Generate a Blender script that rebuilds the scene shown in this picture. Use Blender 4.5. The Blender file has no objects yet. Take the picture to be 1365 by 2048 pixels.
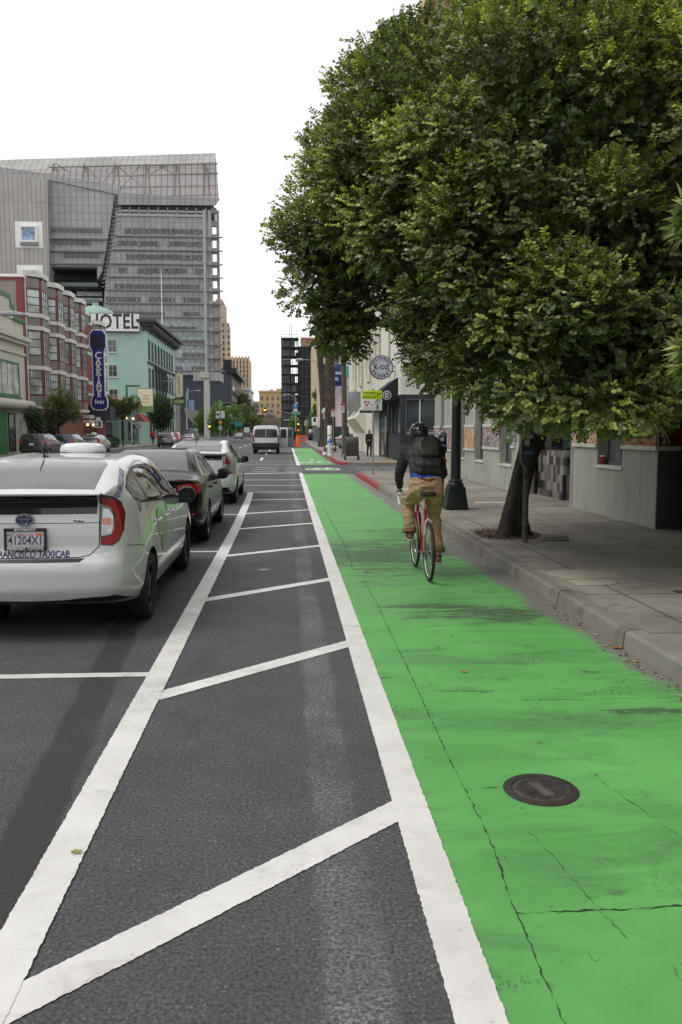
import bpy,bmesh,math,random
import numpy as np
from mathutils import Vector,Matrix
from mathutils.bvhtree import BVHTree
S=bpy.context.scene
COL=S.collection
R=math.radians
random.seed(7)
cam_d=bpy.data.cameras.new("camera")
cam=bpy.data.objects.new("camera",cam_d)
COL.objects.link(cam)
cam.location=(0,0,1.7)
cam.rotation_euler=(R(90-5.57),0,R(-3.73))
cam_d.sensor_fit='VERTICAL'
cam_d.sensor_height=36.0
cam_d.lens=36.0*1650/2048
cam_d.clip_start=0.1
cam_d.clip_end=5000
S.camera=cam
W=bpy.data.worlds.new("World")
S.world=W
W.use_nodes=True
nt=W.node_tree
nt.nodes.clear()
wo=nt.nodes.new('ShaderNodeOutputWorld')
wb=nt.nodes.new('ShaderNodeBackground')
sk=nt.nodes.new('ShaderNodeTexSky')
sk.sky_type='NISHITA'
sk.sun_disc=False
sk.sun_elevation=R(54.4)
sk.sun_rotation=R(258)
sk.air_density=1.0
sk.dust_density=2.0
sk.ozone_density=1.0
cl=nt.nodes.new('ShaderNodeMix');cl.data_type='RGBA'
cl.inputs[0].default_value=0.84
cl.inputs[7].default_value=(6.9,6.85,6.8,1)
nt.links.new(sk.outputs[0],cl.inputs[6])
nt.links.new(cl.outputs[2],wb.inputs[0])
wb.inputs[1].default_value=0.15
nt.links.new(wb.outputs[0],wo.inputs[0])
sun_d=bpy.data.lights.new("sun",'SUN')
sun=bpy.data.objects.new("sun",sun_d)
COL.objects.link(sun)
sun_d.energy=1.1
sun_d.angle=R(24)
sun_d.color=(1.0,0.955,0.89)
sun.rotation_euler=Vector((-0.70,-0.15,1.0)).to_track_quat('Z','Y').to_euler()
S.view_settings.view_transform='Standard'
S.view_settings.look='None'
S.view_settings.gamma=1
S.view_settings.exposure=0.22
try:
 S.cycles.use_denoising=True
 S.cycles.denoiser='OPENIMAGEDENOISE'
 S.cycles.max_bounces=8
 S.cycles.transparent_max_bounces=16
 S.cycles.sample_clamp_indirect=8
except Exception:
 pass
_F=1650.0
_y,_p=R(3.73),R(5.57)
_F0=Vector((math.sin(_y),math.cos(_y),0))
_RR=Vector((math.cos(_y),-math.sin(_y),0))
_FW=_F0*math.cos(_p)-Vector((0,0,1))*math.sin(_p)
_UP=_F0*math.sin(_p)+Vector((0,0,1))*math.cos(_p)
def _ray(x,y):return _FW+_RR*((x-682.5)/_F)+_UP*((1024-y)/_F)
def AT(x,y,Y):
 d=_ray(x,y);return Vector((0,0,1.7))+d*(Y/d.y)
def AX(x,y,X):
 d=_ray(x,y);return Vector((0,0,1.7))+d*(X/d.x)
def GR(x,y,z=0.0):
 d=_ray(x,y);return Vector((0,0,1.7))+d*((z-1.7)/d.z)
def tag(o,label=None,cat=None,group=None,kind=None):
 if label:o['label']=label
 if cat:o['category']=cat
 if group:o['group']=group
 if kind:o['kind']=kind
 return o
def thing(name,label,cat,loc=(0,0,0),rz=0.0,group=None):
 o=bpy.data.objects.new(name,None)
 o.empty_display_size=0.2
 COL.objects.link(o)
 o.location=loc
 o.rotation_euler=(0,0,rz)
 return tag(o,label,cat,group)
def copy_tree(o,parent=None):
 c=o.copy()
 COL.objects.link(c)
 if parent is not None:c.parent=parent
 for ch in list(o.children):copy_tree(ch,c)
 return c
class MB:
 """collects shapes, then links them as ONE mesh object"""
 def __init__(s):s.v=[];s.f=[];s.m=[];s.parts=[]
 def add(s,vs,fs,m=0):
  b=len(s.v)
  s.v.extend([tuple(v)for v in vs])
  s.f.extend([tuple(b+i for i in f)for f in fs])
  s.m.extend([m]*len(fs));s.parts.append((len(vs),len(fs)))
  return s
 def box(s,a,b,m=0):
  (x0,y0,z0),(x1,y1,z1)=a,b
  if x0>x1:x0,x1=x1,x0
  if y0>y1:y0,y1=y1,y0
  if z0>z1:z0,z1=z1,z0
  return s.add([(x0,y0,z0),(x1,y0,z0),(x1,y1,z0),(x0,y1,z0),(x0,y0,z1),(x1,y0,z1),(x1,y1,z1),(x0,y1,z1)],[(0,3,2,1),(4,5,6,7),(0,1,5,4),(1,2,6,5),(2,3,7,6),(3,0,4,7)],m)
 def quad(s,pts,m=0):return s.add(pts,[tuple(range(len(pts)))],m)
 def prism(s,poly,d,m=0):
  """poly: 3D points of one cap, d: extrusion vector"""
  n=len(poly);d=Vector(d)
  vs=[Vector(p)for p in poly]+[Vector(p)+d for p in poly]
  fs=[tuple(range(n))[::-1],tuple(range(n,2*n))]+[(i,(i+1)%n,n+(i+1)%n,n+i)for i in range(n)]
  return s.add(vs,fs,m)
 def tube(s,pts,r,n=8,m=0,cap=True,squash=None):
  pts=[Vector(p)for p in pts]
  rr=r if isinstance(r,(list,tuple))else[r]*len(pts)
  vs=[];fs=[]
  ref=None
  for i,p in enumerate(pts):
   t=(pts[min(i+1,len(pts)-1)]-pts[max(i-1,0)])
   t=t.normalized()if t.length>1e-9 else Vector((0,0,1))
   if ref is None:
    ref=Vector((1,0,0))if abs(t.x)<0.8 else Vector((0,1,0))
   a=(ref-t*ref.dot(t)).normalized();b=t.cross(a);ref=a
   for k in range(n):
    w=2*math.pi*k/n
    vs.append(p+(a*math.cos(w)+b*math.sin(w))*rr[i])
  for i in range(len(pts)-1):
   for k in range(n):
    fs.append((i*n+k,i*n+(k+1)%n,(i+1)*n+(k+1)%n,(i+1)*n+k))
  if cap:
   fs.append(tuple(range(n))[::-1]);fs.append(tuple(range((len(pts)-1)*n,len(pts)*n)))
  return s.add(vs,fs,m)
 def lathe(s,prof,o=(0,0,0),n=16,m=0,ax='z',sx=1.0,sy=1.0,cap=True):
  """prof: (radius, height) list"""
  o=Vector(o);vs=[];fs=[]
  for r_,h in prof:
   for k in range(n):
    w=2*math.pi*k/n
    c,d=r_*math.cos(w)*sx,r_*math.sin(w)*sy
    if ax=='z':vs.append(o+Vector((c,d,h)))
    elif ax=='x':vs.append(o+Vector((h,c,d)))
    else:vs.append(o+Vector((d,h,c)))
  for i in range(len(prof)-1):
   for k in range(n):
    fs.append((i*n+k,i*n+(k+1)%n,(i+1)*n+(k+1)%n,(i+1)*n+k))
  if cap and prof[0][0]>1e-6:fs.append(tuple(range(n))[::-1])
  if cap and prof[-1][0]>1e-6:fs.append(tuple(range((len(prof)-1)*n,len(prof)*n)))
  return s.add(vs,fs,m)
 def ball(s,o,rx,ry=None,rz=None,n=12,m=0):
  ry=ry or rx;rz=rz or rx;o=Vector(o);vs=[];fs=[]
  h=n//2+1
  for i in range(h+1):
   a=math.pi*i/h
   for k in range(n):
    w=2*math.pi*k/n
    vs.append(o+Vector((rx*math.sin(a)*math.cos(w),ry*math.sin(a)*math.sin(w),-rz*math.cos(a))))
  for i in range(h):
   for k in range(n):
    fs.append((i*n+k,i*n+(k+1)%n,(i+1)*n+(k+1)%n,(i+1)*n+k))
  return s.add(vs,fs,m)
 def split(s,name,mats,parent=None,off=None,**kw):
  """every shape added becomes a part of its own"""
  b=0;out=[];k=0
  for n_v,n_f in s.parts:
   q=MB();q.v=s.v[b:b+n_v];q.f=[tuple(i-b for i in f)for f in s.f[k:k+n_f]];q.m=s.m[k:k+n_f]
   out.append(q.build(name,mats,parent,off,**kw));b+=n_v;k+=n_f
  return out
 def build(s,name,mats,parent=None,off=None,bevel=0.0,seg=2,smooth=False,fix=True,angle=40):
  me=bpy.data.meshes.new(name)
  v=s.v
  if off is not None:
   ox,oy,oz=off
   v=[(a-ox,b-oy,c-oz)for a,b,c in v]
  me.from_pydata(v,[],s.f)
  if not isinstance(mats,(list,tuple)):mats=[mats]
  for mm in mats:me.materials.append(mm)
  me.polygons.foreach_set('material_index',s.m)
  if fix or bevel:
   bm=bmesh.new();bm.from_mesh(me)
   bmesh.ops.remove_doubles(bm,verts=bm.verts,dist=1e-5)
   bmesh.ops.dissolve_degenerate(bm,edges=bm.edges,dist=1e-6)
   if fix:bmesh.ops.recalc_face_normals(bm,faces=bm.faces)
   if bevel:
    es=[e for e in bm.edges if len(e.link_faces)==2 and e.calc_face_angle(0)>0.6]
    bmesh.ops.bevel(bm,geom=es,offset=bevel,segments=seg,affect='EDGES',clamp_overlap=True,profile=0.5)
   bm.to_mesh(me);bm.free()
  if smooth or bevel:
   try:me.set_sharp_from_angle(angle=R(angle))
   except Exception:pass
   me.polygons.foreach_set('use_smooth',[True]*len(me.polygons))
  me.update()
  o=bpy.data.objects.new(name,me)
  COL.objects.link(o)
  if parent is not None:o.parent=parent
  return o
def text_mesh(body,size,bold=0.0,extrude=0.0,width=1.0,align='CENTER',spacing=1.0,res=2):
 cu=bpy.data.curves.new('lettering','FONT')
 cu.body=body;cu.size=size;cu.offset=bold;cu.extrude=extrude
 cu.align_x=align;cu.align_y='CENTER';cu.space_character=spacing;cu.resolution_u=res
 ob=bpy.data.objects.new('lettering',cu)
 COL.objects.link(ob)
 dg=bpy.context.evaluated_depsgraph_get()
 me=bpy.data.meshes.new_from_object(ob.evaluated_get(dg))
 bpy.data.objects.remove(ob);bpy.data.curves.remove(cu)
 if width!=1.0:
  for v in me.vertices:v.co.x*=width
 return me
def lettering(body,size,loc,mat,parent=None,rot=(R(90),0,0),name='lettering',off=None,**kw):
 me=text_mesh(body,size,**kw)
 me.materials.clear();me.materials.append(mat)
 o=bpy.data.objects.new(name,me)
 COL.objects.link(o)
 loc=Vector(loc)
 if off is not None:loc=loc-Vector(off)
 o.location=loc;o.rotation_euler=rot
 if parent is not None:o.parent=parent
 return o
def _nodes(name):
 m=bpy.data.materials.new(name);m.use_nodes=True
 t=m.node_tree;t.nodes.clear()
 out=t.nodes.new('ShaderNodeOutputMaterial')
 return m,t,out
def _n(t,kind,**kw):
 n=t.nodes.new(kind)
 for k,v in kw.items():
  if k in n.inputs.keys():
   n.inputs[k].default_value=v
  else:setattr(n,k,v)
 return n
def _math(t,op,a,b=None,clamp=False):
 n=t.nodes.new('ShaderNodeMath');n.operation=op;n.use_clamp=clamp
 for i,v in enumerate((a,b)):
  if v is None:continue
  if isinstance(v,(int,float)):n.inputs[i].default_value=v
  else:t.links.new(v,n.inputs[i])
 return n.outputs[0]
def _map(t,v,a,b,c,d,smooth=False):
 n=t.nodes.new('ShaderNodeMapRange')
 if smooth:n.interpolation_type='SMOOTHSTEP'
 t.links.new(v,n.inputs[0])
 for i,x in enumerate((a,b,c,d)):n.inputs[i+1].default_value=x
 return n.outputs[0]
def _mix(t,f,a,b,mode='MIX'):
 n=t.nodes.new('ShaderNodeMix');n.data_type='RGBA';n.blend_type=mode
 for i,v in((0,f),(6,a),(7,b)):
  if isinstance(v,(int,float)):n.inputs[i].default_value=v
  elif isinstance(v,(tuple,list)):n.inputs[i].default_value=(*v[:3],1)
  else:t.links.new(v,n.inputs[i])
 return n.outputs[2]
def _noise(t,co,scale,detail=4,rough=0.55,dist=0.0,stretch=None):
 if stretch is not None:
  mp=t.nodes.new('ShaderNodeMapping');mp.inputs['Scale'].default_value=stretch
  t.links.new(co,mp.inputs[0]);co=mp.outputs[0]
 n=t.nodes.new('ShaderNodeTexNoise')
 n.inputs['Scale'].default_value=scale;n.inputs['Detail'].default_value=detail
 n.inputs['Roughness'].default_value=rough;n.inputs['Distortion'].default_value=dist
 t.links.new(co,n.inputs['Vector'])
 return n.outputs[0]
def _co(t,world=False):
 if world:
  return t.nodes.new('ShaderNodeNewGeometry').outputs['Position']
 return t.nodes.new('ShaderNodeTexCoord').outputs['Object']
def _xyz(t,co):
 n=t.nodes.new('ShaderNodeSeparateXYZ');t.links.new(co,n.inputs[0]);return n.outputs
def _bump(t,bs,h,strength,dist=0.01):
 n=t.nodes.new('ShaderNodeBump');n.inputs['Strength'].default_value=strength;n.inputs['Distance'].default_value=dist
 t.links.new(h,n.inputs['Height']);t.links.new(n.outputs[0],bs.inputs['Normal'])
def mat(name,col,rough=0.6,metal=0.0,var=0.12,scale=3.0,fine=0.06,fscale=60.0,bump=0.0,bscale=80.0,coat=0.0,spec=0.5,streak=0.0,emit=None):
 m,t,out=_nodes(name)
 bs=_n(t,'ShaderNodeBsdfPrincipled',Roughness=rough,Metallic=metal)
 bs.inputs['Specular IOR Level'].default_value=spec
 bs.inputs['Coat Weight'].default_value=coat
 bs.inputs['Coat Roughness'].default_value=0.04
 co=_co(t)
 c=col
 if var or fine:
  f=_map(t,_noise(t,co,scale,5),0.3,0.7,1-var,1+var)
  g=_map(t,_noise(t,co,fscale,3),0.3,0.7,1-fine,1+fine)
  f=_math(t,'MULTIPLY',f,g)
  if streak:
   s_=_map(t,_noise(t,co,1.0,4,stretch=(4,4,0.25)),0.45,0.75,1.0,1-streak)
   f=_math(t,'MULTIPLY',f,s_)
  vv=t.nodes.new('ShaderNodeCombineXYZ')
  for i in range(3):t.links.new(f,vv.inputs[i])
  c=_mix(t,1.0,col,vv.outputs[0],'MULTIPLY')
  t.links.new(c,bs.inputs['Base Color'])
  rr=_map(t,_noise(t,co,scale*2.3,4),0.3,0.7,max(0.02,rough*0.8),min(1,rough*1.2))
  t.links.new(rr,bs.inputs['Roughness'])
 else:
  bs.inputs['Base Color'].default_value=(*col,1)
 if bump:_bump(t,bs,_noise(t,co,bscale,4),bump)
 if emit:
  bs.inputs['Emission Color'].default_value=(*emit[0],1);bs.inputs['Emission Strength'].default_value=emit[1]
 t.links.new(bs.outputs[0],out.inputs[0])
 return m
def car_paint(name,col,metal=0.0,rough=0.28):
 m,t,out=_nodes(name)
 bs=_n(t,'ShaderNodeBsdfPrincipled',Roughness=rough,Metallic=metal)
 bs.inputs['Coat Weight'].default_value=1.0;bs.inputs['Coat Roughness'].default_value=0.03
 co=_co(t)
 z=_xyz(t,co)[2]
 dirt=_math(t,'MULTIPLY',_map(t,z,0.15,0.6,0.6,0.0,True),_map(t,_noise(t,co,6,5),0.3,0.7,0.2,1.0))
 f=_map(t,_noise(t,co,1.7,3),0.3,0.7,0.0,0.08)
 c=_mix(t,f,col,tuple(x*0.75 for x in col))
 c=_mix(t,dirt,c,tuple(0.55*x+0.03 for x in col))
 t.links.new(c,bs.inputs['Base Color'])
 _bump(t,bs,_noise(t,co,900,1),0.02,0.001)
 t.links.new(bs.outputs[0],out.inputs[0])
 return m
def glass_mat(name,tint=(0.55,0.62,0.6),refl=1.0):
 m,t,out=_nodes(name)
 tr=t.nodes.new('ShaderNodeBsdfTransparent');tr.inputs[0].default_value=(*tint,1)
 gl=t.nodes.new('ShaderNodeBsdfGlossy');gl.inputs['Roughness'].default_value=0.02;gl.inputs[0].default_value=(refl,refl,refl,1)
 lw=t.nodes.new('ShaderNodeFresnel');lw.inputs[0].default_value=1.6
 mx=t.nodes.new('ShaderNodeMixShader')
 t.links.new(lw.outputs[0],mx.inputs[0]);t.links.new(tr.outputs[0],mx.inputs[1]);t.links.new(gl.outputs[0],mx.inputs[2])
 t.links.new(mx.outputs[0],out.inputs[0])
 return m
def rear_glass(name):
 m,t,out=_nodes(name)
 tr=t.nodes.new('ShaderNodeBsdfTransparent');tr.inputs[0].default_value=(.5,.54,.52,1)
 gl=t.nodes.new('ShaderNodeBsdfGlossy');gl.inputs['Roughness'].default_value=0.03;gl.inputs[0].default_value=(1,1,1,1)
 df=t.nodes.new('ShaderNodeBsdfDiffuse');df.inputs[0].default_value=(.42,.44,.42,1)  # pale grey diffuse layer stands in for sky reflected in the glass
 m1=t.nodes.new('ShaderNodeMixShader');t.links.new(_map(t,_noise(t,_co(t),2.5,3),.3,.7,.12,.26),m1.inputs[0]);t.links.new(tr.outputs[0],m1.inputs[1]);t.links.new(df.outputs[0],m1.inputs[2])
 lw=t.nodes.new('ShaderNodeFresnel');lw.inputs[0].default_value=2.0
 mx=t.nodes.new('ShaderNodeMixShader')
 t.links.new(lw.outputs[0],mx.inputs[0]);t.links.new(m1.outputs[0],mx.inputs[1]);t.links.new(gl.outputs[0],mx.inputs[2])
 t.links.new(mx.outputs[0],out.inputs[0])
 return m
def window_glass(name,col=(0.05,0.06,0.065),rough=0.06):
 """building panes: dark, shiny, uneven"""
 m,t,out=_nodes(name)
 bs=_n(t,'ShaderNodeBsdfPrincipled',Roughness=rough)
 co=_co(t)
 f=_map(t,_noise(t,co,0.9,3),0.35,0.65,0.0,1.0)
 c=_mix(t,f,tuple(x*0.55 for x in col),tuple(min(1,x*1.7)for x in col))
 t.links.new(c,bs.inputs['Base Color'])
 bs.inputs['Specular IOR Level'].default_value=0.8
 _bump(t,bs,_noise(t,co,1.3,2),0.05,0.05)
 t.links.new(bs.outputs[0],out.inputs[0])
 return m
def lamp_mat(name,col,strength):
 m,t,out=_nodes(name)
 e=t.nodes.new('ShaderNodeEmission');e.inputs[0].default_value=(*col,1);e.inputs[1].default_value=strength
 t.links.new(e.outputs[0],out.inputs[0])
 return m
WHITE=mat('white_paint',(0.78,0.77,0.74),0.5,var=0.08)
WHITEM=mat('white_enamel',(0.75,0.75,0.75),0.35,var=0.05)
BLACK=mat('black_plastic',(0.012,0.012,0.013),0.4)
RUBBER=mat('tyre_rubber',(0.018,0.018,0.018),0.75,var=0.2,bump=0.1)
STEEL=mat('galvanised_steel',(0.36,0.37,0.37),0.45,0.7,var=0.2,scale=8)
CHROME=mat('polished_metal',(0.72,0.73,0.74),0.12,1.0,var=0.04)
DKGREEN=mat('dark_green_iron',(0.012,0.02,0.017),0.38,var=0.25,scale=6,bump=0.05)
REDP=mat('red_sign_paint',(0.5,0.03,0.035),0.4)
BLUEP=mat('navy_sign_paint',(0.012,0.02,0.16),0.4)
ORANGE=mat('orange_plastic',(0.85,0.12,0.03),0.45)
SEATM=mat('grey_seat_cloth',(0.09,0.09,0.09),0.85)
INTER=mat('dark_interior_trim',(0.035,0.035,0.035),0.7)
PANE=window_glass('dark_window_glass')
PANEL_=window_glass('curtained_window_glass',(0.33,0.36,0.35),0.12)
# ================================================================ THE GROUND
def asphalt_mat():
 m,t,out=_nodes('asphalt')
 bs=_n(t,'ShaderNodeBsdfPrincipled',Roughness=0.85)
 co=_co(t,True);x,y,z=_xyz(t,co)[:3]
 grain=_noise(t,co,70,4,0.75)
 vo=t.nodes.new('ShaderNodeTexVoronoi');vo.inputs['Scale'].default_value=75;t.links.new(co,vo.inputs['Vector'])
 vc=t.nodes.new('ShaderNodeSeparateColor');t.links.new(vo.outputs['Color'],vc.inputs[0])
 speck=_math(t,'MULTIPLY',_map(t,vc.outputs[0],0.80,0.95,0,1),_map(t,vo.outputs['Distance'],0.25,0.5,1,0))
 big=_noise(t,co,0.55,5,0.6)
 mid=_noise(t,co,3.5,4,0.6)
 base=_mix(t,_map(t,grain,0.36,0.64,0,1),(0.026,0.027,0.029),(0.130,0.134,0.140))
 base=_mix(t,_math(t,'MULTIPLY',speck,_map(t,_noise(t,co,6,4,.7),.42,.62,.08,.8)),base,(0.27,0.265,0.25))
 pit0=_map(t,_noise(t,co,38,4,.7),.30,.38,.75,0)
 base=_mix(t,pit0,base,(0.015,0.015,0.016))
 f=_math(t,'MULTIPLY',_map(t,big,0.3,0.7,0.80,1.16),_map(t,mid,0.3,0.7,0.88,1.1))
 wob=_math(t,'MULTIPLY',_math(t,'SUBTRACT',_noise(t,co,1.6,4),0.5),0.12)
 xs=_math(t,'ADD',x,wob)
 d1=_math(t,'ABSOLUTE',_math(t,'SUBTRACT',xs,0.205))
 strip=_map(t,d1,0.07,0.125,1,0,True)
 worn=_math(t,'MULTIPLY',strip,_map(t,_noise(t,co,1.3,5,0.7),0.40,0.62,0.10,0.95))
 worn=_math(t,'MULTIPLY',worn,_map(t,_noise(t,co,58,4,0.8),0.47,0.58,0.0,1.0))
 c=_mix(t,_math(t,'MULTIPLY',worn,0.75),base,(0.34,0.34,0.335))
 sx=_math(t,'ADD',_math(t,'ADD',xs,0.83),_math(t,'MULTIPLY',y,0.081))
 d2=_math(t,'ABSOLUTE',sx)
 seam=_map(t,d2,0.09,0.135,1,0,True)
 c=_mix(t,_math(t,'MULTIPLY',seam,_map(t,mid,0.3,0.7,0.55,0.9)),c,(0.028,0.028,0.029))
 oil=_map(t,_noise(t,co,1.3,5,0.65,0.6,stretch=(1,0.5,1)),0.555,0.70,0,0.6,True)
 c=_mix(t,oil,c,(0.03,0.03,0.031))
 vv=t.nodes.new('ShaderNodeCombineXYZ')
 for i in range(3):t.links.new(f,vv.inputs[i])
 c=_mix(t,1.0,c,vv.outputs[0],'MULTIPLY')
 t.links.new(c,bs.inputs['Base Color'])
 _bump(t,bs,grain,0.55,0.006)
 t.links.new(bs.outputs[0],out.inputs[0])
 return m
def green_mat():
 m,t,out=_nodes('green_lane_paint')
 bs=_n(t,'ShaderNodeBsdfPrincipled',Roughness=0.62)
 co=_co(t,True);x,y,z=_xyz(t,co)[:3]
 big=_noise(t,co,0.8,5,0.6)
 g=_mix(t,_map(t,big,0.3,0.7,0,1),(0.098,0.350,0.088),(0.145,0.462,0.118))
 g=_mix(t,_map(t,_noise(t,co,60,4,0.7),0.55,0.8,0,0.35),g,(0.085,0.26,0.08))
 bare=_mix(t,_noise(t,co,40,4),(0.12,0.118,0.105),(0.25,0.24,0.215))
 sc=_map(t,_noise(t,co,1.0,6,0.68,0.5,stretch=(1.5,4.5,1)),0.50,0.74,0,0.62,True)
 c=_mix(t,sc,g,(0.075,0.17,0.07))
 rub=_math(t,'MULTIPLY',_map(t,_noise(t,co,2.1,5,0.6,0.8,stretch=(1,2.4,1)),0.60,0.72,0,0.8,True),_map(t,_noise(t,co,30,3),0.35,0.6,0.2,1))
 c=_mix(t,rub,c,(0.05,0.085,0.05))
 flk=_map(t,_noise(t,co,9,6,0.75),0.65,0.70,0,0.75)
 c=_mix(t,flk,c,(0.07,0.075,0.06))
 bd=_map(t,_noise(t,co,0.9,5,0.6,1.2,stretch=(0.8,2.2,1)),0.46,0.66,0,0.34,True)
 c=_mix(t,bd,c,(0.075,0.20,0.065))
 tp=_math(t,'MULTIPLY',_map(t,_noise(t,co,1.5,3,0.5,0.4,stretch=(0.9,1.6,1)),0.58,0.66,0,1,True),_map(t,_noise(t,co,55,2,0.6,stretch=(1,.55,1)),0.50,0.56,0,0.55))
 c=_mix(t,tp,c,(0.06,0.115,0.055))
 spk=_map(t,_noise(t,co,26,3,0.6),0.70,0.74,0,0.8)
 c=_mix(t,spk,c,(0.03,0.045,0.025))
 ln=_noise(t,co,1.1,4,0.55,1.5,stretch=(1.4,0.7,1))
 hl=_math(t,'MULTIPLY',_map(t,_math(t,'ABSOLUTE',_math(t,'SUBTRACT',ln,0.5)),0.0008,0.004,1,0),_map(t,_noise(t,co,2.6,3),0.52,0.6,0,0.6))
 c=_mix(t,hl,c,(0.05,0.10,0.04))
 def stain(cx,cy,rx,ry,s=0.85,edge=0.35,sc_=2.6):
  nz=_math(t,'MULTIPLY',_math(t,'SUBTRACT',_noise(t,co,sc_,7,0.72,0.9,stretch=(.8,3.0,1)),0.5),4.2)
  a=_math(t,'POWER',_math(t,'DIVIDE',_math(t,'SUBTRACT',x,cx),rx),2.0)
  b=_math(t,'POWER',_math(t,'DIVIDE',_math(t,'SUBTRACT',y,cy),ry),2.0)
  d=_math(t,'ADD',_math(t,'SQRT',_math(t,'ADD',a,b)),nz)
  return _math(t,'MULTIPLY',_map(t,d,1-edge,1+edge*0.4,s,0,True),_map(t,_noise(t,co,14,4,.7),.35,.6,.55,1))
 c=_mix(t,stain(2.05,7.5,0.85,0.34,0.95,.6),c,(0.065,0.07,0.06))
 c=_mix(t,stain(1.45,7.85,0.5,0.12,0.85),c,(0.06,0.075,0.055))
 c=_mix(t,stain(1.2,11.3,1.0,1.6,0.95,0.8,1.6),c,(0.035,0.055,0.033))
 c=_mix(t,stain(1.9,13.6,0.6,1.2,0.5,0.9,2.0),c,(0.05,0.10,0.045))
 c=_mix(t,stain(1.6,4.6,0.9,0.22,0.5,0.9,1.8),c,(0.055,0.13,0.05))
 c=_mix(t,stain(1.7,3.1,0.9,0.3,0.40,0.9,2.2),c,(0.055,0.14,0.05))
 c=_mix(t,stain(2.2,11.9,0.45,0.8,0.8),c,(0.075,0.075,0.065))
 c=_mix(t,stain(2.25,4.75,0.35,0.06,0.85,0.3,4),c,(0.05,0.07,0.05))
 gx=_math(t,'ADD',x,_math(t,'MULTIPLY',_math(t,'SUBTRACT',_noise(t,co,1.6,6,0.65,0.4,stretch=(1,0.6,1)),0.5),0.6))
 gx=_math(t,'ADD',gx,_math(t,'MULTIPLY',_math(t,'SUBTRACT',_noise(t,co,11,5,0.75),0.5),0.22))
 bareY=_map(t,y,4.5,9.5,0.0,0.22)
 gx=_math(t,'ADD',gx,bareY)
 gut=_map(t,gx,2.46,2.62,0,1,True)
 c=_mix(t,gut,c,bare)
 t.links.new(c,bs.inputs['Base Color'])
 t.links.new(_map(t,big,0.3,0.7,0.5,0.75),bs.inputs['Roughness'])
 _bump(t,bs,_noise(t,co,110,3,0.7),0.22,0.004)
 t.links.new(bs.outputs[0],out.inputs[0])
 return m
def roadpaint_mat():
 m,t,out=_nodes('white_road_paint')
 bs=_n(t,'ShaderNodeBsdfPrincipled',Roughness=0.55)
 co=_co(t,True)
 c=_mix(t,_map(t,_noise(t,co,2.5,5),0.3,0.7,0,1),(0.66,0.65,0.63),(0.80,0.79,0.77))
 sm=_map(t,_noise(t,co,2.2,6,0.72,0.9,stretch=(1,1.8,1)),0.50,0.72,0,0.5,True)
 c=_mix(t,sm,c,(0.40,0.385,0.36))
 ty=_math(t,'MULTIPLY',_map(t,_noise(t,co,0.9,4,0.6,0.3,stretch=(1.2,.5,1)),0.55,0.66,0,1,True),_map(t,_noise(t,co,42,3,.7),.45,.6,0,.5))
 c=_mix(t,ty,c,(0.20,0.195,0.19))
 ck=_noise(t,co,2.4,5,0.6,1.2)
 hl=_math(t,'MULTIPLY',_map(t,_math(t,'ABSOLUTE',_math(t,'SUBTRACT',ck,0.5)),0.001,0.005,1,0),_map(t,_noise(t,co,1.7,3),0.5,0.6,0,0.45))
 c=_mix(t,hl,c,(0.22,0.21,0.20))
 chip=_map(t,_noise(t,co,15,7,0.8),0.635,0.675,0,0.8)
 c=_mix(t,chip,c,(0.13,0.13,0.13))
 pit=_map(t,_noise(t,co,130,3,0.75),0.62,0.72,0,0.6)
 c=_mix(t,pit,c,(0.25,0.25,0.25))
 t.links.new(c,bs.inputs['Base Color'])
 _bump(t,bs,_noise(t,co,120,3),0.2,0.004)
 t.links.new(bs.outputs[0],out.inputs[0])
 return m
def concrete_mat(name,a=(0.15,0.14,0.125),b=(0.27,0.255,0.235),joints=None,jx=None):
 m,t,out=_nodes(name)
 bs=_n(t,'ShaderNodeBsdfPrincipled',Roughness=0.85)
 co=_co(t,True);x,y,z=_xyz(t,co)[:3]
 c=_mix(t,_map(t,_noise(t,co,0.9,6,0.65),0.3,0.7,0,1),a,b)
 c=_mix(t,_map(t,_noise(t,co,120,3,0.7),0.3,0.7,0,0.35),c,tuple(v*0.5 for v in a))
 st=_map(t,_noise(t,co,2.0,7,0.74,0.7),0.50,0.70,0,0.6,True)
 c=_mix(t,st,c,tuple(v*0.45 for v in a))
 gum=_map(t,_noise(t,co,7,2,0.5),0.74,0.77,0,0.8)
 c=_mix(t,gum,c,(0.03,0.03,0.03))
 h=_noise(t,co,90,3)
 if joints:
  for ax_,per,w in joints:
   v=(x,y)[ax_]
   wv=_math(t,'ADD',v,_math(t,'MULTIPLY',_math(t,'SUBTRACT',_noise(t,co,4,3),0.5),0.03))
   fr=_math(t,'ABSOLUTE',_math(t,'SUBTRACT',_math(t,'FRACT',_math(t,'DIVIDE',wv,per)),0.5))
   j=_map(t,fr,0.5-w/per,0.5-0.4*w/per,0,1)
   c=_mix(t,_math(t,'MULTIPLY',j,0.8),c,(0.035,0.032,0.03))
   sl=t.nodes.new('ShaderNodeTexWhiteNoise');sl.noise_dimensions='1D'
   t.links.new(_math(t,'FLOOR',_math(t,'ADD',_math(t,'DIVIDE',v,per),0.5)),sl.inputs['W'])
   k=_map(t,sl.outputs[0],0,1,0.86,1.1)
   vv=t.nodes.new('ShaderNodeCombineXYZ')
   for i in range(3):t.links.new(k,vv.inputs[i])
   c=_mix(t,1.0,c,vv.outputs[0],'MULTIPLY')
 t.links.new(c,bs.inputs['Base Color'])
 _bump(t,bs,h,0.25,0.004)
 t.links.new(bs.outputs[0],out.inputs[0])
 return m
ASPH=asphalt_mat();GREEN=green_mat();RPAINT=roadpaint_mat()
CONC=concrete_mat('sidewalk_concrete',(0.195,0.175,0.150),(0.37,0.342,0.298),joints=((1,1.52,0.02),(0,1.60,0.018)))
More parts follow.
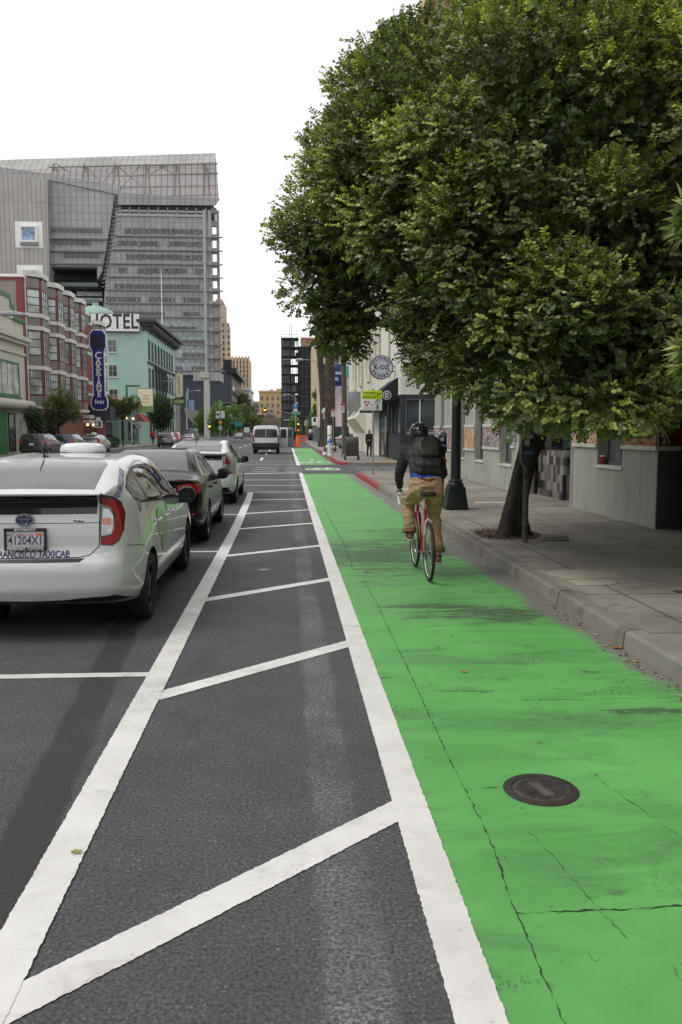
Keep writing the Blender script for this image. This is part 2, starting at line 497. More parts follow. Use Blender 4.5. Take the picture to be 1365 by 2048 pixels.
CURBM=concrete_mat('curb_concrete',(0.15,0.14,0.122),(0.32,0.298,0.262),joints=((1,3.1,0.02),))
CONCF=concrete_mat('pale_sidewalk_concrete',(0.24,0.225,0.2),(0.36,0.34,0.31),joints=((1,1.6,0.03),))
WORNP=mat('worn_road_paint',(.42,.41,.40),.7,var=.3,scale=4,fine=.3)
CRACK=mat('crack_dirt',(0.028,0.045,0.024),0.95,var=0.5,scale=20)
REDCURB=mat('red_curb_paint',(0.30,0.035,0.04),0.6,var=0.35,scale=5,fine=0.3)
YELLOWT=mat('yellow_tactile_paint',(0.62,0.34,0.06),0.6)
def struct(o):o['kind']='structure';return o
mb=MB();mb.quad([(-900,-60,0),(900,-60,0),(900,2600,0),(-900,2600,0)])
struct(mb.build('road',ASPH))
def ribbon(mb,pts,w,z,jit=0.004,step=0.06,m=0,maxn=400):
 """painted band along a polyline, its two edges slightly ragged"""
 pts=[Vector((p[0],p[1],0))for p in pts]
 L=[0]
 for a,b in zip(pts,pts[1:]):L.append(L[-1]+(b-a).length)
 n=max(2,min(maxn,int(L[-1]/step)))
 lv=[];rv=[]
 rnd=random.Random(int(L[-1]*1000)+int(z*1e5))
 for i in range(n+1):
  s=L[-1]*i/n
  k=max(j for j in range(len(L)-1)if L[j]<=s+1e-9)
  d=(pts[k+1]-pts[k]).normalized();p=pts[k]+d*(s-L[k]);nn=Vector((-d.y,d.x,0))
  ww=w if not isinstance(w,tuple)else w[0]+(w[1]-w[0])*i/n
  a=p+nn*(ww/2+rnd.uniform(-jit,jit));b=p-nn*(ww/2+rnd.uniform(-jit,jit))
  lv.append((a.x,a.y,z));rv.append((b.x,b.y,z))
 fs=[(i,i+1,n+1+i+1,n+1+i)for i in range(n)]
 mb.add(lv+rv,fs,m)
mb=MB();ribbon(mb,[(1.62,-1.5),(1.62,33.2)],2.0,0.0025,0.004,0.02,0,1800)
struct(mb.build('bicycle_lane',GREEN))
mb=MB();ribbon(mb,[(1.55,42.3),(1.52,84)],1.9,0.0025,0.004,0.5)
struct(mb.build('bicycle_lane',GREEN))
mb=MB();mb.quad([(1.0,36.2,0.0025),(2.25,36.2,0.0025),(2.2,38.9,0.0025),(0.98,38.9,0.0025)])
struct(mb.build('bicycle_lane',GREEN))
mb=MB()
ribbon(mb,[(0.55,-1),(0.55,10),(0.545,20),(0.55,33.6)],0.155,0.0072,0.0030,step=0.013,maxn=2800)
struct(mb.build('road_marking',RPAINT))
mb=MB()
ribbon(mb,[(-0.905,-1),(-0.905,6),(-0.91,14),(-0.97,20.5),(-1.03,23.2)],0.16,0.0072,0.0030,step=0.013,maxn=2000)
struct(mb.build('road_marking',RPAINT))
for ya,yb in((-0.6,0.6),(2.36,3.54),(5.25,6.48),(8.31,9.38),(11.29,12.2),(14.45,15.23),(17.2,17.89),(20.62,20.75)):
 mb=MB();ribbon(mb,[(-0.88,ya-.046),(0.53,yb+.046)],0.15,0.0048,0.0030,step=0.012)
 struct(mb.build('road_marking',RPAINT))
for ya,w in((23.3,.13),(26.2,.13),(29.2,.15),(42.6,.2),(45.2,.18),(48.2,.18)):
 mb=MB();ribbon(mb,[(-3.0 if ya>24 else-0.95,ya-0.1),(0.47,ya)],w,0.0048)
 struct(mb.build('road_marking',RPAINT))
mb=MB();ribbon(mb,[(-3.2,33.0),(0.62,34.0)],0.32,0.0092)
struct(mb.build('road_marking',RPAINT))
for yy in(5.75,11.72,17.0):
 mb=MB();ribbon(mb,[(-3.25,yy),(-0.95,yy-0.02)],0.1,0.0048,.003)
 struct(mb.build('road_marking',RPAINT))
for yy in(35.3,37.1,39.1):
 for xa,xb in((-5.6,-4.4),(-3.4,-2.4),(-1.5,-0.45),(-0.1,0.68),(3.1,4.2),(4.4,6.6)):
  mb=MB();ribbon(mb,[(xa,yy),(xb,yy)],0.30,0.0072,0.01,0.2)
  struct(mb.build('road_marking',WORNP))
mb=MB();ribbon(mb,[(0.57,41.6),(0.53,84)],0.2,0.0072,step=0.3)
struct(mb.build('road_marking',RPAINT))
for ya in(49,61,73,85,97,109):
 mb=MB();ribbon(mb,[(-1.55,ya),(-1.6,ya+5)],0.16,0.0072,step=0.3);struct(mb.build('road_marking',RPAINT))
 mb=MB();ribbon(mb,[(-4.9,ya),(-4.95,ya+5)],0.16,0.0072,step=0.3);struct(mb.build('road_marking',RPAINT))
 mb=MB();ribbon(mb,[(-8.2,ya),(-8.25,ya+5)],0.16,0.0072,step=0.3);struct(mb.build('road_marking',RPAINT))
def bike_symbol(cx,cy,s,z):
 mb=MB()
 for dx in(-0.36,0.36):
  ring=[(cx+(dx+0.24*math.cos(a))*s,cy+0.62*math.sin(a)*s)for a in[2*math.pi*k/14 for k in range(15)]]
  ribbon(mb,ring,0.11*s,z,0.002,0.12)
 for i,(a,b)in enumerate((((-.36,0),(-.16,.95)),((-.36,0),(.02,.05)),((.02,.05),(.28,1.0)),((-.14,.8),(.25,.85)),((.36,0),(.22,1.2)),((-.24,1.0),(-.06,1.0)))):
  ribbon(mb,[(cx+a[0]*s,cy+a[1]*s),(cx+b[0]*s,cy+b[1]*s)],0.10*s,z+0.0015*(i+1),0.002,0.2)
 return struct(mb.build('road_marking',RPAINT))
bike_symbol(1.6,37.3,1.25,0.0065)
bike_symbol(1.55,45.6,1.3,0.0065)
mb=MB()
mb.quad([(1.30,49.4,.0105),(1.5,48.4,.0105),(1.7,49.4,.0105)]);ribbon(mb,[(1.5,49.4),(1.5,51)],0.14,0.0065)
struct(mb.build('road_marking',RPAINT))
def crack(pts,w=0.008,jit=0.005,z=0.0050):
 mb=MB();rnd=random.Random(int(pts[0][1]*997));out=[]
 for a,b in zip(pts,pts[1:]):
  n=max(2,int(math.dist(a,b)/0.022))
  for i in range(n):
   u=i/n;out.append((a[0]+(b[0]-a[0])*u+rnd.uniform(-jit,jit),a[1]+(b[1]-a[1])*u+rnd.uniform(-jit,jit)))
 out.append(pts[-1])
 lv,rv=[],[]
 for i,p in enumerate(out):
  q=out[min(i+1,len(out)-1)];o_=out[max(i-1,0)]
  d=Vector((q[0]-o_[0],q[1]-o_[1],0));d=d.normalized()if d.length>1e-6 else Vector((0,1,0))
  nn=Vector((-d.y,d.x,0));ww=w*rnd.choice((0.03,.15,.3,.45,.7))*rnd.uniform(.5,1)
  lv.append((p[0]+nn.x*ww,p[1]+nn.y*ww,z));rv.append((p[0]-nn.x*ww,p[1]-nn.y*ww,z))
 n=len(out)-1
 mb.add(lv+rv,[(i,i+1,n+1+i+1,n+1+i)for i in range(n)])
 return struct(mb.build('pavement_crack',CRACK))
crack([(0.78,2.0),(0.80,2.75),(0.84,3.3),(0.83,4.0),(0.85,5.2),(0.86,6.4),(0.88,8.0),(0.86,9.3)],0.007)
crack([(0.80,10.0),(0.86,12.2),(0.83,14.5),(0.82,17),(0.8,19)],0.010,0.02)
crack([(0.80,2.72),(1.2,2.72),(1.7,2.74),(2.5,2.73)],0.010)
crack([(0.83,3.74),(1.0,3.75)],0.005)
crack([(1.32,5.02),(1.8,5.0),(2.5,5.0)],0.006)
crack([(0.86,12.25),(1.6,12.25),(2.5,12.2)],0.02,0.015)
crack([(0.9,10.1),(1.6,10.12),(2.55,10.05)],0.010,0.01)
crack([(1.2,9.0),(2.4,9.0)],0.005,0.01)
crack([(1.1,15.9),(2.5,15.9)],0.012)
crack([(1.02,3.3),(1.08,2.9),(1.13,2.55)],0.003,0.01)
crack([(1.5,3.9),(1.62,3.3),(1.72,3.0),(2.0,2.95)],0.003,0.008)
crack([(1.5,7.5),(1.9,7.2),(2.35,6.9)],0.006,0.015)
MHM=mat('cast_iron',(0.085,0.078,0.075),0.55,0.4,var=0.3,scale=20,bump=0.3,bscale=150)
MHR=mat('tarred_rim',(0.032,0.026,0.025),0.8,var=0.3,scale=15,bump=0.5,bscale=90)
t_=thing('manhole_cover','round cast iron manhole cover set in the green bicycle lane','manhole cover',(1.195,3.71,0.0))
mb=MB();mb.lathe([(0.0,.008),(0.125,.0085),(0.132,.006)],n=48);cover=mb.build('cover',MHM,t_,smooth=True)
mb=MB();mb.lathe([(0.134,.0055),(0.138,.010),(0.172,.0095),(0.178,.0045)],n=48,cap=False);mb.build('rim',MHR,t_,smooth=True)
mb=MB()
for i in range(-13,14):
 for j in range(-13,14):
  a,b=i*0.0088+(j%2)*0.0044,j*0.0088
  if a*a+b*b<0.114**2 and not(abs(a)<0.030 and abs(b)<0.088):mb.box((a-.0027,b-.0027,.008),(a+.0027,b+.0027,.0105))
mb.build('tread_studs',MHM,cover,fix=False)
mb=MB();mb.box((-.026,-.082,.008),(-.020,.082,.011));mb.box((.020,-.082,.008),(.026,.082,.011));mb.box((-.026,.076,.0081),(.026,.082,.0111));mb.box((-.026,-.082,.0081),(.026,-.076,.0111))
mb.box((-.014,-.07,.008),(.014,.07,.0098));mb.build('name_plate',mat('worn_iron',(.16,.15,.14),.5,.4),cover,fix=False)
t_.rotation_euler[2]=R(14)
p=GR(529,1140)
t_=thing('utility_cap','small round metal utility cap set in the asphalt between the slanted white bars','utility cap',(p.x,p.y,0))  # small round utility cap let into the road
mb=MB();mb.lathe([(0,.005),(.06,.005),(.064,.002)],n=24);mb.build('cap',mat('dull_zinc',(.22,.22,.21),.5,.5,var=.3,scale=20),t_,smooth=True)
mb=MB();mb.lathe([(.065,.001),(.07,.006),(.095,.005),(.10,.001)],n=24,cap=False);mb.build('rim',MHM,t_,smooth=True)
XC=2.62
def pavement(pts,z,mt,name='sidewalk'):
 mb=MB();mb.prism([(x,y,-0.05)for x,y in pts],(0,0,z+0.05));return struct(mb.build(name,mt))
corner=[(XC+0.16+1.7-1.7*math.cos(a),30.9+1.7*math.sin(a))for a in[R(d)for d in(0,15,30,45,60,75,90)]]
pavement([(XC+0.165,-6)]+corner[::1]+[(14,32.6),(14,-6)],0.15,CONC)
def curb(pts,mt,z=0.15,w=0.16,name='curb',slant=0.03):
 """kerb stone: slightly sloped face, worn top edge"""
 mb=MB();n=len(pts);P=[Vector((p[0],p[1],0))for p in pts];secs=[]
 for i in range(n):
  d=(P[min(i+1,n-1)]-P[max(i-1,0)]).normalized();nn=Vector((d.y,-d.x,0))
  secs.append([P[i]+nn*o+Vector((0,0,h))for o,h in((0.0,-0.04),(slant*.7,z-.025),(slant+.004,z-.006),(slant+.018,z+.001),(w,z+.0015),(w,-0.04))])
 vs=[v for s_ in secs for v in s_];fs=[]
 for i in range(n-1):
  for k in range(5):fs.append((i*6+k,i*6+k+1,(i+1)*6+k+1,(i+1)*6+k))
 mb.add(vs,fs)
 return struct(mb.build(name,mt))
steps=[(XC+random.uniform(-.006,.006),y)for y in np.arange(-5,24.5,0.8)]
for k in range(0,len(steps)-1,4):
 seg=steps[k:k+5]
 if len(seg)>1:curb([(x,y+(0.008 if i==0 else-0.008 if i==len(seg)-1 else 0))for i,(x,y)in enumerate(seg)],CURBM)
yl=steps[-1][1]
curb([(XC,yl),(XC,27),(XC,30.9)],REDCURB)
curb([(XC+1.7-1.7*math.cos(R(d)),30.9+1.7*math.sin(R(d)))for d in(0,15,30)],REDCURB)
curb([(XC+1.7-1.7*math.cos(R(d)),30.9+1.7*math.sin(R(d)))for d in(30,45,60,75,90)]+[(14,32.62)],CURBM)
far=[(XC+0.16+1.7-1.7*math.cos(a),43.2-1.7*math.sin(a))for a in[R(d)for d in(90,75,60,45,30,15,0)]]
pavement([(14,41.5)]+far+[(XC+.16,170),(14,170)],0.15,CONCF)
curb([(14,41.48)]+[(XC+1.7-1.7*math.cos(R(d)),43.2-1.7*math.sin(R(d)))for d in(90,75,60,45)],CURBM)
curb([(XC+1.7-1.7*math.cos(R(d)),43.2-1.7*math.sin(R(d)))for d in(45,30,15,0)]+[(XC,52)],REDCURB)
curb([(XC,52),(XC,58)],CURBM);curb([(XC,58),(XC,62)],WHITE);curb([(XC,62),(XC,70)],REDCURB);curb([(XC,70),(XC,170)],CURBM)
mb=MB();mb.box((4.35,41.75,.148),(6.1,42.5,.158));struct(mb.build('tactile_paving',YELLOWT))
mb=MB();mb.quad([(3.0,21.5,.1535),(4.0,21.6,.1535),(4.0,22.5,.1535),(3.0,22.4,.1535)]);struct(mb.build('pavement_patch',mat('pale_patch',(.42,.40,.36),.8)))
mb=MB();mb.quad([(4.05,17.6,.1535),(4.75,17.55,.1535),(4.95,17.95,.1535),(4.15,18.0,.1535)]);struct(mb.build('pavement_patch',mat('white_patch',(.46,.44,.40),.8)))
PATCH=concrete_mat('lid_concrete',(0.36,0.33,0.27),(0.46,0.43,0.36))
def lid(pts,label):
 mb=MB();mb.prism([(x,y,.1515)for x,y in pts],(0,0,.006));o=mb.build('pavement_hatch',PATCH,bevel=0.004)
 return tag(o,label,'pavement hatch','concrete hatches in the near pavement')
a=[GR(x,y,.15)for x,y in((1090,1148),(1105,1141),(1225,1139),(1262,1153),(1258,1155),(1128,1159))]
lid([(p.x,p.y)for p in a],'larger pale concrete hatch sunk in the pavement near the tree')
a=[GR(x,y,.15)for x,y in((1136,1163),(1150,1159),(1220,1158),(1240,1165),(1228,1170),(1158,1172))]
lid([(p.x,p.y)for p in a],'smaller pale oval hatch beside the larger one in the pavement')
mb=MB();p=GR(1362,1184,.15);mb.box((p.x-.06,p.y-.05,.151),(p.x+.25,p.y+.06,.1545));struct(mb.build('drain_slot',CRACK))
SOIL=mat('leaf_litter_soil',(0.07,0.06,0.048),0.95,var=0.5,scale=14,fine=0.4,bump=0.6,bscale=40)
mb=MB();mb.prism([(2.84,11.9,.14),(3.05,11.62,.14),(3.55,11.66,.14),(3.80,11.95,.14),(3.85,12.5,.14),(3.62,12.9,.14),(3.1,12.85,.14),(2.86,12.5,.14)],(0,0,.016));struct(mb.build('soil',SOIL))
mb=MB()
for i in range(260):
 x,y=random.triangular(2.82,3.8,3.0),random.uniform(11.65,12.85);a=random.uniform(0,6.28);s_=random.uniform(.02,.04)
 z=.158+random.uniform(0,.012)
 mb.quad([(x+s_*math.cos(a),y+s_*math.sin(a),z),(x+.45*s_*math.cos(a+1.6),y+.45*s_*math.sin(a+1.6),z+.008),(x-s_*math.cos(a),y-s_*math.sin(a),z+.004),(x-.45*s_*math.cos(a+1.6),y-.45*s_*math.sin(a+1.6),z)])
o=mb.build('leaf_litter',mat('dry_leaf',(0.16,0.085,0.035),0.8,var=0.5,scale=30),fix=False);o['kind']='stuff'
mb=MB()
for i in range(200):
 y=random.uniform(3.5,14)if i>60 else random.uniform(4.2,8)
 x=2.60-abs(random.gauss(0,.07));a=random.uniform(0,6.28);s_=random.uniform(.006,.026)
 mb.quad([(x+s_*math.cos(a),y+s_*math.sin(a),.010),(x+.5*s_*math.cos(a+1.6),y+.5*s_*math.sin(a+1.6),.016),(x-s_*math.cos(a),y-s_*math.sin(a),.011),(x-.5*s_*math.cos(a+1.6),y-.5*s_*math.sin(a+1.6),.009)],i%3)
o=mb.build('gutter_litter',[mat('dry_leaf_tan',(.35,.24,.10),.8),mat('dry_leaf_brown',(.14,.07,.035),.8),mat('grit',(.3,.29,.27),.9)],fix=False);o['kind']='stuff'
def fallen(px,py,col,size,label,z=.009):
 p=GR(px,py);mb=MB();n=10
 ring=[(p.x+size*math.cos(6.283*k/n)*(1 if k else 1.3),p.y+.6*size*math.sin(6.283*k/n),z+.006+.006*math.sin(3*k))for k in range(n)]
 mb.add(ring+[(p.x,p.y,z+.001)],[(k,(k+1)%n,n)for k in range(n)])
 tag(mb.build('fallen_leaf',col),label,'leaf','fallen leaves on the road')
fallen(153,1710,mat('yellow_green_leaf',(.30,.30,.05),.6),.022,'yellow green leaf fallen on the broad white line at lower left',.0115)
fallen(735,1145,mat('tan_leaf',(.42,.30,.14),.7),.045,'tan curled leaf fallen on the green lane left of the bicycle')
fallen(929,1346,mat('orange_leaf',(.40,.20,.06),.7),.022,'small orange leaf fallen in the middle of the green lane')
fallen(1236,1298,mat('rust_leaf',(.36,.13,.05),.7),.04,'rust coloured leaf fallen in the gutter by the curb')
pavement([(-15.98,-20),(-26,-20),(-26,180),(-15.98,180)],0.15,CONCF)
curb([(-15.8,180),(-15.8,100),(-15.8,-20)],CURBM)
# ================================================================ BUILDINGS
def bld(name,label,loc,group=None):return thing(name,label,'building',loc,0,group)
def win(par,off,x0,x1,z0,z1,y,face,frame,pane,depth=.12,fw=.07,bars=(1,1),sill=True,name='window'):
 """a framed window. face: 'S' looks to -Y (x0..x1 along X at Y=y), 'E' looks to +X / 'Wst' looks to -X (x0..x1 along Y at X=y)"""
 def P(a,d,z):
  if face=='S':return(a,y+d,z)
  if face=='E':return(y-d,a,z)
  return(y+d,a,z)
 def bx(mb,a0,a1,d0,d1,b0,b1,m=0):
  p,q=P(a0,d0,b0),P(a1,d1,b1);mb.box(p,q,m)
 f=MB()
 bx(f,x0,x0+fw,-.05,depth,z0,z1);bx(f,x1-fw,x1,-.05,depth,z0,z1)
 bx(f,x0+fw,x1-fw,-.05,depth,z1-fw,z1);bx(f,x0+fw,x1-fw,-.05,depth,z0,z0+fw)
 nx,nz=bars;t=.025 if fw<.15 else .04
 for i in range(1,nx):a=x0+(x1-x0)*i/nx;bx(f,a-t,a+t,-.02,.05,z0+fw,z1-fw)
 for i in range(1,nz):a=z0+(z1-z0)*i/nz;bx(f,x0+fw,x1-fw,-.03,.045,a-t,a+t)
 if sill:bx(f,x0-.08,x1+.08,-.16,0,z0-.12,z0-.004)
 fo=f.build(name,frame,par,off)
 p_=MB();bx(p_,x0+fw,x1-fw,-.012,.003,z0+fw,z1-fw)
 p_.build('pane',pane,fo,off)
 return fo
STUC=mat('grey_green_stucco',(0.36,0.375,0.325),0.88,var=0.14,scale=1.2,fine=0.05,fscale=40,bump=0.25,bscale=60,streak=0.22)
LEDGE=mat('white_ledge',(0.55,0.55,0.51),0.7,var=0.15)
CREAM=mat('cream_stucco',(0.66,0.60,0.47),0.85,var=0.1,streak=0.12)
CREAMW=mat('pale_stucco',(0.70,0.68,0.61),0.85,var=0.08,streak=0.1)
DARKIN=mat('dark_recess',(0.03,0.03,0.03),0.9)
COLM=mat('column_concrete',(0.24,0.245,0.225),0.85,var=0.15,bump=0.2)
def mural_mat(name,seed,ramp):
 m,t,out=_nodes(name)
 bs=_n(t,'ShaderNodeBsdfPrincipled',Roughness=0.6)
 co=_co(t)
 mp=t.nodes.new('ShaderNodeMapping');mp.inputs['Location'].default_value=(seed*3.1,seed*5.3,seed);mp.inputs['Scale'].default_value=(1,1.5,1);t.links.new(co,mp.inputs[0])
 n=_noise(t,mp.outputs[0],1.5,5,0.6,2.2)
 rp=t.nodes.new('ShaderNodeValToRGB');rp.color_ramp.interpolation='CONSTANT'
 els=rp.color_ramp.elements
 for i,(p_,c_)in enumerate(ramp):
  e=els[i]if i<2 else els.new(p_)
  e.position=p_;e.color=(*c_,1)
 t.links.new(_map(t,n,0.28,0.72,0,1),rp.inputs[0])
 w=_noise(t,mp.outputs[0],3.3,4,0.5,3.0)
 line=_map(t,_math(t,'ABSOLUTE',_math(t,'SUBTRACT',w,0.5)),0.006,0.02,1,0)
 c=_mix(t,_math(t,'MULTIPLY',line,0.9),rp.outputs[0],(0.02,0.015,0.02))
 t.links.new(c,bs.inputs['Base Color']);t.links.new(bs.outputs[0],out.inputs[0])
 return m
MUR1=mural_mat('mural_orange',1.0,((0,(.55,.17,.04)),(.2,(.62,.50,.30)),(.36,(.42,.05,.04)),(.5,(.70,.62,.48)),(.62,(.60,.34,.06)),(.74,(.12,.20,.32)),(.86,(.66,.60,.2))))
MUR2=mural_mat('mural_blue',4.0,((0,(.03,.05,.12)),(.25,(.62,.58,.52)),(.42,(.05,.12,.25)),(.55,(.45,.10,.05)),(.66,(.60,.56,.5)),(.78,(.10,.10,.12)),(.9,(.5,.38,.1))))
MUR3=mural_mat('mural_red_figures',7.0,((0,(.30,.05,.03)),(.3,(.42,.16,.08)),(.5,(.22,.03,.03)),(.62,(.50,.30,.20)),(.75,(.32,.08,.05)),(.88,(.55,.45,.38))))
MUR4=mural_mat('mural_dark_red',9.0,((0,(.20,.02,.02)),(.4,(.13,.015,.015)),(.6,(.26,.03,.02)),(.78,(.08,.04,.03)),(.9,(.35,.18,.03))))
WX=5.85
o0=(WX,22.0,0.15)
gb=bld('corner_building','grey stucco building with painted murals and tiled doorway behind the big tree',o0)
def yz(px,py):p=AX(px,py,WX);return p.y,p.z
wA=(yz(967,900)[0],yz(950,900)[0]);wB=(yz(1024,900)[0],yz(1000,900)[0]);wC=(yz(1246,900)[0],yz(1196,900)[0])
sA=yz(960,921)[1];sC=yz(1220,932)[1]
YE0,YE1,YN0,YN1=16.55,20.6,12.75,32.6
zl=1.62;ztop=17.0
mb=MB()
TH=.35
def wallrun(y0,y1,z0,z1,m=0):mb.box((WX,y0,z0),(WX+TH,y1,z1),m)
ZH=4.6
segs=sorted([(wA[0],wA[1],sA),(wB[0],wB[1],sA),(wC[0],wC[1],sC),(27.0,27.9,sA),(30.6,31.3,sA)])
y=YN0+TH
for a,b,s_ in segs:
 if a>YE0 and y<YE0:
  wallrun(y,YE0,.1,ZH);y=YE1
 wallrun(y,a,.1,ZH);wallrun(a,b,.1,s_);wallrun(a,b,3.5,ZH);y=b
wallrun(y,YN1,.1,ZH)
wallrun(YE0,YE1,3.3,ZH)
rw=MB();rw.box((WX+.02,12.735,.1),(WX+8,12.75+TH-.01,2.448));rw.build('return_wall',mat('shade_dark_render',(.085,.092,.084),.9,var=.15,bump=.2),gb,o0)  # deep shade of the recess is put into this dark wall colour
mb.box((WX+TH,12.752,2.45),(WX+8,12.75+TH,5.2));mb.box((WX+TH+.001,YN1-TH,.1),(WX+8,YN1,5.2))
mb.box((WX,-70,2.45),(WX+TH,12.75,5.2));mb.box((WX,-70,.1),(WX+TH,11.6,2.45))
mb.build('wall',STUC,gb,o0)
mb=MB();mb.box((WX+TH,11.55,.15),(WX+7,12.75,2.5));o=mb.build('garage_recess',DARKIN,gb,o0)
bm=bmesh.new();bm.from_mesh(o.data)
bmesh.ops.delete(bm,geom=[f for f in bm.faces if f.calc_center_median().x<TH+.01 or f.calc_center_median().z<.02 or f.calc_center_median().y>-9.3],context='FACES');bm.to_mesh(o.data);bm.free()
mb=MB();pan=[]
def band(y):return(1.47,2.08)if y<18.5 else(1.29-.034*(y-22.5),1.83)
y=YN0
cuts=[(wC[0],wC[1]),(YE0+.02,YE1+.3),(wB[0],wB[1]),(wA[0],wA[1]),(27.0,27.9),(30.6,31.3)]
runs=[]
for a,b in sorted(cuts):
 if a-y>.05:runs.append((y,a))
 y=b
runs.append((y,YN1))
for a,b in runs:
 zb,zt=band((a+b)/2)
 mb.box((WX-.045,a+.003,zb-.07),(WX+.02,b-.003,zb));mb.box((WX-.04,a+.003,zt+.003),(WX+.02,b-.003,zt+.09))
zb,zt=band(13)
mb.box((WX+TH,12.75-.045,zb-.07),(WX+6,12.75+.02,zb));mb.box((WX-.045,12.75-.045,zb-.07),(WX+TH,12.75,zb))
mb.split('ledge',LEDGE,gb,o0)
for i,(a,b)in enumerate(runs):
 zb,zt=band((a+b)/2)
 n=max(1,round((b-a)/1.4))
 for k in range(n):
  c,d=a+(b-a)*k/n+.01,a+(b-a)*(k+1)/n-.01
  m_=MUR3 if d<14.5 else(MUR2 if(i+k)%2==0 else MUR1)
  if d>24:m_=MUR1 if(k+i)%3 else MUR2
  q=MB();q.box((WX-.022,c,zb+.003),(WX-.002,d,zt));q.build('mural_panel',m_,gb,o0)
zb,zt=band(13)
q=MB();q.box((WX+.03,12.75-.036,zb+.003),(WX+3.2,12.75-.017,zt+.3));q.build('mural_panel',MUR4,gb,o0)
WF=mat('grey_window_frame',(.10,.105,.10),.5)
for a,b,s_ in segs:win(gb,o0,a+.002,b-.002,s_+.002,3.498,WX+.22,'Wst',WF,window_glass('shop_glass',(.09,.10,.10)),.08,.06,(2,1),False)
for a,b,s_ in segs:
 q=MB();q.box((WX-.03,a-.03,s_-.05),(WX+.21,b+.03,s_+.003));q.build('sill',LEDGE,gb,o0)
for px in(1159,1075):
 q=MB();p=AX(px,1000,WX+.16);q.lathe([(.19,0),(.165,.05),(.155,3.2)],(WX+.17,YE0+.2 if px>1100 else YE1-.35,.15),20);q.build('column',COLM,gb,o0,smooth=True)
def tile_mat():
 m,t,out=_nodes('chequered_tiles')
 bs=_n(t,'ShaderNodeBsdfPrincipled',Roughness=0.35)
 co=_co(t);mp=t.nodes.new('ShaderNodeMapping');mp.inputs['Scale'].default_value=(1/.16,1/.16,1/.2);mp.inputs['Location'].default_value=(.31,.27,.13);t.links.new(co,mp.inputs[0])
 fl=t.nodes.new('ShaderNodeVectorMath');fl.operation='FLOOR';t.links.new(mp.outputs[0],fl.inputs[0])
 wn=t.nodes.new('ShaderNodeTexWhiteNoise');t.links.new(fl.outputs[0],wn.inputs['Vector'])
 rp=t.nodes.new('ShaderNodeValToRGB');rp.color_ramp.interpolation='CONSTANT';e=rp.color_ramp.elements
 e[0].position=0;e[0].color=(.03,.03,.033,1);e[1].position=.3;e[1].color=(.09,.095,.095,1)
 for p_,c_ in((.5,(.22,.185,.165)),(.72,(.13,.11,.10)),(.86,(.25,.235,.22))):k=e.new(p_);k.color=(*c_,1)
 t.links.new(wn.outputs[0],rp.inputs[0]);t.links.new(rp.outputs[0],bs.inputs['Base Color']);t.links.new(bs.outputs[0],out.inputs[0])
 return m
TILE=tile_mat()
q=MB();q.box((WX+.35,18.2,.15),(WX+1.1,20.1,1.25));q.build('tiled_planter',TILE,gb,o0,bevel=.006)
q=MB();q.box((WX+1.1,20.25,.15),(WX+2.2,20.6,3.3));q.box((WX+.36,20.3,.15),(WX+1.098,20.6,2.0));q.build('tiled_panel',TILE,gb,o0)
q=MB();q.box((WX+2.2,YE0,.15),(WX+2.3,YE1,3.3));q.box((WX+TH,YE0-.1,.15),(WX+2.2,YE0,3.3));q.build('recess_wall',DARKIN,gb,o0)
q=MB();q.box((WX+1.0,16.9,.2),(WX+1.06,18.0,2.5));d_=q.build('door',mat('dark_door',(.03,.03,.033),.3),gb,o0)
q=MB();q.tube([(WX+.97,17.05,.9),(WX+.93,17.05,.95),(WX+.93,17.05,1.5),(WX+.97,17.05,1.55)],.015);q.build('handle',STEEL,d_,o0)
q=MB();q.box((WX+.98,18.3,1.3),(WX+1.02,20.2,3.0));sw=q.build('window',PANE,gb,o0)
for k,(c_,a,b,z0,z1)in enumerate((((.25,.45,.55),18.5,18.95,1.5,2.2),((.6,.62,.62),18.98,19.35,1.45,2.05),((.5,.32,.12),18.38,18.48,1.4,2.4))):
 q=MB();q.box((WX+.955,a,z0),(WX+.972,b,z1));q.build('poster',mat('poster_paper',c_,.7,var=.4,scale=9),sw,o0)
q=MB();q.box((WX+.002,YN0,ZH),(WX+8,YN1-.002,ztop-.6));q.box((WX+.002,-70,5.2),(WX+8,YN0,ztop-.6));q.build('upper_wall',CREAMW,gb,o0)
q=MB();q.box((WX,YN0+.001,2.45),(WX+TH,YN0+TH-.001,ZH));q.box((WX,YN0-.016,.1),(WX+.019,YN0+TH-.001,2.448));q.build('corner_strip',STUC,gb,o0)
q=MB()
q.box((WX-.95,-70,ztop-.35),(WX+8,YN1+.9,ztop+.15));q.box((WX-.55,-70,ztop-.7),(WX+8,YN1+.5,ztop-.352));q.box((WX-.2,-70,ztop-1.2),(WX+8,YN1+.15,ztop-.702))
for y in np.arange(-7.5,33,.9):q.prism([(WX-.85,y,ztop-.352),(WX-.2,y,ztop-.352),(WX-.2,y,ztop-1.1)],(0,.3,0))
q.build('cornice',mat('sand_cornice',(.62,.50,.34),.8,var=.1),gb,o0)
YEL=mat('yellow_trim',(.62,.53,.24),.75)
for k in range(6):
 for zz in(6.0,9.4,12.8):
  y=13.6+k*3.1
  q=MB();q.box((WX-.12,y-.25,zz-.2),(WX,y+1.75,zz+2.5));q.build('window_surround',YEL,gb,o0)
  win(gb,o0,y,y+1.5,zz,zz+2.2,WX-.13,'Wst',WF,PANE,.1,.07,(1,2))
q=MB()
for zz in(8.6,12.0):
 q.box((WX-1.1,26,zz),(WX-.13,30,zz+.06))
 for h in(.35,.7,1.05):q.tube([(WX-1.1,26,zz+h),(WX-1.1,30,zz+h)],.02,6)
 for y in np.arange(26,30.1,.4):q.tube([(WX-1.1,y,zz),(WX-1.1,y,zz+1.05)],.014,5)
q.build('fire_escape',BLACK,gb,o0)
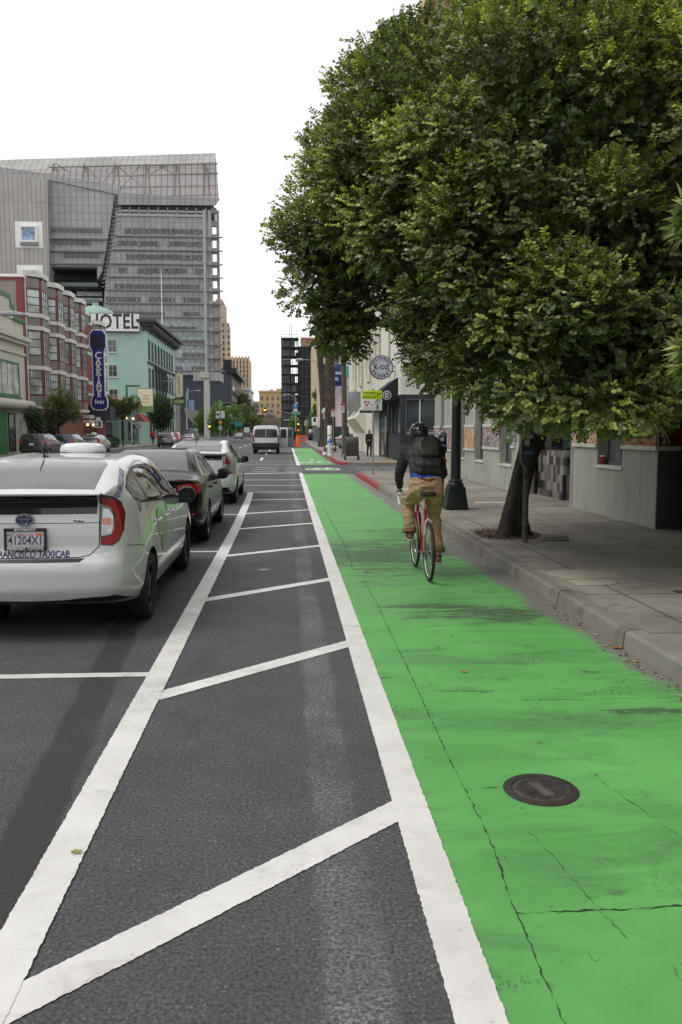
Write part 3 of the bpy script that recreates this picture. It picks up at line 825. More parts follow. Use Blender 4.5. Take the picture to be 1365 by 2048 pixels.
q=MB();q.lathe([(.035,0),(.047,.13),(.05,.135),(.05,.145),(.0,.15)],(0,0,0),20);p=AX(1203,931,WX+.06)
cup=q.build('paper_cup',[mat('red_cup',(.22,.018,.02),.4)],smooth=True);cup.location=(WX+.09,p.y,sC+.004)
tag(cup,'red paper cup left standing on the grey window sill','cup')
q=MB();q.lathe([(.0,.153),(.052,.153),(.052,.166),(.045,.172),(0,.172)],(0,0,0),20);q.build('lid',WHITE,cup,smooth=True)
NAVY=mat('navy_shopfront',(0.028,0.033,0.05),0.55,var=0.12)
o1=(5.9,60,.15)
kb=bld('brewery_building','white stucco building with navy corner shopfront and black awnings past the alley',o1)
KX,KY0,KY1=5.9,43.0,79.0
q=MB();q.box((KX,KY0,3.62),(KX+14,KY1,15));q.box((KX,53.0,.1),(KX+14,KY1,3.62));q.build('wall',CREAMW,kb,o1)
q=MB()
q.box((KX+.02,KY0+.02,.1),(KX+12,53,1.55));q.box((KX+.02,KY0+.02,1.55),(KX+.3,KY0+.3,3.62))
q.box((KX+4.2,KY0+.02,1.55),(KX+12,53,3.62));q.box((KX+.02,47.9,1.55),(KX+.4,53,3.62))
for y in(44.9,46.4):q.box((KX+.02,y,1.55),(KX+.2,y+.18,3.62))
q.box((KX+.3,KY0+.02,3.4),(KX+4.2,KY0+.25,3.618));q.box((KX+.021,KY0+.3,3.4),(KX+.25,47.9,3.618))
q.build('shopfront',NAVY,kb,o1)
for x0,x1 in((KX+.3,KX+1.05),(KX+1.05,KX+1.95),(KX+1.95,KX+2.85),(KX+2.85,KX+4.2)):
 win(kb,o1,x0,x1-.004,1.56,3.4,KY0+.2,'S',WHITEM if x0>KX+.4 or 1 else NAVY,PANE,.06,.035,(1,1),False)
q=MB();q.box((KX+.1,KY0+.12,1.60),(KX+4,KY0+.16,1.68));q.box((KX+.2,KY0+.12,1.74),(KX+3.6,KY0+.15,1.77));q.build('window_lettering_band',mat('grey_window_film',(.35,.36,.38),.5),kb,o1)
for a,b in((43.35,44.88),(45.1,46.38),(46.6,47.88)):
 win(kb,o1,a,b,1.56,3.4,KX+.12,'Wst',NAVY,window_glass('pale_reflecting_glass',(.16,.18,.19)),.06,.06,(1,1),False)
q=MB();q.box((KX-.02,48.6,.16),(KX+.03,51.4,2.75));dr=q.build('door',BLACK,kb,o1)
q=MB();q.box((KX-.03,48.75,.9),(KX-.021,49.9,2.6));q.box((KX-.03,50.1,.3),(KX-.021,51.25,2.6));q.build('pane',window_glass('door_glass',(.3,.31,.3)),dr,o1)
q=MB();q.box((KX-.06,48.3,.15),(KX-.002,48.55,1.7));q.build('menu_board',BLACK,kb,o1)
AWN=mat('black_awning_cloth',(.012,.012,.014),.75,bump=.1,bscale=30)
def awning(y0,y1,out,z0,z1,z2):
 q=MB();q.prism([(KX-.005,y0,z0),(KX-.005,y0,z2),(KX-out,y0,z1),(KX-out,y0,z0)],(0,y1-y0,0));return q.build('awning',AWN,kb,o1)
a1=awning(43.9,48.2,.92,3.36,3.85,4.55)
a2=awning(49.0,56.0,1.0,2.95,3.1,3.75)
def badge(par,off,c,r,txt,size):
 q=MB();q.lathe([(0,-.006),(r,-.006),(r,0)],c,32,ax='y');d=q.build('badge',mat('badge_white',(.62,.63,.66),.5),par,off)
 return d
BLKP=mat('black_sign_paint',(.02,.02,.024),.5)
b_=badge(a1,o1,(KX-.6,43.89,3.62),.24,'',0)
q=MB();q.lathe([(.14,-.012),(.185,-.012)],(KX-.6,43.89,3.62),32,ax='y',cap=False);q.build('badge_ring',BLKP,a1,o1,fix=False)
lettering('K-OZ',.13,(KX-.6,43.875,3.62),BLKP,a1,off=o1,bold=.004)
for k in range(4):
 lettering('IPA'[k%3],.24,(KX-1.01,50+k*1.5,3.02),WHITEM,a2,rot=(R(90),0,R(-90)),off=o1)
SAND=mat('sand_trim',(.66,.62,.53),.8)
def niche(y,z):
 q=MB();n=10
 arc=[(KX-.03,y+.75+.75*math.cos(a),z+1.6+.75*math.sin(a))for a in[math.pi*k/n for k in range(n+1)]]
 q.prism([(KX-.03,y+1.5,z),*arc,(KX-.03,y,z)],(-.1,0,0));f=q.build('window_surround',SAND,kb,o1)
 arc=[(KX-.135,y+.75+.55*math.cos(a),z+1.6+.55*math.sin(a))for a in[math.pi*k/n for k in range(n+1)]]
 q=MB();q.prism([(KX-.135,y+1.3,z+.2),*arc,(KX-.135,y+.2,z+.2)],(-.02,0,0));q.build('pane',PANE,f,o1)
 for yy in(y-.15,y+1.65):
  q=MB();q.lathe([(.16,0),(.13,.1),(.12,2.4),(.18,2.55),(.05,3.3)],(KX-.12,yy,z-.1),10);q.build('pilaster',SAND,kb,o1,smooth=True)
for y in(46.5,52.5,58.5,64.5,70.5):niche(y,5.3 if y>50 else 8.6)
for y in(46.0,50.5,55.5,60.5,65.5,70.5):niche(y+1.0,9.6)
q=MB();q.lathe([(.12,0),(.12,9.5)],(KX-.13,47.4,4.8),10);q.build('drain_pipe',CREAMW,kb,o1,smooth=True)
q=MB();q.box((KX-.9,66.5,3.4),(KX-.003,68.5,4.9));q.box((KX-.6,70,2.4),(KX-.003,72,3.9));q.split('ventilation_box',STEEL,kb,o1,bevel=.03)
q=MB();q.prism([(KX-.003,62,3.6),(KX-.8,62,2.7),(KX-.003,62,1.6)],(0,10,0));q.build('canopy',CREAMW,kb,o1)
q=MB();q.box((KX-.05,KY0-.05,14.4),(KX+14,KY1+.05,15.2));q.build('parapet',LEDGE,kb,o1)
sp=AT(763,735,45.2)
sg=thing('round_sign','round white brewery sign with a black rim hanging off the white wall','sign',tuple(sp))
q=MB();q.lathe([(0,-.09),(.60,-.09),(.63,-.06),(.63,.06),(.60,.09),(0,.09)],n=48,ax='y');q.build('sign_face',mat('sign_white',(.56,.58,.66),.45,var=.04),sg,smooth=True)
q=MB();q.lathe([(.60,-.10),(.645,-.10),(.645,.10),(.60,.10)],n=48,ax='y',cap=False);q.build('rim',BLKP,sg,smooth=True)
q=MB()
q.lathe([(.385,-.094),(.40,-.094)],n=40,ax='y',cap=False);q.lathe([(.345,-.094),(.352,-.094)],n=40,ax='y',cap=False)
q.build('ring_line',BLKP,sg,fix=False)
lettering('K-OZ',.34,(0,-.094,-.0),BLKP,sg,bold=.010)
def arc_text(txt,r,size,a0,a1,par,top=True,y=-.094):
 for i,ch in enumerate(txt):
  a=a0+(a1-a0)*i/(len(txt)-1)
  lettering(ch,size,(r*math.cos(R(a)),y,r*math.sin(R(a))),BLKP,par,rot=(R(90),R(90-a)if top else R(-90-a),0),bold=.008)
arc_text('RESTAURANT',.49,.17,158,22,sg)
arc_text('BREWERY',.49,.19,205,335,sg,False)
q=MB();q.tube([(.6,0,.05),(.85,0,.05)],.03);q.tube([(.6,0,-.22),(.85,0,-.22)],.025);q.build('bracket',BLKP,sg)
o2=(6,105,.15)
hb=bld('pink_hotel','pale hotel with a pink archway behind the palm trunks',o2)
PINK=mat('pink_stucco',(.74,.62,.64),.85,var=.05);LILAC=mat('grey_violet_trim',(.62,.60,.66),.8)
q=MB();q.box((5.3,105,.1),(30,140,13));q.build('wall',PINK,hb,o2)
q=MB();n=14;c0=AT(700,858,104.9)
rr_=4.6
outer=[(9.6+(rr_+.7)*math.cos(a),104.9,3.2+(rr_+.7)*math.sin(a))for a in[math.pi*k/n for k in range(n+1)]]
inner=[(9.6+rr_*math.cos(a),104.9,3.2+rr_*math.sin(a))for a in[math.pi*k/n for k in range(n+1)]]
for k in range(n):q.prism([outer[k],outer[k+1],inner[k+1],inner[k]],(0,-.3,0))
q.box((4.3,104.6,.1),(5.0,104.9,3.2));q.box((14.2,104.6,.1),(14.9,104.9,3.2));q.build('arch',LILAC,hb,o2)
q=MB();q.box((5.1,104.7,8.7),(30,104.98,9.9));q.build('string_course',mat('teal_band',(.10,.42,.36),.7),hb,o2)
q=MB();q.box((7.6,104.75,9.9),(30,104.97,13));q.build('upper_wall',mat('pale_blue_wall',(.55,.63,.78),.8),hb,o2)
a=AT(642,728,103);b=AT(689,772,103)
sgn=thing('hotel_sign','navy blue hotel sign board, the lower and wider of the two behind the palms','sign',(a.x,103,b.z))
q=MB();q.box((0,-.12,0),(b.x-a.x,.12,a.z-b.z));q.build('sign_board',BLUEP,sgn,bevel=.05)
q=MB();q.box((.3,.12,.3),(.5,2.0,.5));q.box((.3,.12,2.0),(.5,2.0,2.2));q.build('bracket',STEEL,sgn)
lettering('AMERICANIA',.50,((b.x-a.x)/2,-.135,1.55),WHITEM,sgn,bold=.01)
lettering('HOTEL',.50,((b.x-a.x)/2,-.135,.85),WHITEM,sgn,bold=.01)
a2_=AT(664,662,103);b2_=AT(688,712,103)
s2=thing('hotel_sign','upper navy blue hotel sign panel with a coloured emblem behind the palms','sign',(a2_.x,103,b2_.z))
q=MB();q.box((0,-.1,0),(b2_.x-a2_.x,.1,a2_.z-b2_.z));q.build('sign_board',BLUEP,s2,bevel=.04)
q=MB();q.box((.2,-.05,-1.0),(.35,.05,.02));q.box((1.0,-.05,-1.0),(1.15,.05,.02));q.build('post',STEEL,s2)
q=MB();q.lathe([(0,-.11),(.45,-.11),(.45,-.10)],(.75,0,1.9),16,ax='y');q.build('emblem',mat('emblem_red',(.4,.05,.1),.5),s2)
o3=(6,160,.15)
ob=bld('ochre_building','narrow ochre building seen edge on between the palm trunks',o3)
OCH=mat('ochre_stucco',(.55,.42,.22),.8,streak=.2);BRK=mat('brown_brick',(.22,.11,.08),.85,var=.2)
q=MB();q.box((5.5,145,.1),(20,185,20));q.build('wall',OCH,ob,o3)
q=MB()
for y in np.arange(146,184,3.2):q.box((5.3,y,2),(5.498,y+.9,19))
q.split('pilaster',mat('cream_pilaster',(.68,.6,.42),.8),ob,o3)
for y in np.arange(147.2,183,3.2):
 for zz in(4,8,12,16):win(ob,o3,y,y+1.7,zz,zz+2.4,5.49,'Wst',OCH,PANE,.05,.06,(1,2),False)
SCY=300.0
sa=AT(563,676,SCY);sb_=AT(641,676,SCY);sm=AT(598,676,SCY)
o4=(sa.x,SCY,0)
sc=bld('scaffolded_tower','tower wrapped in black scaffold netting at the end of the street',o4)
H_=sa.z
NET=mat('black_debris_netting',(.022,.023,.025),.85,var=.3,scale=.25,fine=.2,fscale=2)
NET2=mat('dark_grey_netting',(.05,.052,.055),.85,var=.4,scale=.3)
GREYW=mat('grey_tower_wall',(.22,.23,.235),.7,var=.35,scale=.5)
PKB=mat('salmon_tower_wall',(.42,.25,.19),.85)
w0=sm.x-sa.x
q=MB();q.box((w0,0,0),(sb_.x-sa.x,20,H_-4));q.build('wall',PKB,sc);
q=MB();q.box((w0+1.0,-.2,H_-4),(w0+5.2,16,H_-.3));q.box((w0+.8,-.5,H_-.3),(w0+5.6,16,H_+.2));q.build('penthouse',PKB,sc)
rn=random.Random(3)
q=MB()
for i in range(9):
 zz=i*3.55
 q.box((w0-.05+rn.uniform(-.15,.1),-.9,zz),(w0+4.1,-.75,zz+3.5));q.box((w0+4.15,-.95,zz),(sb_.x-sa.x+1.2,-.8,zz+3.52+(1.5 if i==8 else 0)))
q.box((w0-1.2,-.92,H_-8.2),(w0+1.6,-.78,H_-5.2))
q.build('netting',NET,sc,fix=False)
q=MB()
for x in(w0+1.3,w0+2.8,w0+5.2):q.box((x-.05,-1.02,0),(x+.05,-.96,H_-3))
for i in range(10):q.box((w0,-1.03,i*3.55),(sb_.x-sa.x+1.2,-.97,i*3.55+.12))
q.build('scaffold_frame',mat('scaffold_tube_grey',(.10,.10,.11),.6),sc,fix=False)
q=MB();fl=11
for i in range(fl+1):
 zz=H_*i/fl
 q.box((0,-.5,zz-.25),(w0-.05,9,zz+.1))
 q.box((0,-1.2,zz+1.0),(w0-.05,-1.1,zz+1.1));
q.build('floor_slab',NET2,sc)
q=MB()
for x in(0,1.1,2.0,3.0,3.9,5.4):q.box((x-.07,-1.25,0),(x+.08,-1.1,H_+.6))
for x in(0.1,3.2,5.9):q.box((x-.12,-.3,0),(x+.2,0,H_))
for i in range(fl):
 zz=H_*i/fl
 for x in(.5,1.6,2.5):q.box((x-.04,-1.2,zz),(x+.04,-1.12,zz+H_/fl))
q.build('scaffold_post',NET,sc)
q=MB()
for i in range(fl):
 zz=H_*i/fl
 for k in range(3):
  x0=(0.15,3.3,4.9)[k]
  if rn.random()<(1.1,.8,.8)[k]or i<5:q.box((x0,1.0,zz+.1),(x0+(3.0,1.6,1.5)[k],1.2,zz+rn.uniform(2.0,3.1)))
q.split('infill_wall',GREYW,sc,fix=False)
q=MB()
for x in(2.4,3.1):
 q.tube([(x+.6,2,H_),(x+.6,2,H_+5)],.07,5)
for k in range(6):q.tube([(3.0,2,H_+k*.8),(3.7,2,H_+k*.8+.4)],.05,5)
q.build('antenna_mast',STEEL,sc)
# ================================================================ LEFT SIDE OF THE STREET
LX=-19.3
TAUPE=mat('taupe_siding',(.23,.21,.19),.8,var=.08)
def siding_mat():
 m,t,out=_nodes('horizontal_siding')
 bs=_n(t,'ShaderNodeBsdfPrincipled',Roughness=0.8)
 co=_co(t);z=_xyz(t,co)[2]
 fr=_math(t,'FRACT',_math(t,'DIVIDE',z,.27))
 ln=_map(t,fr,.0,.10,.55,1.0)
 v=_math(t,'MULTIPLY',ln,_map(t,_noise(t,co,.7,4),.3,.7,.88,1.1))
 vv=t.nodes.new('ShaderNodeCombineXYZ')
 for i in range(3):t.links.new(v,vv.inputs[i])
 c=_mix(t,1.0,(.25,.225,.20),vv.outputs[0],'MULTIPLY')
 t.links.new(c,bs.inputs['Base Color']);_bump(t,bs,fr,.3,.02);t.links.new(bs.outputs[0],out.inputs[0])
 return m
SIDING=siding_mat()
OXRED=mat('oxblood_trim',(.20,.045,.04),.7,var=.12)
PANELT=mat('taupe_panel',(.22,.205,.185),.8,var=.1)
OFFW=mat('off_white_trim',(.60,.59,.56),.6,var=.15,scale=2)
WFRAME=mat('bronze_window_frame',(.07,.055,.05),.5)
IY0,IY1=63.1,90.0
CS=2.7
o5=(LX,52,.15)
cb=bld('cream_shop','low cream building with green parapet trim and green window frames at far left',o5)
CRM=mat('cream_render',(.55,.53,.45),.85,var=.08,streak=.15);GTR=mat('green_trim',(.05,.17,.08),.6,var=.15)
q=MB();q.box((LX-12,-70,.1),(LX,IY0-.05,9.6));q.build('wall',CRM,cb,o5)
q=MB();q.box((LX-.02,-70,8.2),(LX+.5,IY0+.15,8.5));q.box((LX-.02,-70,7.95),(LX+.3,IY0+.08,8.198));q.box((LX-.02,-70,7.2),(LX+.12,IY0+.02,7.4));q.build('cornice',CRM,cb,o5)
q=MB();q.box((LX-.3,-70,9.6),(LX+.1,57.2+CS,10.9));q.box((LX-.3,57.2+CS,9.6),(LX+.1,57.9+CS,10.3));q.build('parapet',CRM,cb,o5)
q=MB();q.box((LX-.35,-70,10.9),(LX+.16,57.25+CS,11.2));q.box((LX-.35,57.2+CS,10.3),(LX+.16,57.95+CS,10.6));q.box((LX-.35,57.9+CS,9.55),(LX+.16,IY0-.04,9.85));q.box((LX-.34,57.2+CS,10.58),(LX+.159,57.35+CS,10.92));q.box((LX-.34,57.8+CS,9.84),(LX+.159,57.94+CS,10.32));q.build('parapet_trim',GTR,cb,o5)
for a,b in((50.2,55.6),(56.6,61.6)):win(cb,o5,a,b,4.15,6.6,LX+.02,'E',GTR,PANEL_,.10,.16,(4,1))
q=MB();q.tube([(LX+.35,44,3.6),(LX+.35,IY0+.1,3.6)],.36,14);q.build('awning_roll',mat('cream_canvas',(.50,.48,.42),.8),cb,o5,smooth=True)
q=MB();q.box((LX+.02,50,.16),(LX+.06,55.9+CS,3.1))
for k in range(20):q.box((LX+.06,50,.2+k*.145),(LX+.075,55.9+CS,.27+k*.145))
q.build('roller_shutter',mat('green_shutter',(.03,.20,.06),.5),cb,o5)
win(cb,o5,56.2+CS,57.6+CS,.3,3.0,LX+.02,'E',BLACK,PANE,.05,.1,(1,2),False)
win(cb,o5,57.9+CS,59.9+CS,.5,3.0,LX+.02,'E',CRM,PANEL_,.05,.1,(4,1),False)
o6=(LX,73,.15)
ib=bld('bay_window_inn','taupe and oxblood inn with rows of bay windows and white bands',o6)
def zy(y):return 1.7+(863-y)/26.6
q=MB();q.box((LX-14,IY0,.1),(LX,AX(178,640,LX).y,12.95));q.box((LX-14,AX(178,640,LX).y+.004,.1),(LX,IY1,12.1));q.build('wall',SIDING,ib,o6)
q=MB();q.box((LX-.42,IY0-.03,3.0),(LX+.02,IY0+.5,12.93));q.box((LX-14,IY0-.035,12.7),(LX-.42,IY0,12.94));q.box((LX-.3,IY0-.02,.1),(LX+.03,IY1,3.0));q.box((LX-.005,IY0+.5,3.0),(LX+.012,IY1,12.08));q.build('corner_board',OXRED,ib,o6)
q=MB();q.box((LX-14.1,IY0-.12,12.952),(LX+.1,AX(178,640,LX).y,13.15));q.box((LX-14.1,AX(178,640,LX).y+.004,12.102),(LX+.1,IY1,12.3));q.build('roof_edge',WHITE,ib,o6)
q=MB();q.box((LX+.02,IY0+.52,3.45),(LX+.1,IY0+.62,12.94));q.build('drain_pipe',WHITE,ib,o6)
def bay(y0,wd=3.5,dp=.95,dz=0.0):
 """one stack of three bay windows: projecting trapezoid in plan"""
 s_=.85
 pl=[(LX+.004,y0),(LX+dp,y0+s_),(LX+dp,y0+wd-s_),(LX+.004,y0+wd)]
 def slab(mb,z0,z1,g=0.0):
  pts=[(LX+.005,y0-g*1.3),(LX+dp+g,y0+s_-g*.6),(LX+dp+g,y0+wd-s_+g*.6),(LX+.005,y0+wd+g*1.3)]
  mb.prism([(x,y,z0+(dz if z0>4 else 0))for x,y in pts],(0,0,z1-z0+(dz if z0<=4 and z1>6 else 0)))
 body=MB();slab(body,3.62,12.9);bo=body.build('bay',OXRED,ib,o6)
 wh=MB()
 for z0,z1 in((zy(558),zy(548)),(zy(637),zy(629)),(zy(662),zy(654)),(zy(740),zy(732)),(zy(817),zy(811))):slab(wh,z0,z1,.09)
 wh.split('white_band',OFFW,bo,o6)
 pn=MB()
 faces=[(Vector((*pl[0],0)),Vector((*pl[1],0)),1),(Vector((*pl[1],0)),Vector((*pl[2],0)),3),(Vector((*pl[2],0)),Vector((*pl[3],0)),1)]
 for a,b,nb in faces:
  d=(b-a).normalized();L=(b-a).length;nn=Vector((d.y,-d.x,0))
  if nn.x<-.5:nn=-nn
  def rect(mb,u0,u1,z0,z1,o0_,o1_):
   p=[a+d*u0+nn*o0_,a+d*u1+nn*o0_];z0+=dz;z1+=dz
   mb.prism([(p[0].x,p[0].y,z0),(p[1].x,p[1].y,z0),(p[1].x,p[1].y,z1),(p[0].x,p[0].y,z1)],nn*(o1_-o0_))
  e=.14
  for z0,z1 in((zy(580),zy(561)),(zy(653),zy(638)),(zy(731),zy(713)),(zy(810),zy(792))):rect(pn,e,L-e,z0,z1,.002,.018)
  for z0,z1 in((zy(628),zy(583)),(zy(711),zy(664)),(zy(789),zy(741))):
   gl=MB();fr=MB()
   rect(gl,e,L-e,z0,z1,.004,.012)
   for k in range(nb+1):
    u=e+(L-2*e)*k/nb;rect(fr,u-.035,u+.035,z0,z1,.003,.045)
   for k in range(4):
    z=z0+(z1-z0)*k/3;rect(fr,e+.036,L-e-.036,z-.03,z+.03,.003,.035)
   go=gl.build('window',PANEL_,bo,o6);fr.build('frame',WFRAME,go,o6)
 pn.split('bay_panel',PANELT,bo,o6)
bys=[AX(px,640,LX).y for px in(49,84,110,134)]
for k,y0 in enumerate(bys):bay(y0+.3,3.45)
yr=AX(159,640,LX).y
for z0 in(zy(628),zy(711),zy(789)):win(ib,o6,yr+.2,yr+1.9,z0,z0+1.9,LX+.02,'E',WFRAME,PANEL_,.06,.08,(1,3),False)
q=MB()
for z0 in(zy(655),zy(672),zy(745),zy(775),zy(830),zy(842)):q.box((LX+.02,yr,z0),(LX+.7,yr+2.3,z0+.32))
q.split('balcony_band',OFFW,ib,o6)
bay(AX(179,640,LX).y+.6,4.0,.75,-.85)
q=MB();q.box((LX-.01,82,2.9),(LX+2.2,IY1-.2,4.2));q.build('entrance_canopy',mat('slate_canopy',(.06,.065,.075),.6),ib,o6)
q=MB();q.box((LX+.03,80.5,.15),(LX+.06,85.5,2.9));q.build('entrance',mat('dark_red_brick',(.085,.028,.024),.8,var=.2,scale=5),ib,o6)
q=MB();q.box((LX+.03,66,.15),(LX+.08,79,3.1));q.build('brick_wall',mat('red_brick_front',(.20,.085,.065),.85,var=.18,scale=6),ib,o6)
for y in(80.9,83.2,85.2):
 q=MB();q.ball((LX+.25,y,2.35),.12);q.build('wall_lamp',lamp_mat('warm_lamp',(1,.62,.28),3.0),ib,o6)
sg_=AT(198,740,80.0)
z0,z1=AT(198,819,80).z,AT(198,661,80).z
vs_=thing('inn_sign','tall navy blue inn sign with white letters hung edge on from the red inn','sign',(sg_.x,80.0,z0))
Hs=z1-z0
def sign_outline(g=0.0):
 w1,w2=.71+g,.50+g
 R_=[(w1-.25,-g),(w1,.3),(w1,.95),(w2,1.3),(w2,Hs-2.0),(w1,Hs-1.45),(w1,Hs-.35),(w1-.3,Hs+g)]
 R_=[(.35,-g)]+[(.45,.1-g)]+R_[0:]
 return R_+[(-x,z)for x,z in R_[::-1]]
q=MB();q.prism([(x,-.10,z)for x,z in sign_outline()],(0,.2,0));q.build('sign_face',BLUEP,vs_)
q=MB();q.prism([(x,-.075,z)for x,z in sign_outline(.09)],(0,.15,0));q.build('white_border',WHITE,vs_)
q=MB();q.prism([(x,-.104,z)for x,z in((.54,Hs-.4),(.58,Hs-1.3),(.40,Hs-1.75),(-.40,Hs-1.75),(-.58,Hs-1.3),(-.54,Hs-.4))],(0,.003,0));q.build('dark_panel',mat('dark_navy',(.008,.01,.03),.5),vs_)
for k,ch in enumerate('CARRIAGE'):
 zc=(Hs-2.35)-k*(Hs-3.75)/7.0
 lettering(ch,.92 if k==0 else .72,(0,-.112,zc),WHITEM,vs_,bold=.018,width=1.0)
 wq={'I':.14}.get(ch,.26)
 mbq=MB()
 hh=.33 if k==0 else .255
 for sx in((-1,1)if ch not in 'CGI' else(0,)):
  if ch in 'ARI':mbq.box((sx*.19-.10,-.114,zc-hh-.03),(sx*.19+.10,-.111,zc-hh+.035))
 if ch=='I':mbq.box((-.12,-.114,zc+hh-.035),(.12,-.111,zc+hh+.03))
 if mbq.v:mbq.build('letter_serif',WHITEM,vs_)
lettering('I',.55,(-.34,-.112,.72),WHITEM,vs_,bold=.015);lettering('NN',.42,(.1,-.112,.67),WHITEM,vs_,bold=.015)
q=MB();q.box((-1.5,-.03,1.2),(-.5,.03,1.3));q.box((-1.5,-.03,Hs-2.5),(-.5,.03,Hs-2.4));q.build('bracket',STEEL,vs_)
p0=AT(197,845,79.5)
pl_=thing('plaque_sign','small white house shaped plaque with a dark emblem below the tall blue sign','sign',tuple(p0))
q=MB();q.prism([(x*.37,-.06,z*.5)for x,z in((-1,-1),(1,-1),(1,.3),(.55,.45),(.45,1),(-.45,1),(-.55,.45),(-1,.3))],(0,.12,0));q.build('plaque',WHITE,pl_)
q=MB();q.box((-.28,-.066,-.4),(.28,-.061,.12));q.build('emblem',mat('grey_emblem',(.13,.14,.17),.6),pl_)
q=MB();q.box((-.2,-.07,-.32),(-.02,-.067,.06));q.build('emblem_stripe',WHITE,pl_)
GRW=mat('sage_green_render',(.115,.185,.155),.85,var=.1,streak=.12)
GRH=mat('mint_green_render',(.36,.53,.46),.85,var=.05,streak=.08)
TERR=mat('terracotta_tiles',(.36,.10,.075),.8,var=.25,scale=4,bump=.5,bscale=7)
o7=(LX-3,98,.15)
an=bld('green_annexe','small sage green house with a red tiled roof between the inn and the mint hotel',o7)
AY0=AX(238,850,LX).y
q=MB();q.box((LX-9,AY0,.1),(LX,AY0+12.4,5.1));q.box((LX,AY0+4.4,.1),(LX+.02,AY0+12.4,3.2));q.build('wall',GRW,an,o7)
q=MB()
q.prism([(LX+.45,AY0-.4,5.0),(LX+.45,AY0-.4,5.2),(LX-5,AY0-.4,6.7),(LX-9.5,AY0-.4,6.2),(LX-9.5,AY0-.4,5.0)],(0,13,0));q.build('roof',TERR,an,o7)
for a,b,z0,z1 in((.8,1.8,4.1,4.85),(3.9,5.0,4.0,4.8),(1.4,2.8,1.0,2.9),(5.4,7.0,.9,2.9),(8.4,10.8,.9,2.6)):win(an,o7,a+AY0,b+AY0,z0,z1,LX+.025,'E',BLACK,PANE,.06,.07,(2,1))
win(an,o7,LX-2.9,LX-.8,1.25,2.7,AY0,'S',BLACK,PANE,.06,.07,(2,1))
win(an,o7,LX-1.9,LX-1.0,4.0,4.8,AY0,'S',BLACK,PANE,.06,.07,(1,1),False)
q=MB();q.box((LX+.03,AY0+7.2,.3),(LX+.06,AY0+8.1,2.9));q.build('door',mat('pale_mint_door',(.35,.48,.42),.6),an,o7)
for y in(AY0+.6,AY0+3.5,AY0+7.8):
 q=MB();q.ball((LX+.22,y,3.3),.13);q.build('wall_lamp',lamp_mat('warm_lamp',(1,.62,.28),3.0),an,o7)
for x in(-2.6,-2.2):
 q=MB();q.ball((LX+x,AY0-.2,3.35),.12);q.build('wall_lamp',lamp_mat('warm_lamp',(1,.62,.28),3.0),an,o7)
q=MB();q.prism([(LX+1.0,AY0+12,3.0),(LX-.01,AY0+12,4.1),(LX-.01,AY0+12,3.0)],(0,5,0));q.build('porch_roof',TERR,an,o7)
HY0,HY1=117.5,146.0
o8=(LX-5,125,.15)
hb2=bld('mint_hotel','mint green four storey hotel with a black cornice and roof sign',o8)
HT=16.1
q=MB();q.box((LX-24,HY0,.1),(LX,HY1,HT));q.build('wall',GRH,hb2,o8)
q=MB();q.box((LX-1.2,HY0-.9,HT+.55),(LX+1.5,HY1+.5,HT+.95));q.box((LX-.8,HY0-.5,HT+.1),(LX+1.0,HY1+.3,HT+.548));q.box((LX-.5,HY0-.25,HT-.5),(LX+.4,HY1+.15,HT+.098))
for y in np.arange(HY0,HY1,1.25):q.box((LX+.4,y,HT-.35),(LX+.95,y+.4,HT+.098))
q.box((LX-6,HY0-.05,HT),(LX-1.2,HY0+.6,HT+1.8));q.build('cornice',mat('charcoal_cornice',(.035,.038,.04),.6),hb2,o8)
q=MB();q.box((LX-.01,HY0,11.2),(LX+.28,HY1,11.45));q.build('string_course',mat('charcoal_band',(.05,.055,.055),.6),hb2,o8)
BW=mat('black_window_frame',(.02,.022,.022),.5)
for zz,hh in((11.9,2.6),(8.1,2.5),(4.7,2.5),(1.0,2.4)):
 for k in range(9):
  y=HY0+1.0+k*2.9
  win(hb2,o8,y,y+1.35,zz,zz+hh,LX+.03,'E',BW,PANE,.08,.12,(1,2))
q=MB()
for k in(2,3,4,5):
 y=HY0+.3+k*2.9;q.lathe([(.2,4.2),(.17,4.6),(.15,10.3),(.32,10.7),(.32,11.1)],(LX+.35,y,0),8)
q.split('half_column',mat('dark_grey_stone',(.06,.062,.065),.7),hb2,o8,smooth=True)
for zz in(12.6,9.2,5.85):
 for px in(226,):
  x=AT(216,700,HY0).x
  win(hb2,o8,x,x+1.25,zz,zz+1.75,HY0-.001,'S',mat('white_sash',(.5,.5,.48),.6),PANE,.05,.09,(2,2))
  x2=x-5.2
  win(hb2,o8,x2,x2+1.25,zz,zz+1.75,HY0-.001,'S',WHITE,PANE,.05,.09,(2,2))
dm=AT(192,632,128)
q=MB();q.lathe([(3.3,0),(3.3,.4),(3.1,1.2),(2.4,2.0),(1.2,2.5),(.5,2.65),(.4,3.1),(0,3.15)],(dm.x,128,HT+1.6),20);q.box((dm.x-3.4,125,HT),(dm.x+3.4,131,HT+1.6));q.build('roof_dome',mat('verdigris',(.25,.38,.33),.7,var=.12),hb2,o8,smooth=True)
a=AT(183,662,HY0-.5);b=AT(279,628,HY0-.5)
hs_=thing('hotel_sign','white board with big black letters on top of the mint green wall','sign',(b.x,HY0-.5,a.z))
wsg=7.3;hsg=b.z-a.z
q=MB();q.box((-wsg,-.12,0),(0,.12,hsg));q.build('sign_board',mat('sign_white_board',(.72,.72,.70),.6,var=.06),hs_)
q=MB();q.box((-wsg-.05,-.1,-.1),(.06,.1,-.003));q.box((-wsg-.05,-.1,hsg+.003),(.06,.1,hsg+.08));q.box((.003,-.1,-.003),(.06,.1,hsg+.003));q.build('frame',BLKP,hs_)
lettering('HOTEL',2.75,(-wsg/2+.1,-.13,hsg/2+.03),BLKP,hs_,bold=.06,width=.76,spacing=1.05)
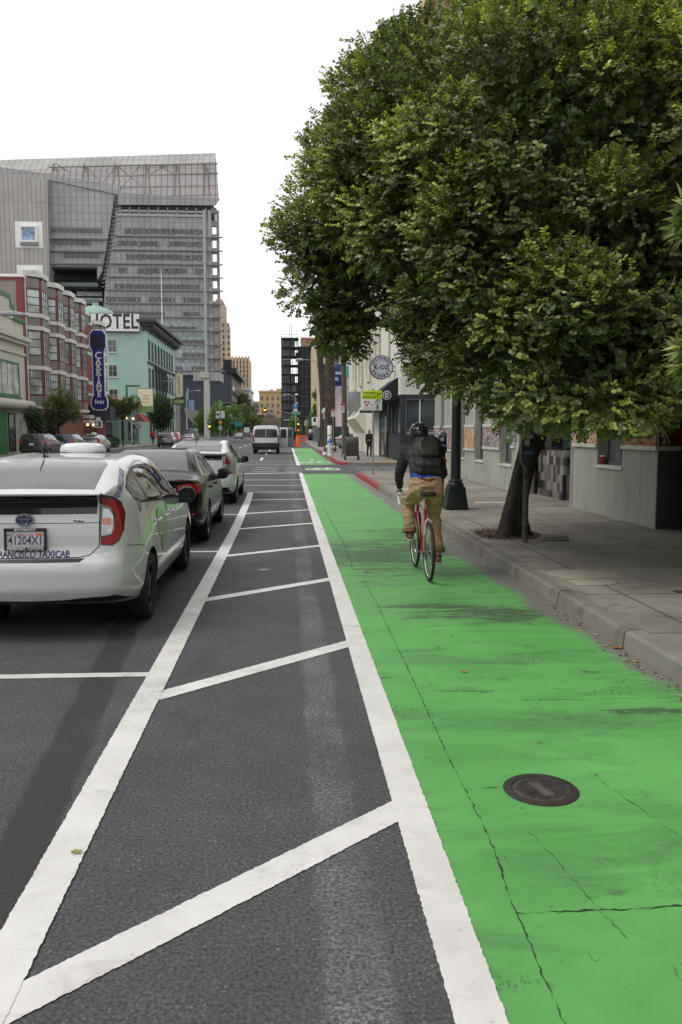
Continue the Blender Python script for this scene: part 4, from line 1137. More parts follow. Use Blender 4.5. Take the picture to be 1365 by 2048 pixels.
q=MB();q.box((-6,.12,.3),(-5.8,.5,.5));q.box((-1.2,.12,.3),(-1,.5,.5));q.build('bracket',STEEL,hs_)
a=AT(277,824,110);b=AT(306,778,110)
bb=thing('billboard','cream billboard with a green band of icons in front of the mint hotel','billboard',(a.x,110,a.z))
w_,h_=b.x-a.x,b.z-a.z
CRS=mat('cream_sign',(.74,.70,.50),.5);GRS=mat('lime_green_sign',(.19,.36,.08),.5)
q=MB();q.box((0,-.1,h_*.26),(w_,.1,h_));q.build('sign_panel',CRS,bb)
q=MB();q.box((0,-.1,0),(w_,.1,h_*.258));q.build('green_band',GRS,bb)
q=MB();q.box((-.08,-.08,-.08),(w_+.08,.08,-.002));q.box((-.08,-.08,h_+.002),(w_+.08,.08,h_+.08));q.box((-.08,-.08,-.002),(-.002,.08,h_+.002));q.box((w_+.002,-.08,-.002),(w_+.08,.08,h_+.002));q.build('frame',GTR,bb)
q=MB();q.box((-1.55,-.15,-1.6),(-1.3,.15,h_+.5));q.box((-1.3,-.1,h_+.25),(0.3,.1,h_+.5));q.build('support',GTR,bb)
q=MB()
for z,x0,x1 in((h_*.72,.25,.75),(h_*.64,.36,.62),(h_*.565,.28,.72),(h_*.42,.26,.74)):
 x=x0*w_
 while x<x1*w_:q.box((x,-.106,z-.05),(x+.12,-.101,z+.05));x+=.17
for k in range(3):
 c=w_*(.2+.3*k)
 if k==0:q.prism([(c-.24,-.106,.62),(c+.24,-.106,.62),(c,-.106,.25)],(0,.004,0))
 elif k==1:q.prism([(c-.24,-.106,.28),(c+.24,-.106,.28),(c,-.106,.68)],(0,.004,0))
 else:q.lathe([(.13,-.106),(.24,-.106)],(c,0,.47),16,ax='y',cap=False)
q.build('printed_lines',mat('olive_print',(.25,.22,.14),.6),bb,fix=False)
a=AT(352,795,133);b=AT(366,745,133)
gs=thing('hotel_sign','narrow cream vertical sign with pointed ends on the mint green hotel','sign',(a.x,133,a.z))
w_,h_=b.x-a.x,b.z-a.z
q=MB();q.prism([(x*w_,-.15,z*h_)for x,z in((.5,0),(.9,.05),(1,.09),(1,.91),(.9,.95),(.5,1),(.1,.95),(0,.91),(0,.09),(.1,.05))],(0,.3,0));q.build('sign_face',CRS,gs)
q=MB();q.prism([(x*w_*1.12-.06*w_,-.12,z*h_*1.03-.015*h_)for x,z in((.5,0),(.9,.05),(1,.09),(1,.91),(.9,.95),(.5,1),(.1,.95),(0,.91),(0,.09),(.1,.05))],(0,.24,0));q.box((-.6,-.05,h_*.9),(.1,.05,h_*.93));q.box((-.6,-.05,h_*.08),(.1,.05,h_*.11));q.build('frame',BLKP,gs)
lettering('good hotel',.62,(w_*.5,-.16,h_*.5),mat('olive_letter',(.28,.26,.16),.5),gs,rot=(R(90),R(90),0),bold=.004)
a=AT(345,810,133.5);b=AT(371,796,133.5)
ov=thing('oval_sign','dark oval sign with lime green icons under the narrow cream hotel sign','sign',((a.x+b.x)/2,133.5,(a.z+b.z)/2))
w_,h_=(b.x-a.x)/2,(b.z-a.z)/2
def stad(w,h,y0,y1):
 n=10;pts=[]
 for k in range(n+1):t=-math.pi/2+math.pi*k/n;pts.append(((w-h)+h*math.cos(t),y0,h*math.sin(t)))
 for k in range(n+1):t=math.pi/2+math.pi*k/n;pts.append((-(w-h)+h*math.cos(t),y0,h*math.sin(t)))
 return pts,(0,y1-y0,0)
q=MB();q.prism(*stad(w_,h_,-.15,.15));q.build('sign_body',BLKP,ov)
q=MB();q.prism(*stad(w_*.86,h_*.74,-.17,-.152));q.build('green_face',GRS,ov)
q=MB();q.prism([(-.62,-.176,.16),(-.22,-.176,.16),(-.42,-.176,-.18)],(0,.004,0));q.prism([(-.16,-.176,-.15),(.2,-.176,-.15),(.02,-.176,.2)],(0,.004,0));q.lathe([(.1,-.176),(.18,-.176)],(.48,0,0),14,ax='y',cap=False);q.build('icon',CRS,ov,fix=False)
o9=(LX-2,150,.15)
pd=bld('concrete_podium','low grey concrete block with ribbed walls beyond the mint hotel',o9)
GC=mat('grey_concrete',(.24,.24,.235),.85,var=.12,streak=.1)
q=MB();q.box((LX-12,150,.1),(LX-1.0,160,9.0));q.box((LX-12,150.5,9),(LX-1.2,158,11.5));q.build('wall',GC,pd,o9)
q=MB()
for k in range(6):q.box((LX-11.5,149.9,3.6+k*.85),(LX-1.05,149.998,3.9+k*.85))
q.split('rib',mat('grey_rib',(.17,.17,.17),.85),pd,o9)
q=MB();q.box((LX-11,149.85,.3),(LX-6.5,149.9,2.9));q.build('opening',DARKIN,pd,o9)
q=MB();q.box((LX-6,149.86,.6),(LX-2.5,149.9,2.7));q.build('display_board',mat('pale_olive_board',(.48,.47,.36),.7),pd,o9)
q=MB();q.lathe([(.42,-.03),(.62,-.03),(.62,.03),(.42,.03)],(LX-5.6,149.9,6.4),18,ax='y',cap=False);q.build('ring_sign',BLKP,pd,o9)
FY=225.0
def F(px,py):p=AT(px,py,FY);return p.x,p.z
o10=(-40,FY,0)
fb=bld('screened_slab_tower','huge grey slab tower clad in perforated metal screens with an open roof canopy',o10)
def grid_mat(name,col,px_,pz,line=.7,alpha=1.0):
 m,t,out=_nodes(name)
 bs=_n(t,'ShaderNodeBsdfPrincipled',Roughness=0.55,Metallic=0.25)
 co=_co(t);x,y,z=_xyz(t,co)[:3]
 fx=_math(t,'ABSOLUTE',_math(t,'SUBTRACT',_math(t,'FRACT',_math(t,'DIVIDE',x,px_)),.5))
 fz=_math(t,'ABSOLUTE',_math(t,'SUBTRACT',_math(t,'FRACT',_math(t,'DIVIDE',z,pz)),.5))
 l=_math(t,'MAXIMUM',_map(t,fx,.5-.13/px_,.5-.06/px_,0,1),_map(t,fz,.5-.12/pz,.5-.06/pz,0,.7))
 f=_map(t,_noise(t,co,.12,5,.6),.3,.7,.85,1.12)
 wn=t.nodes.new('ShaderNodeTexWhiteNoise');cx=t.nodes.new('ShaderNodeCombineXYZ')
 t.links.new(_math(t,'FLOOR',_math(t,'DIVIDE',x,px_)),cx.inputs[0]);t.links.new(_math(t,'FLOOR',_math(t,'DIVIDE',z,pz)),cx.inputs[1]);t.links.new(cx.outputs[0],wn.inputs['Vector'])
 f=_math(t,'MULTIPLY',f,_map(t,wn.outputs[0],0,1,.93,1.06))
 vv=t.nodes.new('ShaderNodeCombineXYZ')
 for i in range(3):t.links.new(f,vv.inputs[i])
 c=_mix(t,1.0,col,vv.outputs[0],'MULTIPLY')
 c=_mix(t,_math(t,'MULTIPLY',l,line),c,tuple(v*.35 for v in col))
 t.links.new(c,bs.inputs['Base Color'])
 sh=bs.outputs[0]
 if alpha<1:
  tr=t.nodes.new('ShaderNodeBsdfTransparent');mx=t.nodes.new('ShaderNodeMixShader')
  t.links.new(_math(t,'MAXIMUM',l,alpha),mx.inputs[0]);t.links.new(tr.outputs[0],mx.inputs[1]);t.links.new(sh,mx.inputs[2]);sh=mx.outputs[0]
 t.links.new(sh,out.inputs[0])
 return m
SCR=grid_mat('perforated_steel_screen',(.33,.33,.317),1.55,3.75/2)
SCRL=grid_mat('pale_metal_cladding',(.375,.355,.335),1.15,7.5,.6)
SCRT=grid_mat('see_through_screen',(.32,.28,.265),1.55,2.6,.8,.62)
STL=mat('dusty_steel',(.27,.235,.22),.6,.3,var=.1);PALES=mat('pale_steel',(.38,.38,.365),.5,.2);SLOT=mat('window_slot',(.14,.145,.14),.5);SHAD=mat('dark_metal',(.215,.215,.207),.6)
GLZ=window_glass('blue_grey_glass',(.20,.25,.26),.15)
xr,_=F(417,600);zb_=F(400,750)[1];zt_=F(400,428)[1]
seam=[F(240,385),F(232,440),F(222,505),F(212,560),F(205,640),F(200,750)]
q=MB();pts=[(x,FY,z)for x,z in seam]
q.prism([(seam[1][0],FY,zt_)]+pts[1:]+[(xr,FY,zb_),(xr,FY,zt_)],(0,16,0));q.build('facade_screen',SCR,fb,o10)
xl=F(98,500)[0]
zrec=F(150,535)[1]
q=MB();q.prism([(xl,FY-.8,F(98,360)[1]),(xl,FY-.8,zrec),(F(196,535)[0],FY-.8,zrec),(F(196,560)[0],FY-.8,F(196,560)[1]),*[(F(a,b)[0]-.9,FY-.8,F(a,b)[1])for a,b in((212,545),(222,490),(232,430),(240,375))]],(0,10,0));q.build('facade_screen',SCR,fb,o10)
q=MB();q.box((xl,FY+1.0,2),(F(200,560)[0],FY+12,zrec-9.5));q.box((xl,FY+9,2),(F(205,560)[0],FY+16,F(98,360)[1]));q.build('wall',SCR,fb,o10)
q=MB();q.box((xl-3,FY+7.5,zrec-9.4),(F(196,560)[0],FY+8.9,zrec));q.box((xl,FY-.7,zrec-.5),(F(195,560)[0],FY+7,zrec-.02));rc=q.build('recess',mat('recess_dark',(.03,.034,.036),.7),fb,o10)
q=MB();q.box((F(118,560)[0],FY+1.2,zrec-4.6),(F(194,560)[0],FY+7,zrec-3.6));q.box((F(128,560)[0],FY+.6,zrec-9.2),(F(196,560)[0],FY+7,zrec-8.1));q.box((xl+.4,FY-.3,zrec-9.6),(xl+1.1,FY,zrec));q.build('balcony',mat('teal_grey_steel',(.12,.15,.155),.5),rc,o10)
q=MB();q.box((F(140,560)[0],FY+6.8,zrec-6.2),(F(193,560)[0],FY+7.4,zrec-5.0));q.box((F(140,560)[0],FY+6.8,zrec-7.8),(F(193,560)[0],FY+7.4,zrec-6.7));q.build('window',window_glass('lit_glass',(.42,.46,.44),.2),rc,o10)
rn=random.Random(11)
shelf_y=[473,500.5,528,554.5,581,607,634,661,689,716,741]
sl=MB();fin=MB();shv=MB();lt=MB();gls=MB()
def seam_x(z):
 for(xa,za),(xb,zb2)in zip(seam,seam[1:]):
  if zb2<=z<=za:return xa+(xb-xa)*(za-z)/(za-zb2)
 return seam[-1][0]
rows=[(462,[(250,406)]),(487,[(236,318),(338,404)]),(514,[(254,405)]),(541,[(238,254),(276,374),(392,408)]),(573,[(230,400)]),(599,[(213,282),(300,350),(368,402)]),(628,[(215,330),(368,400)]),(657,[(320,396)]),(684,[(350,412)]),(710,[(366,412)]),(737,[(346,366),(384,412)])]
for(yc,spans),ys in zip(rows,shelf_y):
 z=F(300,yc)[1];zs=F(300,ys)[1]
 x0=seam_x(zs)
 shv.box((x0+.3,FY-.55,zs-.16),(xr+4.0,FY-.002,zs+.10))
 lt.box((x0+.4,FY-.6,zs+.104),(xr,FY-.45,zs+.19))
 if yc>650:gls.box((max(x0,F(322,700)[0]),FY-.06,z-1.6),(xr-.3,FY-.012,z+1.5))
 for a,b in spans:
  xa,xb=F(a,yc)[0],F(b,yc)[0]
  sl.box((xa,FY-.1,z-.55),(xb,FY-.004,z+.55))
  x=xa
  while x<xb:
   dz=rn.uniform(.0,.35)
   fin.prism([(x,FY-.5,z+.75),(x+.10,FY-.5,z+.75),(x+.10+rn.choice((-.35,0,.3)),FY-.5,z-.55-dz),(x+rn.choice((-.35,0,.3)),FY-.5,z-.55-dz)],(0,.3,0));x+=rn.uniform(.75,1.25)
for yc,a,b in((462,104,206),(487,110,182),(512,130,200)):
 z=F(150,yc)[1];xa,xb=F(a,yc)[0],F(b,yc)[0]
 sl.box((xa,FY-.95,z-.5),(xb,FY-.804,z+.5))
 x=xa
 while x<xb:fin.box((x,FY-1.3,z-.8),(x+.1,FY-1.0,z+.8));x+=rn.uniform(.8,1.3)
 shv.box((xl+.3,FY-1.5,z-2.4),(seam_x(z-2.4)-1.2,FY-.802,z-2.05));lt.box((xl+.3,FY-1.6,z-2.04),(seam_x(z)-1.2,FY-1.4,z-1.9))
sl.build('window_slot',SLOT,fb,o10);fin.split('sun_fin',SHAD,fb,o10,fix=False);shv.build('floor_shelf',SHAD,fb,o10);lt.build('shelf_edge',PALES,fb,o10);gls.build('glazing',GLZ,fb,o10)
q=MB()
for(xa,za),(xb,z2)in zip(seam,seam[1:4]):q.prism([(xa-.9,FY+.5,za),(xa+.3,FY+.5,za),(xb+.3,FY+.5,z2),(xb-.9,FY+.5,z2)],(0,.3,0))
q.build('seam_gap',SLOT,fb,o10)
q=MB()
for k in range(24):
 z=seam[0][1]-k*1.05;x=seam_x(z);q.box((x-.9,FY-.3,z),(x+.6,FY-.1,z+.12))
q.build('ladder',PALES,fb,o10)
q=MB();q.box((F(232,420)[0],FY-.3,F(300,425)[1]),(F(408,420)[0],FY-.05,F(300,423)[1]));q.box((F(232,420)[0],FY-.35,F(300,433)[1]),(F(408,420)[0],FY+.4,F(300,429)[1]));q.box((F(406,420)[0],FY-.6,F(400,752)[1]),(F(411,420)[0],FY-.05,F(400,421)[1]));q.build('edge_beam',PALES,fb,o10)
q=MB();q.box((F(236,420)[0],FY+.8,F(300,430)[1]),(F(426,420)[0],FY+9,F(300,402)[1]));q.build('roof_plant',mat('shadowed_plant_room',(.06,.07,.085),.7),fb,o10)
q=MB()
q.box((F(236,410)[0],FY-.4,F(300,424)[1]),(F(408,410)[0],FY-.2,F(300,421)[1]))
for k in range(10):x=F(240+k*19,410)[0];q.box((x,FY-.4,F(300,432)[1]),(x+.25,FY-.1,F(300,415)[1]))
q.build('terrace_rail',PALES,fb,o10)
cv=MB()
tl,tr_=F(-60,322),F(431,307);ml,mr=F(-60,345),F(433,323);bl,br=F(238,388),F(439,402)
top=[tuple(AT(-60,322,FY+6)),tuple(AT(431,306,FY+6))];mid=[tuple(AT(-60,345,FY+1)),tuple(AT(433,324,FY+1))]
cv.prism([top[0],top[1],mid[1],mid[0]],(0,.25,0));cv.build('roof_screen',SCR,fb,o10)
cv=MB();cv.prism([mid[0],mid[1],(br[0],FY-1.2,br[1]),(bl[0],FY-1.2,bl[1]),(F(60,350)[0],FY-.5,F(60,350)[1])],(0,.2,0));cv.build('see_through_screen',SCRT,fb,o10)
q=MB();q.prism([(F(238,388)[0],FY-1.25,F(238,388)[1]),(F(441,400)[0],FY-1.25,F(441,400)[1]),(F(432,413)[0],FY-1.25,F(432,413)[1]),(F(238,412)[0],FY-1.25,F(238,412)[1])],(0,.3,0));q.build('lower_screen',SCR,fb,o10)
q=MB();q.prism([(F(98,362)[0],FY-1.2,F(98,362)[1]),(F(-60,338)[0],FY-1.2,F(-60,338)[1]),(F(-60,328)[0],FY-1.2,F(-60,328)[1]),(F(98,350)[0],FY-1.2,F(98,350)[1]),(F(244,374)[0],FY-1.2,F(244,374)[1]),(F(240,392)[0],FY-1.2,F(240,392)[1])],(0,.4,0));q.build('sloping_edge',SCR,fb,o10)
tr2=MB()
def bar(a,b,y0,r):tr2.tube([(F(*a)[0],FY+y0,F(*a)[1]),(F(*b)[0],FY+y0,F(*b)[1])],r,5)
for k,x in enumerate((107,168,230,292,352,410)):
 yb=392 if x>240 else 350+(x-98)*.18
 bar((x,326),(x-2,yb),.4,.28);bar((x+4,334),(x+10,yb),.2,.26)
for y0,y1 in((331,327),(349,346),(372,371),(392,389)):
 bar((98 if y0<340 else 232,y0+3),(436,y1),.1,.2)
for(a,b)in(((236,332),(292,378)),((240,378),(280,330)),((296,350),(330,330)),((318,330),(352,350)),((112,325),(140,345)),((172,332),(200,362)),((180,350),(168,340)),((206,362),(230,335))):bar(a,b,.6,.16)
tr2.build('roof_truss',STL,fb,o10,fix=False)
q=MB();e0,e1=F(418,600)[0],F(425,600)[0]
q.box((e0,FY+.01,F(420,752)[1]),(e1,FY+1.2,F(420,420)[1]));q.build('end_screen',SCRL,fb,o10)
q=MB();x=F(435,600)[0];q.box((x,FY+.2,F(430,752)[1]),(x+.7,FY+1.4,F(430,420)[1]));x2=F(429,600)[0]
q.build('end_post',STL,fb,o10)
q=MB();
for ys in[420,446]+shelf_y:z=F(430,ys)[1];q.box((e1,FY+.1,z-.8),(x+.1,FY+1.3,z+.6))
q.build('end_floor',SHAD,fb,o10)
q=MB()
for ys in shelf_y[6:]:z=F(430,ys)[1];q.box((e1,FY+.5,z),(x,FY+.8,z+3.6))
q.build('end_wall',SCRL,fb,o10)
q=MB()
for i,ys in enumerate(shelf_y):z=F(430,ys)[1];q.box((e0+.15,FY-.06,z-2.6),(e1-.15,FY-.01,z-.7))
q.build('end_panel',SHAD,fb,o10)
q=MB();la,lb_=F(404,800)[0],F(424,800)[0];q.box((F(388,760)[0],FY-1.0,F(400,762)[1]),(F(442,760)[0],FY+10,F(400,745)[1]));q.build('belly',SCRL,fb,o10)
q=MB();q.prism([(F(409,760)[0],FY-1.5,F(410,762)[1]),(F(420,760)[0],FY-1.5,F(410,762)[1]),(F(419,760)[0],FY-1.5,0),(F(408,760)[0],FY-1.5,0)],(0,2.2,0));q.box((F(402,750)[0],FY-1.52,F(400,756)[1]),(F(420,750)[0],FY-1.02,F(400,744)[1]));q.build('leg',mat('pale_concrete_leg',(.44,.43,.39),.8,streak=.1),fb,o10)
PY=222.0
def G(px,py):p=AT(px,py,PY);return p.x,p.z
o11=(-75,PY,0)
pv=bld('pale_clad_wing','pale metal clad wing with white framed square windows left of the slab tower',o11)
q=MB();q.prism([(G(-60,336)[0],PY,G(-60,336)[1]),(G(95,358)[0],PY,G(95,358)[1]),(G(102,760)[0],PY,0),(G(-60,760)[0],PY,0)],(0,2.5,0));q.build('wall',SCRL,pv,o11)
for(a,b,c,d)in((30,443,87,496),(34,530,88,583)):
 x0,z1=G(a,b);x1,z0=G(c,d)
 q=MB();q.box((x0,PY-.12,z0),(x1,PY-.003,z1));f_=q.build('window',WHITE,pv,o11)
 q=MB();i0,i1,j0,j1=x0+(x1-x0)*.2,x0+(x1-x0)*.82,z0+(z1-z0)*.2,z0+(z1-z0)*.83
 q.box((i0,PY-.9,j0),(i0+.45,PY-.122,j1));q.box((i1-.45,PY-.9,j0),(i1,PY-.122,j1));q.box((i0+.45,PY-.9,j1-.45),(i1-.45,PY-.122,j1));q.box((i0+.45,PY-.9,j0),(i1-.45,PY-.122,j0+.45));q.build('frame',WHITEM,f_,o11)
 q=MB();q.box((i0+.45,PY-.4,j0+.45),(i1-.45,PY-.3,j1-.45));q.build('pane',window_glass('sky_blue_glass',(.20,.30,.42),.2),f_,o11)
 q=MB();q.box((i0,PY-.85,j0-.75),(i1+.2,PY-.122,j0-.003));q.build('sill',SHAD,f_,o11)
rp=AT(325,655,150)
rd=thing('flagpole','thin white flagpole standing up against the grey slab tower','flagpole',(rp.x,150,8))
q=MB();q.tube([(0,0,0),(0,0,AT(325,540,150).z-8)],[.12,.05],6);q.lathe([(.3,0),(.2,.3)],n=8);q.build('pole',WHITE,rd)
q=MB();q.ball((0,0,AT(325,540,150).z-8),.14);q.build('ball',STEEL,rd)
BY=285.0
def far_block(name,label,X0,X1,Y0,Y1,H,wm,rows_,cols_s,cols_e,wcol=PANE,top=None,z0=3.0,ww=.55,cornice=None):
 o=((X0+X1)/2,Y0,0)
 b=bld(name,label,o)
 q=MB();q.box((X0,Y0,0),(X1,Y1,H));q.build('wall',wm,b,o)
 hz=(H-z0-1)/max(1,rows_)
 for r_ in range(rows_):
  za=z0+r_*hz+hz*.2;zb2=z0+r_*hz+hz*.72
  for side,nc in(('S',cols_s),('E',cols_e)):
   if not nc:continue
   A,B=(X0,X1)if side=='S' else(Y0,Y1)
   cw=(B-A)/nc
   for c in range(nc):
    a=A+cw*(c+.5-ww/2);e=A+cw*(c+.5+ww/2)
    q=MB()
    if side=='S':q.box((a,Y0-.12,za),(e,Y0-.004,zb2))
    else:q.box((X1+.004,a,za),(X1+.12,e,zb2))
    q.build('window',wcol,b,o,fix=False)
 if cornice:
  q=MB();q.box((X0-.3,Y0-.4,H),(X1+.6,Y1+.4,H+cornice[1]));q.build('cornice',cornice[0],b,o)
 return b,o
SLATE=mat('slate_blue_wall',(.062,.07,.092),.8,var=.1,scale=.2)
TANB=mat('tan_terracotta',(.50,.38,.27),.85,var=.1,scale=.15,streak=.15)
STONE=mat('grey_stone_front',(.25,.21,.18),.85,var=.2)
xc=AT(463,800,BY).x
b_,o_=far_block('slate_building','slate blue windowless wall of an old building behind the concrete leg',xc-42,xc,BY,BY+62,AT(461,737,BY).z,SLATE,1,0,0)
q=MB();q.box((xc+.002,BY+1,0),(xc+.25,BY+62,AT(461,748,BY).z-1));q.build('stone_front',STONE,b_,o_)
zc_=AT(461,740,BY).z
q=MB();q.box((xc-1.2,BY-.8,zc_-1.0),(xc+2.0,BY+62,zc_+.6));q.box((xc-2.4,BY-.2,zc_+.6),(xc+.3,BY+8,zc_+3.4));q.build('cornice',BLKP,b_,o_)
for k in range(9):
 for zz in(4,9,14):
  q=MB();q.box((xc+.26,BY+3+k*6.5,zz),(xc+.4,BY+6.5+k*6.5,zz+3.2));q.build('window',PANE,b_,o_,fix=False)
q=MB();q.prism([(AT(368,800,BY-.5).x,BY-.6,AT(368,815,BY).z),(AT(412,800,BY-.5).x,BY-.6,AT(412,825,BY).z),(AT(398,800,BY).x,BY-.6,AT(398,862,BY).z),(AT(372,800,BY).x,BY-.6,AT(372,830,BY).z)],(0,.3,0));q.build('slanted_panel',mat('grey_slanted_panel',(.26,.25,.23),.8),b_,o_)
TY=430.0
xt=AT(498,720,TY).x
b_,o_=far_block('tan_tower','stepped tan art deco office tower far down the street',AT(452,720,TY).x,xt,TY,TY+30,AT(498,716,TY).z,TANB,9,7,0,PANE,z0=18,ww=.42)
q=MB();q.box((AT(430,700,TY).x,TY+2,0),(AT(453,700,TY).x,TY+34,AT(450,640,TY).z));q.box((AT(430,600,TY).x,TY+4,0),(AT(444,600,TY).x,TY+34,AT(440,596,TY).z));q.build('upper_tower',TANB,b_,o_)
q=MB()
for k in range(8):x=AT(452,720,TY).x+k*(xt-AT(452,720,TY).x)/7;q.box((x-.5,TY-.5,0),(x+.5,TY-.13,AT(498,713,TY).z))
q.split('pier',TANB,b_,o_)
q=MB()
for k in range(3):
 for j in range(14):
  x=AT(434,620,TY).x+k*2.6;z=28+j*3;
  if z<AT(450,642,TY).z:q.box((x,TY+1.85,z),(x+.9,TY+1.99,z+1.8))
q.split('tower_window',PANE,b_,o_,fix=False)
WHB=mat('white_block_wall',(.58,.58,.56),.85,var=.05)
b_,o_=far_block('white_block','plain white block with few square windows below the tan tower',AT(478,800,350).x,AT(499,800,350).x,350,390,AT(498,780,350).z,WHB,3,1,0,PANE,ww=.5,cornice=(WHITE,.8))
b_,o_=far_block('ochre_block','ochre five storey block far down beside the scaffolded tower',AT(519,800,400).x,AT(562,800,400).x,400,430,AT(540,785,400).z,mat('ochre_block_wall',(.52,.36,.19),.85,var=.08),4,4,0,PANE,ww=.4,z0=6,cornice=(mat('ochre_cornice',(.50,.34,.18),.8),.9))
q=MB();q.box((AT(553,800,401).x,401,0),(AT(566,800,401).x,420,AT(560,777,400).z));q.box((AT(540,800,401).x,404,AT(540,785,400).z),(AT(546,800,401).x,410,AT(540,778,400).z));q.build('stair_block',mat('tan_stair_wall',(.48,.34,.22),.85),b_,o_)
far_block('cream_house','low cream house in front of the ochre block',AT(503,830,380).x,AT(523,830,380).x,380,392,AT(510,823,380).z,mat('cream_far_wall',(.62,.55,.42),.85),1,3,0,PANE,ww=.3,z0=4)
far_block('brown_house','low brown house with dark tiled eaves beyond the street trees',AT(506,840,330).x,AT(526,840,330).x,330,345,AT(515,834,330).z,mat('brown_far_wall',(.34,.22,.17),.85),2,4,0,PANE,ww=.35,z0=1,cornice=(mat('dark_eaves',(.16,.07,.05),.8),.8))
b_,o_=far_block('round_corner_house','pale house with a rounded corner and small dome behind the white van',AT(525,840,320).x,AT(566,840,320).x,320,335,AT(540,835,320).z,mat('pale_pink_wall',(.52,.44,.37),.85),2,6,0,PANE,ww=.3,z0=1)
q=MB();q.lathe([(2.2,0),(2.2,.5),(1.5,1.6),(.5,2.1),(.4,3),(0,3.1)],(AT(542,840,322).x,322,AT(540,835,320).z),14);q.build('dome',GC,b_,o_,smooth=True)
far_block('grey_block','grey green apartment block far off behind the cream house',AT(499,820,470).x,AT(519,820,470).x,470,490,AT(510,803,470).z,mat('grey_green_far_wall',(.30,.31,.29),.85),5,5,0,PANE,ww=.5,z0=4)
hl=MB()
for k in range(24):
 x=-160+k*14;hl.lathe([(60,0),(45,4+(k%3)),(20,7+(k%4)),(0,8+k%3)],(x,900+(k%5)*30,-1),12)
struct(hl.build('hills',mat('far_hill',(.10,.12,.09),.9),smooth=True))
# ================================================================ TREES
def leaf_mat(name,dark,mid,light,trans=.25,rough=.42):
 m,t,out=_nodes(name)
 bs=_n(t,'ShaderNodeBsdfPrincipled',Roughness=rough)
 at=t.nodes.new('ShaderNodeAttribute');at.attribute_name='tone'
 rp=t.nodes.new('ShaderNodeValToRGB');e=rp.color_ramp.elements
 e[0].position=0;e[0].color=(*dark,1);e[1].position=1;e[1].color=(*light,1)
 k=e.new(.55);k.color=(*mid,1)
 t.links.new(at.outputs['Fac'],rp.inputs[0])
 t.links.new(rp.outputs[0],bs.inputs['Base Color'])
 tr=t.nodes.new('ShaderNodeBsdfTranslucent');t.links.new(_mix(t,1.0,rp.outputs[0],(trans*3.6,trans*4.0,trans*1.6),'MULTIPLY'),tr.inputs[0])
 mx=t.nodes.new('ShaderNodeAddShader')
 t.links.new(bs.outputs[0],mx.inputs[0]);t.links.new(tr.outputs[0],mx.inputs[1]);t.links.new(mx.outputs[0],out.inputs[0])
 return m
def bark_mat(name,a,b,vs=(9,9,2.2)):
 m,t,out=_nodes(name)
 bs=_n(t,'ShaderNodeBsdfPrincipled',Roughness=.9)
 co=_co(t)
 n=_noise(t,co,2.2,6,.7,.6,stretch=vs)
 c=_mix(t,_map(t,n,.35,.65,0,1),a,b)
 c=_mix(t,_map(t,_noise(t,co,2.0,4),.4,.7,0,.4),c,tuple(v*.6 for v in a))
 t.links.new(c,bs.inputs['Base Color']);_bump(t,bs,n,1.0,.03);t.links.new(bs.outputs[0],out.inputs[0])
 return m
def norm(a):return a/np.maximum(np.linalg.norm(a,axis=-1,keepdims=True),1e-9)
def leaf_sprays(P,D,nl,llen,lwid,stem,rng,tone,jitter=.35,shape='oval',droop=.0,face=None):
 """pinnate sprays: P positions (N,3), D stem directions; nl leaflets in pairs along each stem.
    returns verts, polygon size, per-face tone, and stem segments"""
 N=len(P)
 up=np.array([0,0,1.0])
 side=norm(np.cross(D,up+rng.normal(0,.35,(N,3))))
 nrm=norm(np.cross(side,D))
 if face is not None:nrm=norm(nrm*.55+face*.75+np.array([0,0,.25]))
 L=stem*rng.uniform(.7,1.3,N)
 k=np.arange(nl)
 t=.12+.88*(k//2+.3)/(nl/2)
 s=np.where(k%2==0,1.0,-1.0)
 s[-1]=0.0 if nl%2 else s[-1]
 base=P[:,None,:]+D[:,None,:]*(L[:,None]*t[None,:])[...,None]
 base[...,2]-=droop*(t[None,:]**2)*L[:,None]
 ax=norm(side[:,None,:]*s[None,:,None]*.9+D[:,None,:]*.55+rng.normal(0,jitter*.6,(N,nl,3)))
 ln=norm(nrm[:,None,:]+rng.normal(0,jitter,(N,nl,3)))
 bx=norm(np.cross(ln,ax))
 ln=np.cross(ax,bx)
 sc=rng.uniform(.72,1.2,(N,nl,1))
 if shape=='oval':
  prof=[(0.0,0.0),(.22,.40),(.55,.52),(.86,.36),(1.0,0.0),(.86,-.36),(.55,-.52),(.22,-.40)]
 elif shape=='lance':
  prof=[(0,0),(.25,.5),(.6,.35),(1,0),(.6,-.35),(.25,-.5)]
 else:
  prof=[(0,-.1),(.5,.5),(1,.1),(.6,-.5)]
 M=len(prof)
 V=np.empty((N,nl,M,3))
 cup=rng.uniform(-.05,.28,(N,nl,1))
 for i,(u,w)in enumerate(prof):
  V[:,:,i,:]=base+ax*(u*llen*sc)+bx*(w*lwid*sc)+ln*(abs(w)*lwid*cup*sc)-ln*(u*u*llen*.12*sc)
 tn=np.repeat(tone[:,None],nl,1)+rng.normal(0,.07,(N,nl))
 return V.reshape(-1,3),M,tn.reshape(-1),(P,P+D*L[:,None])
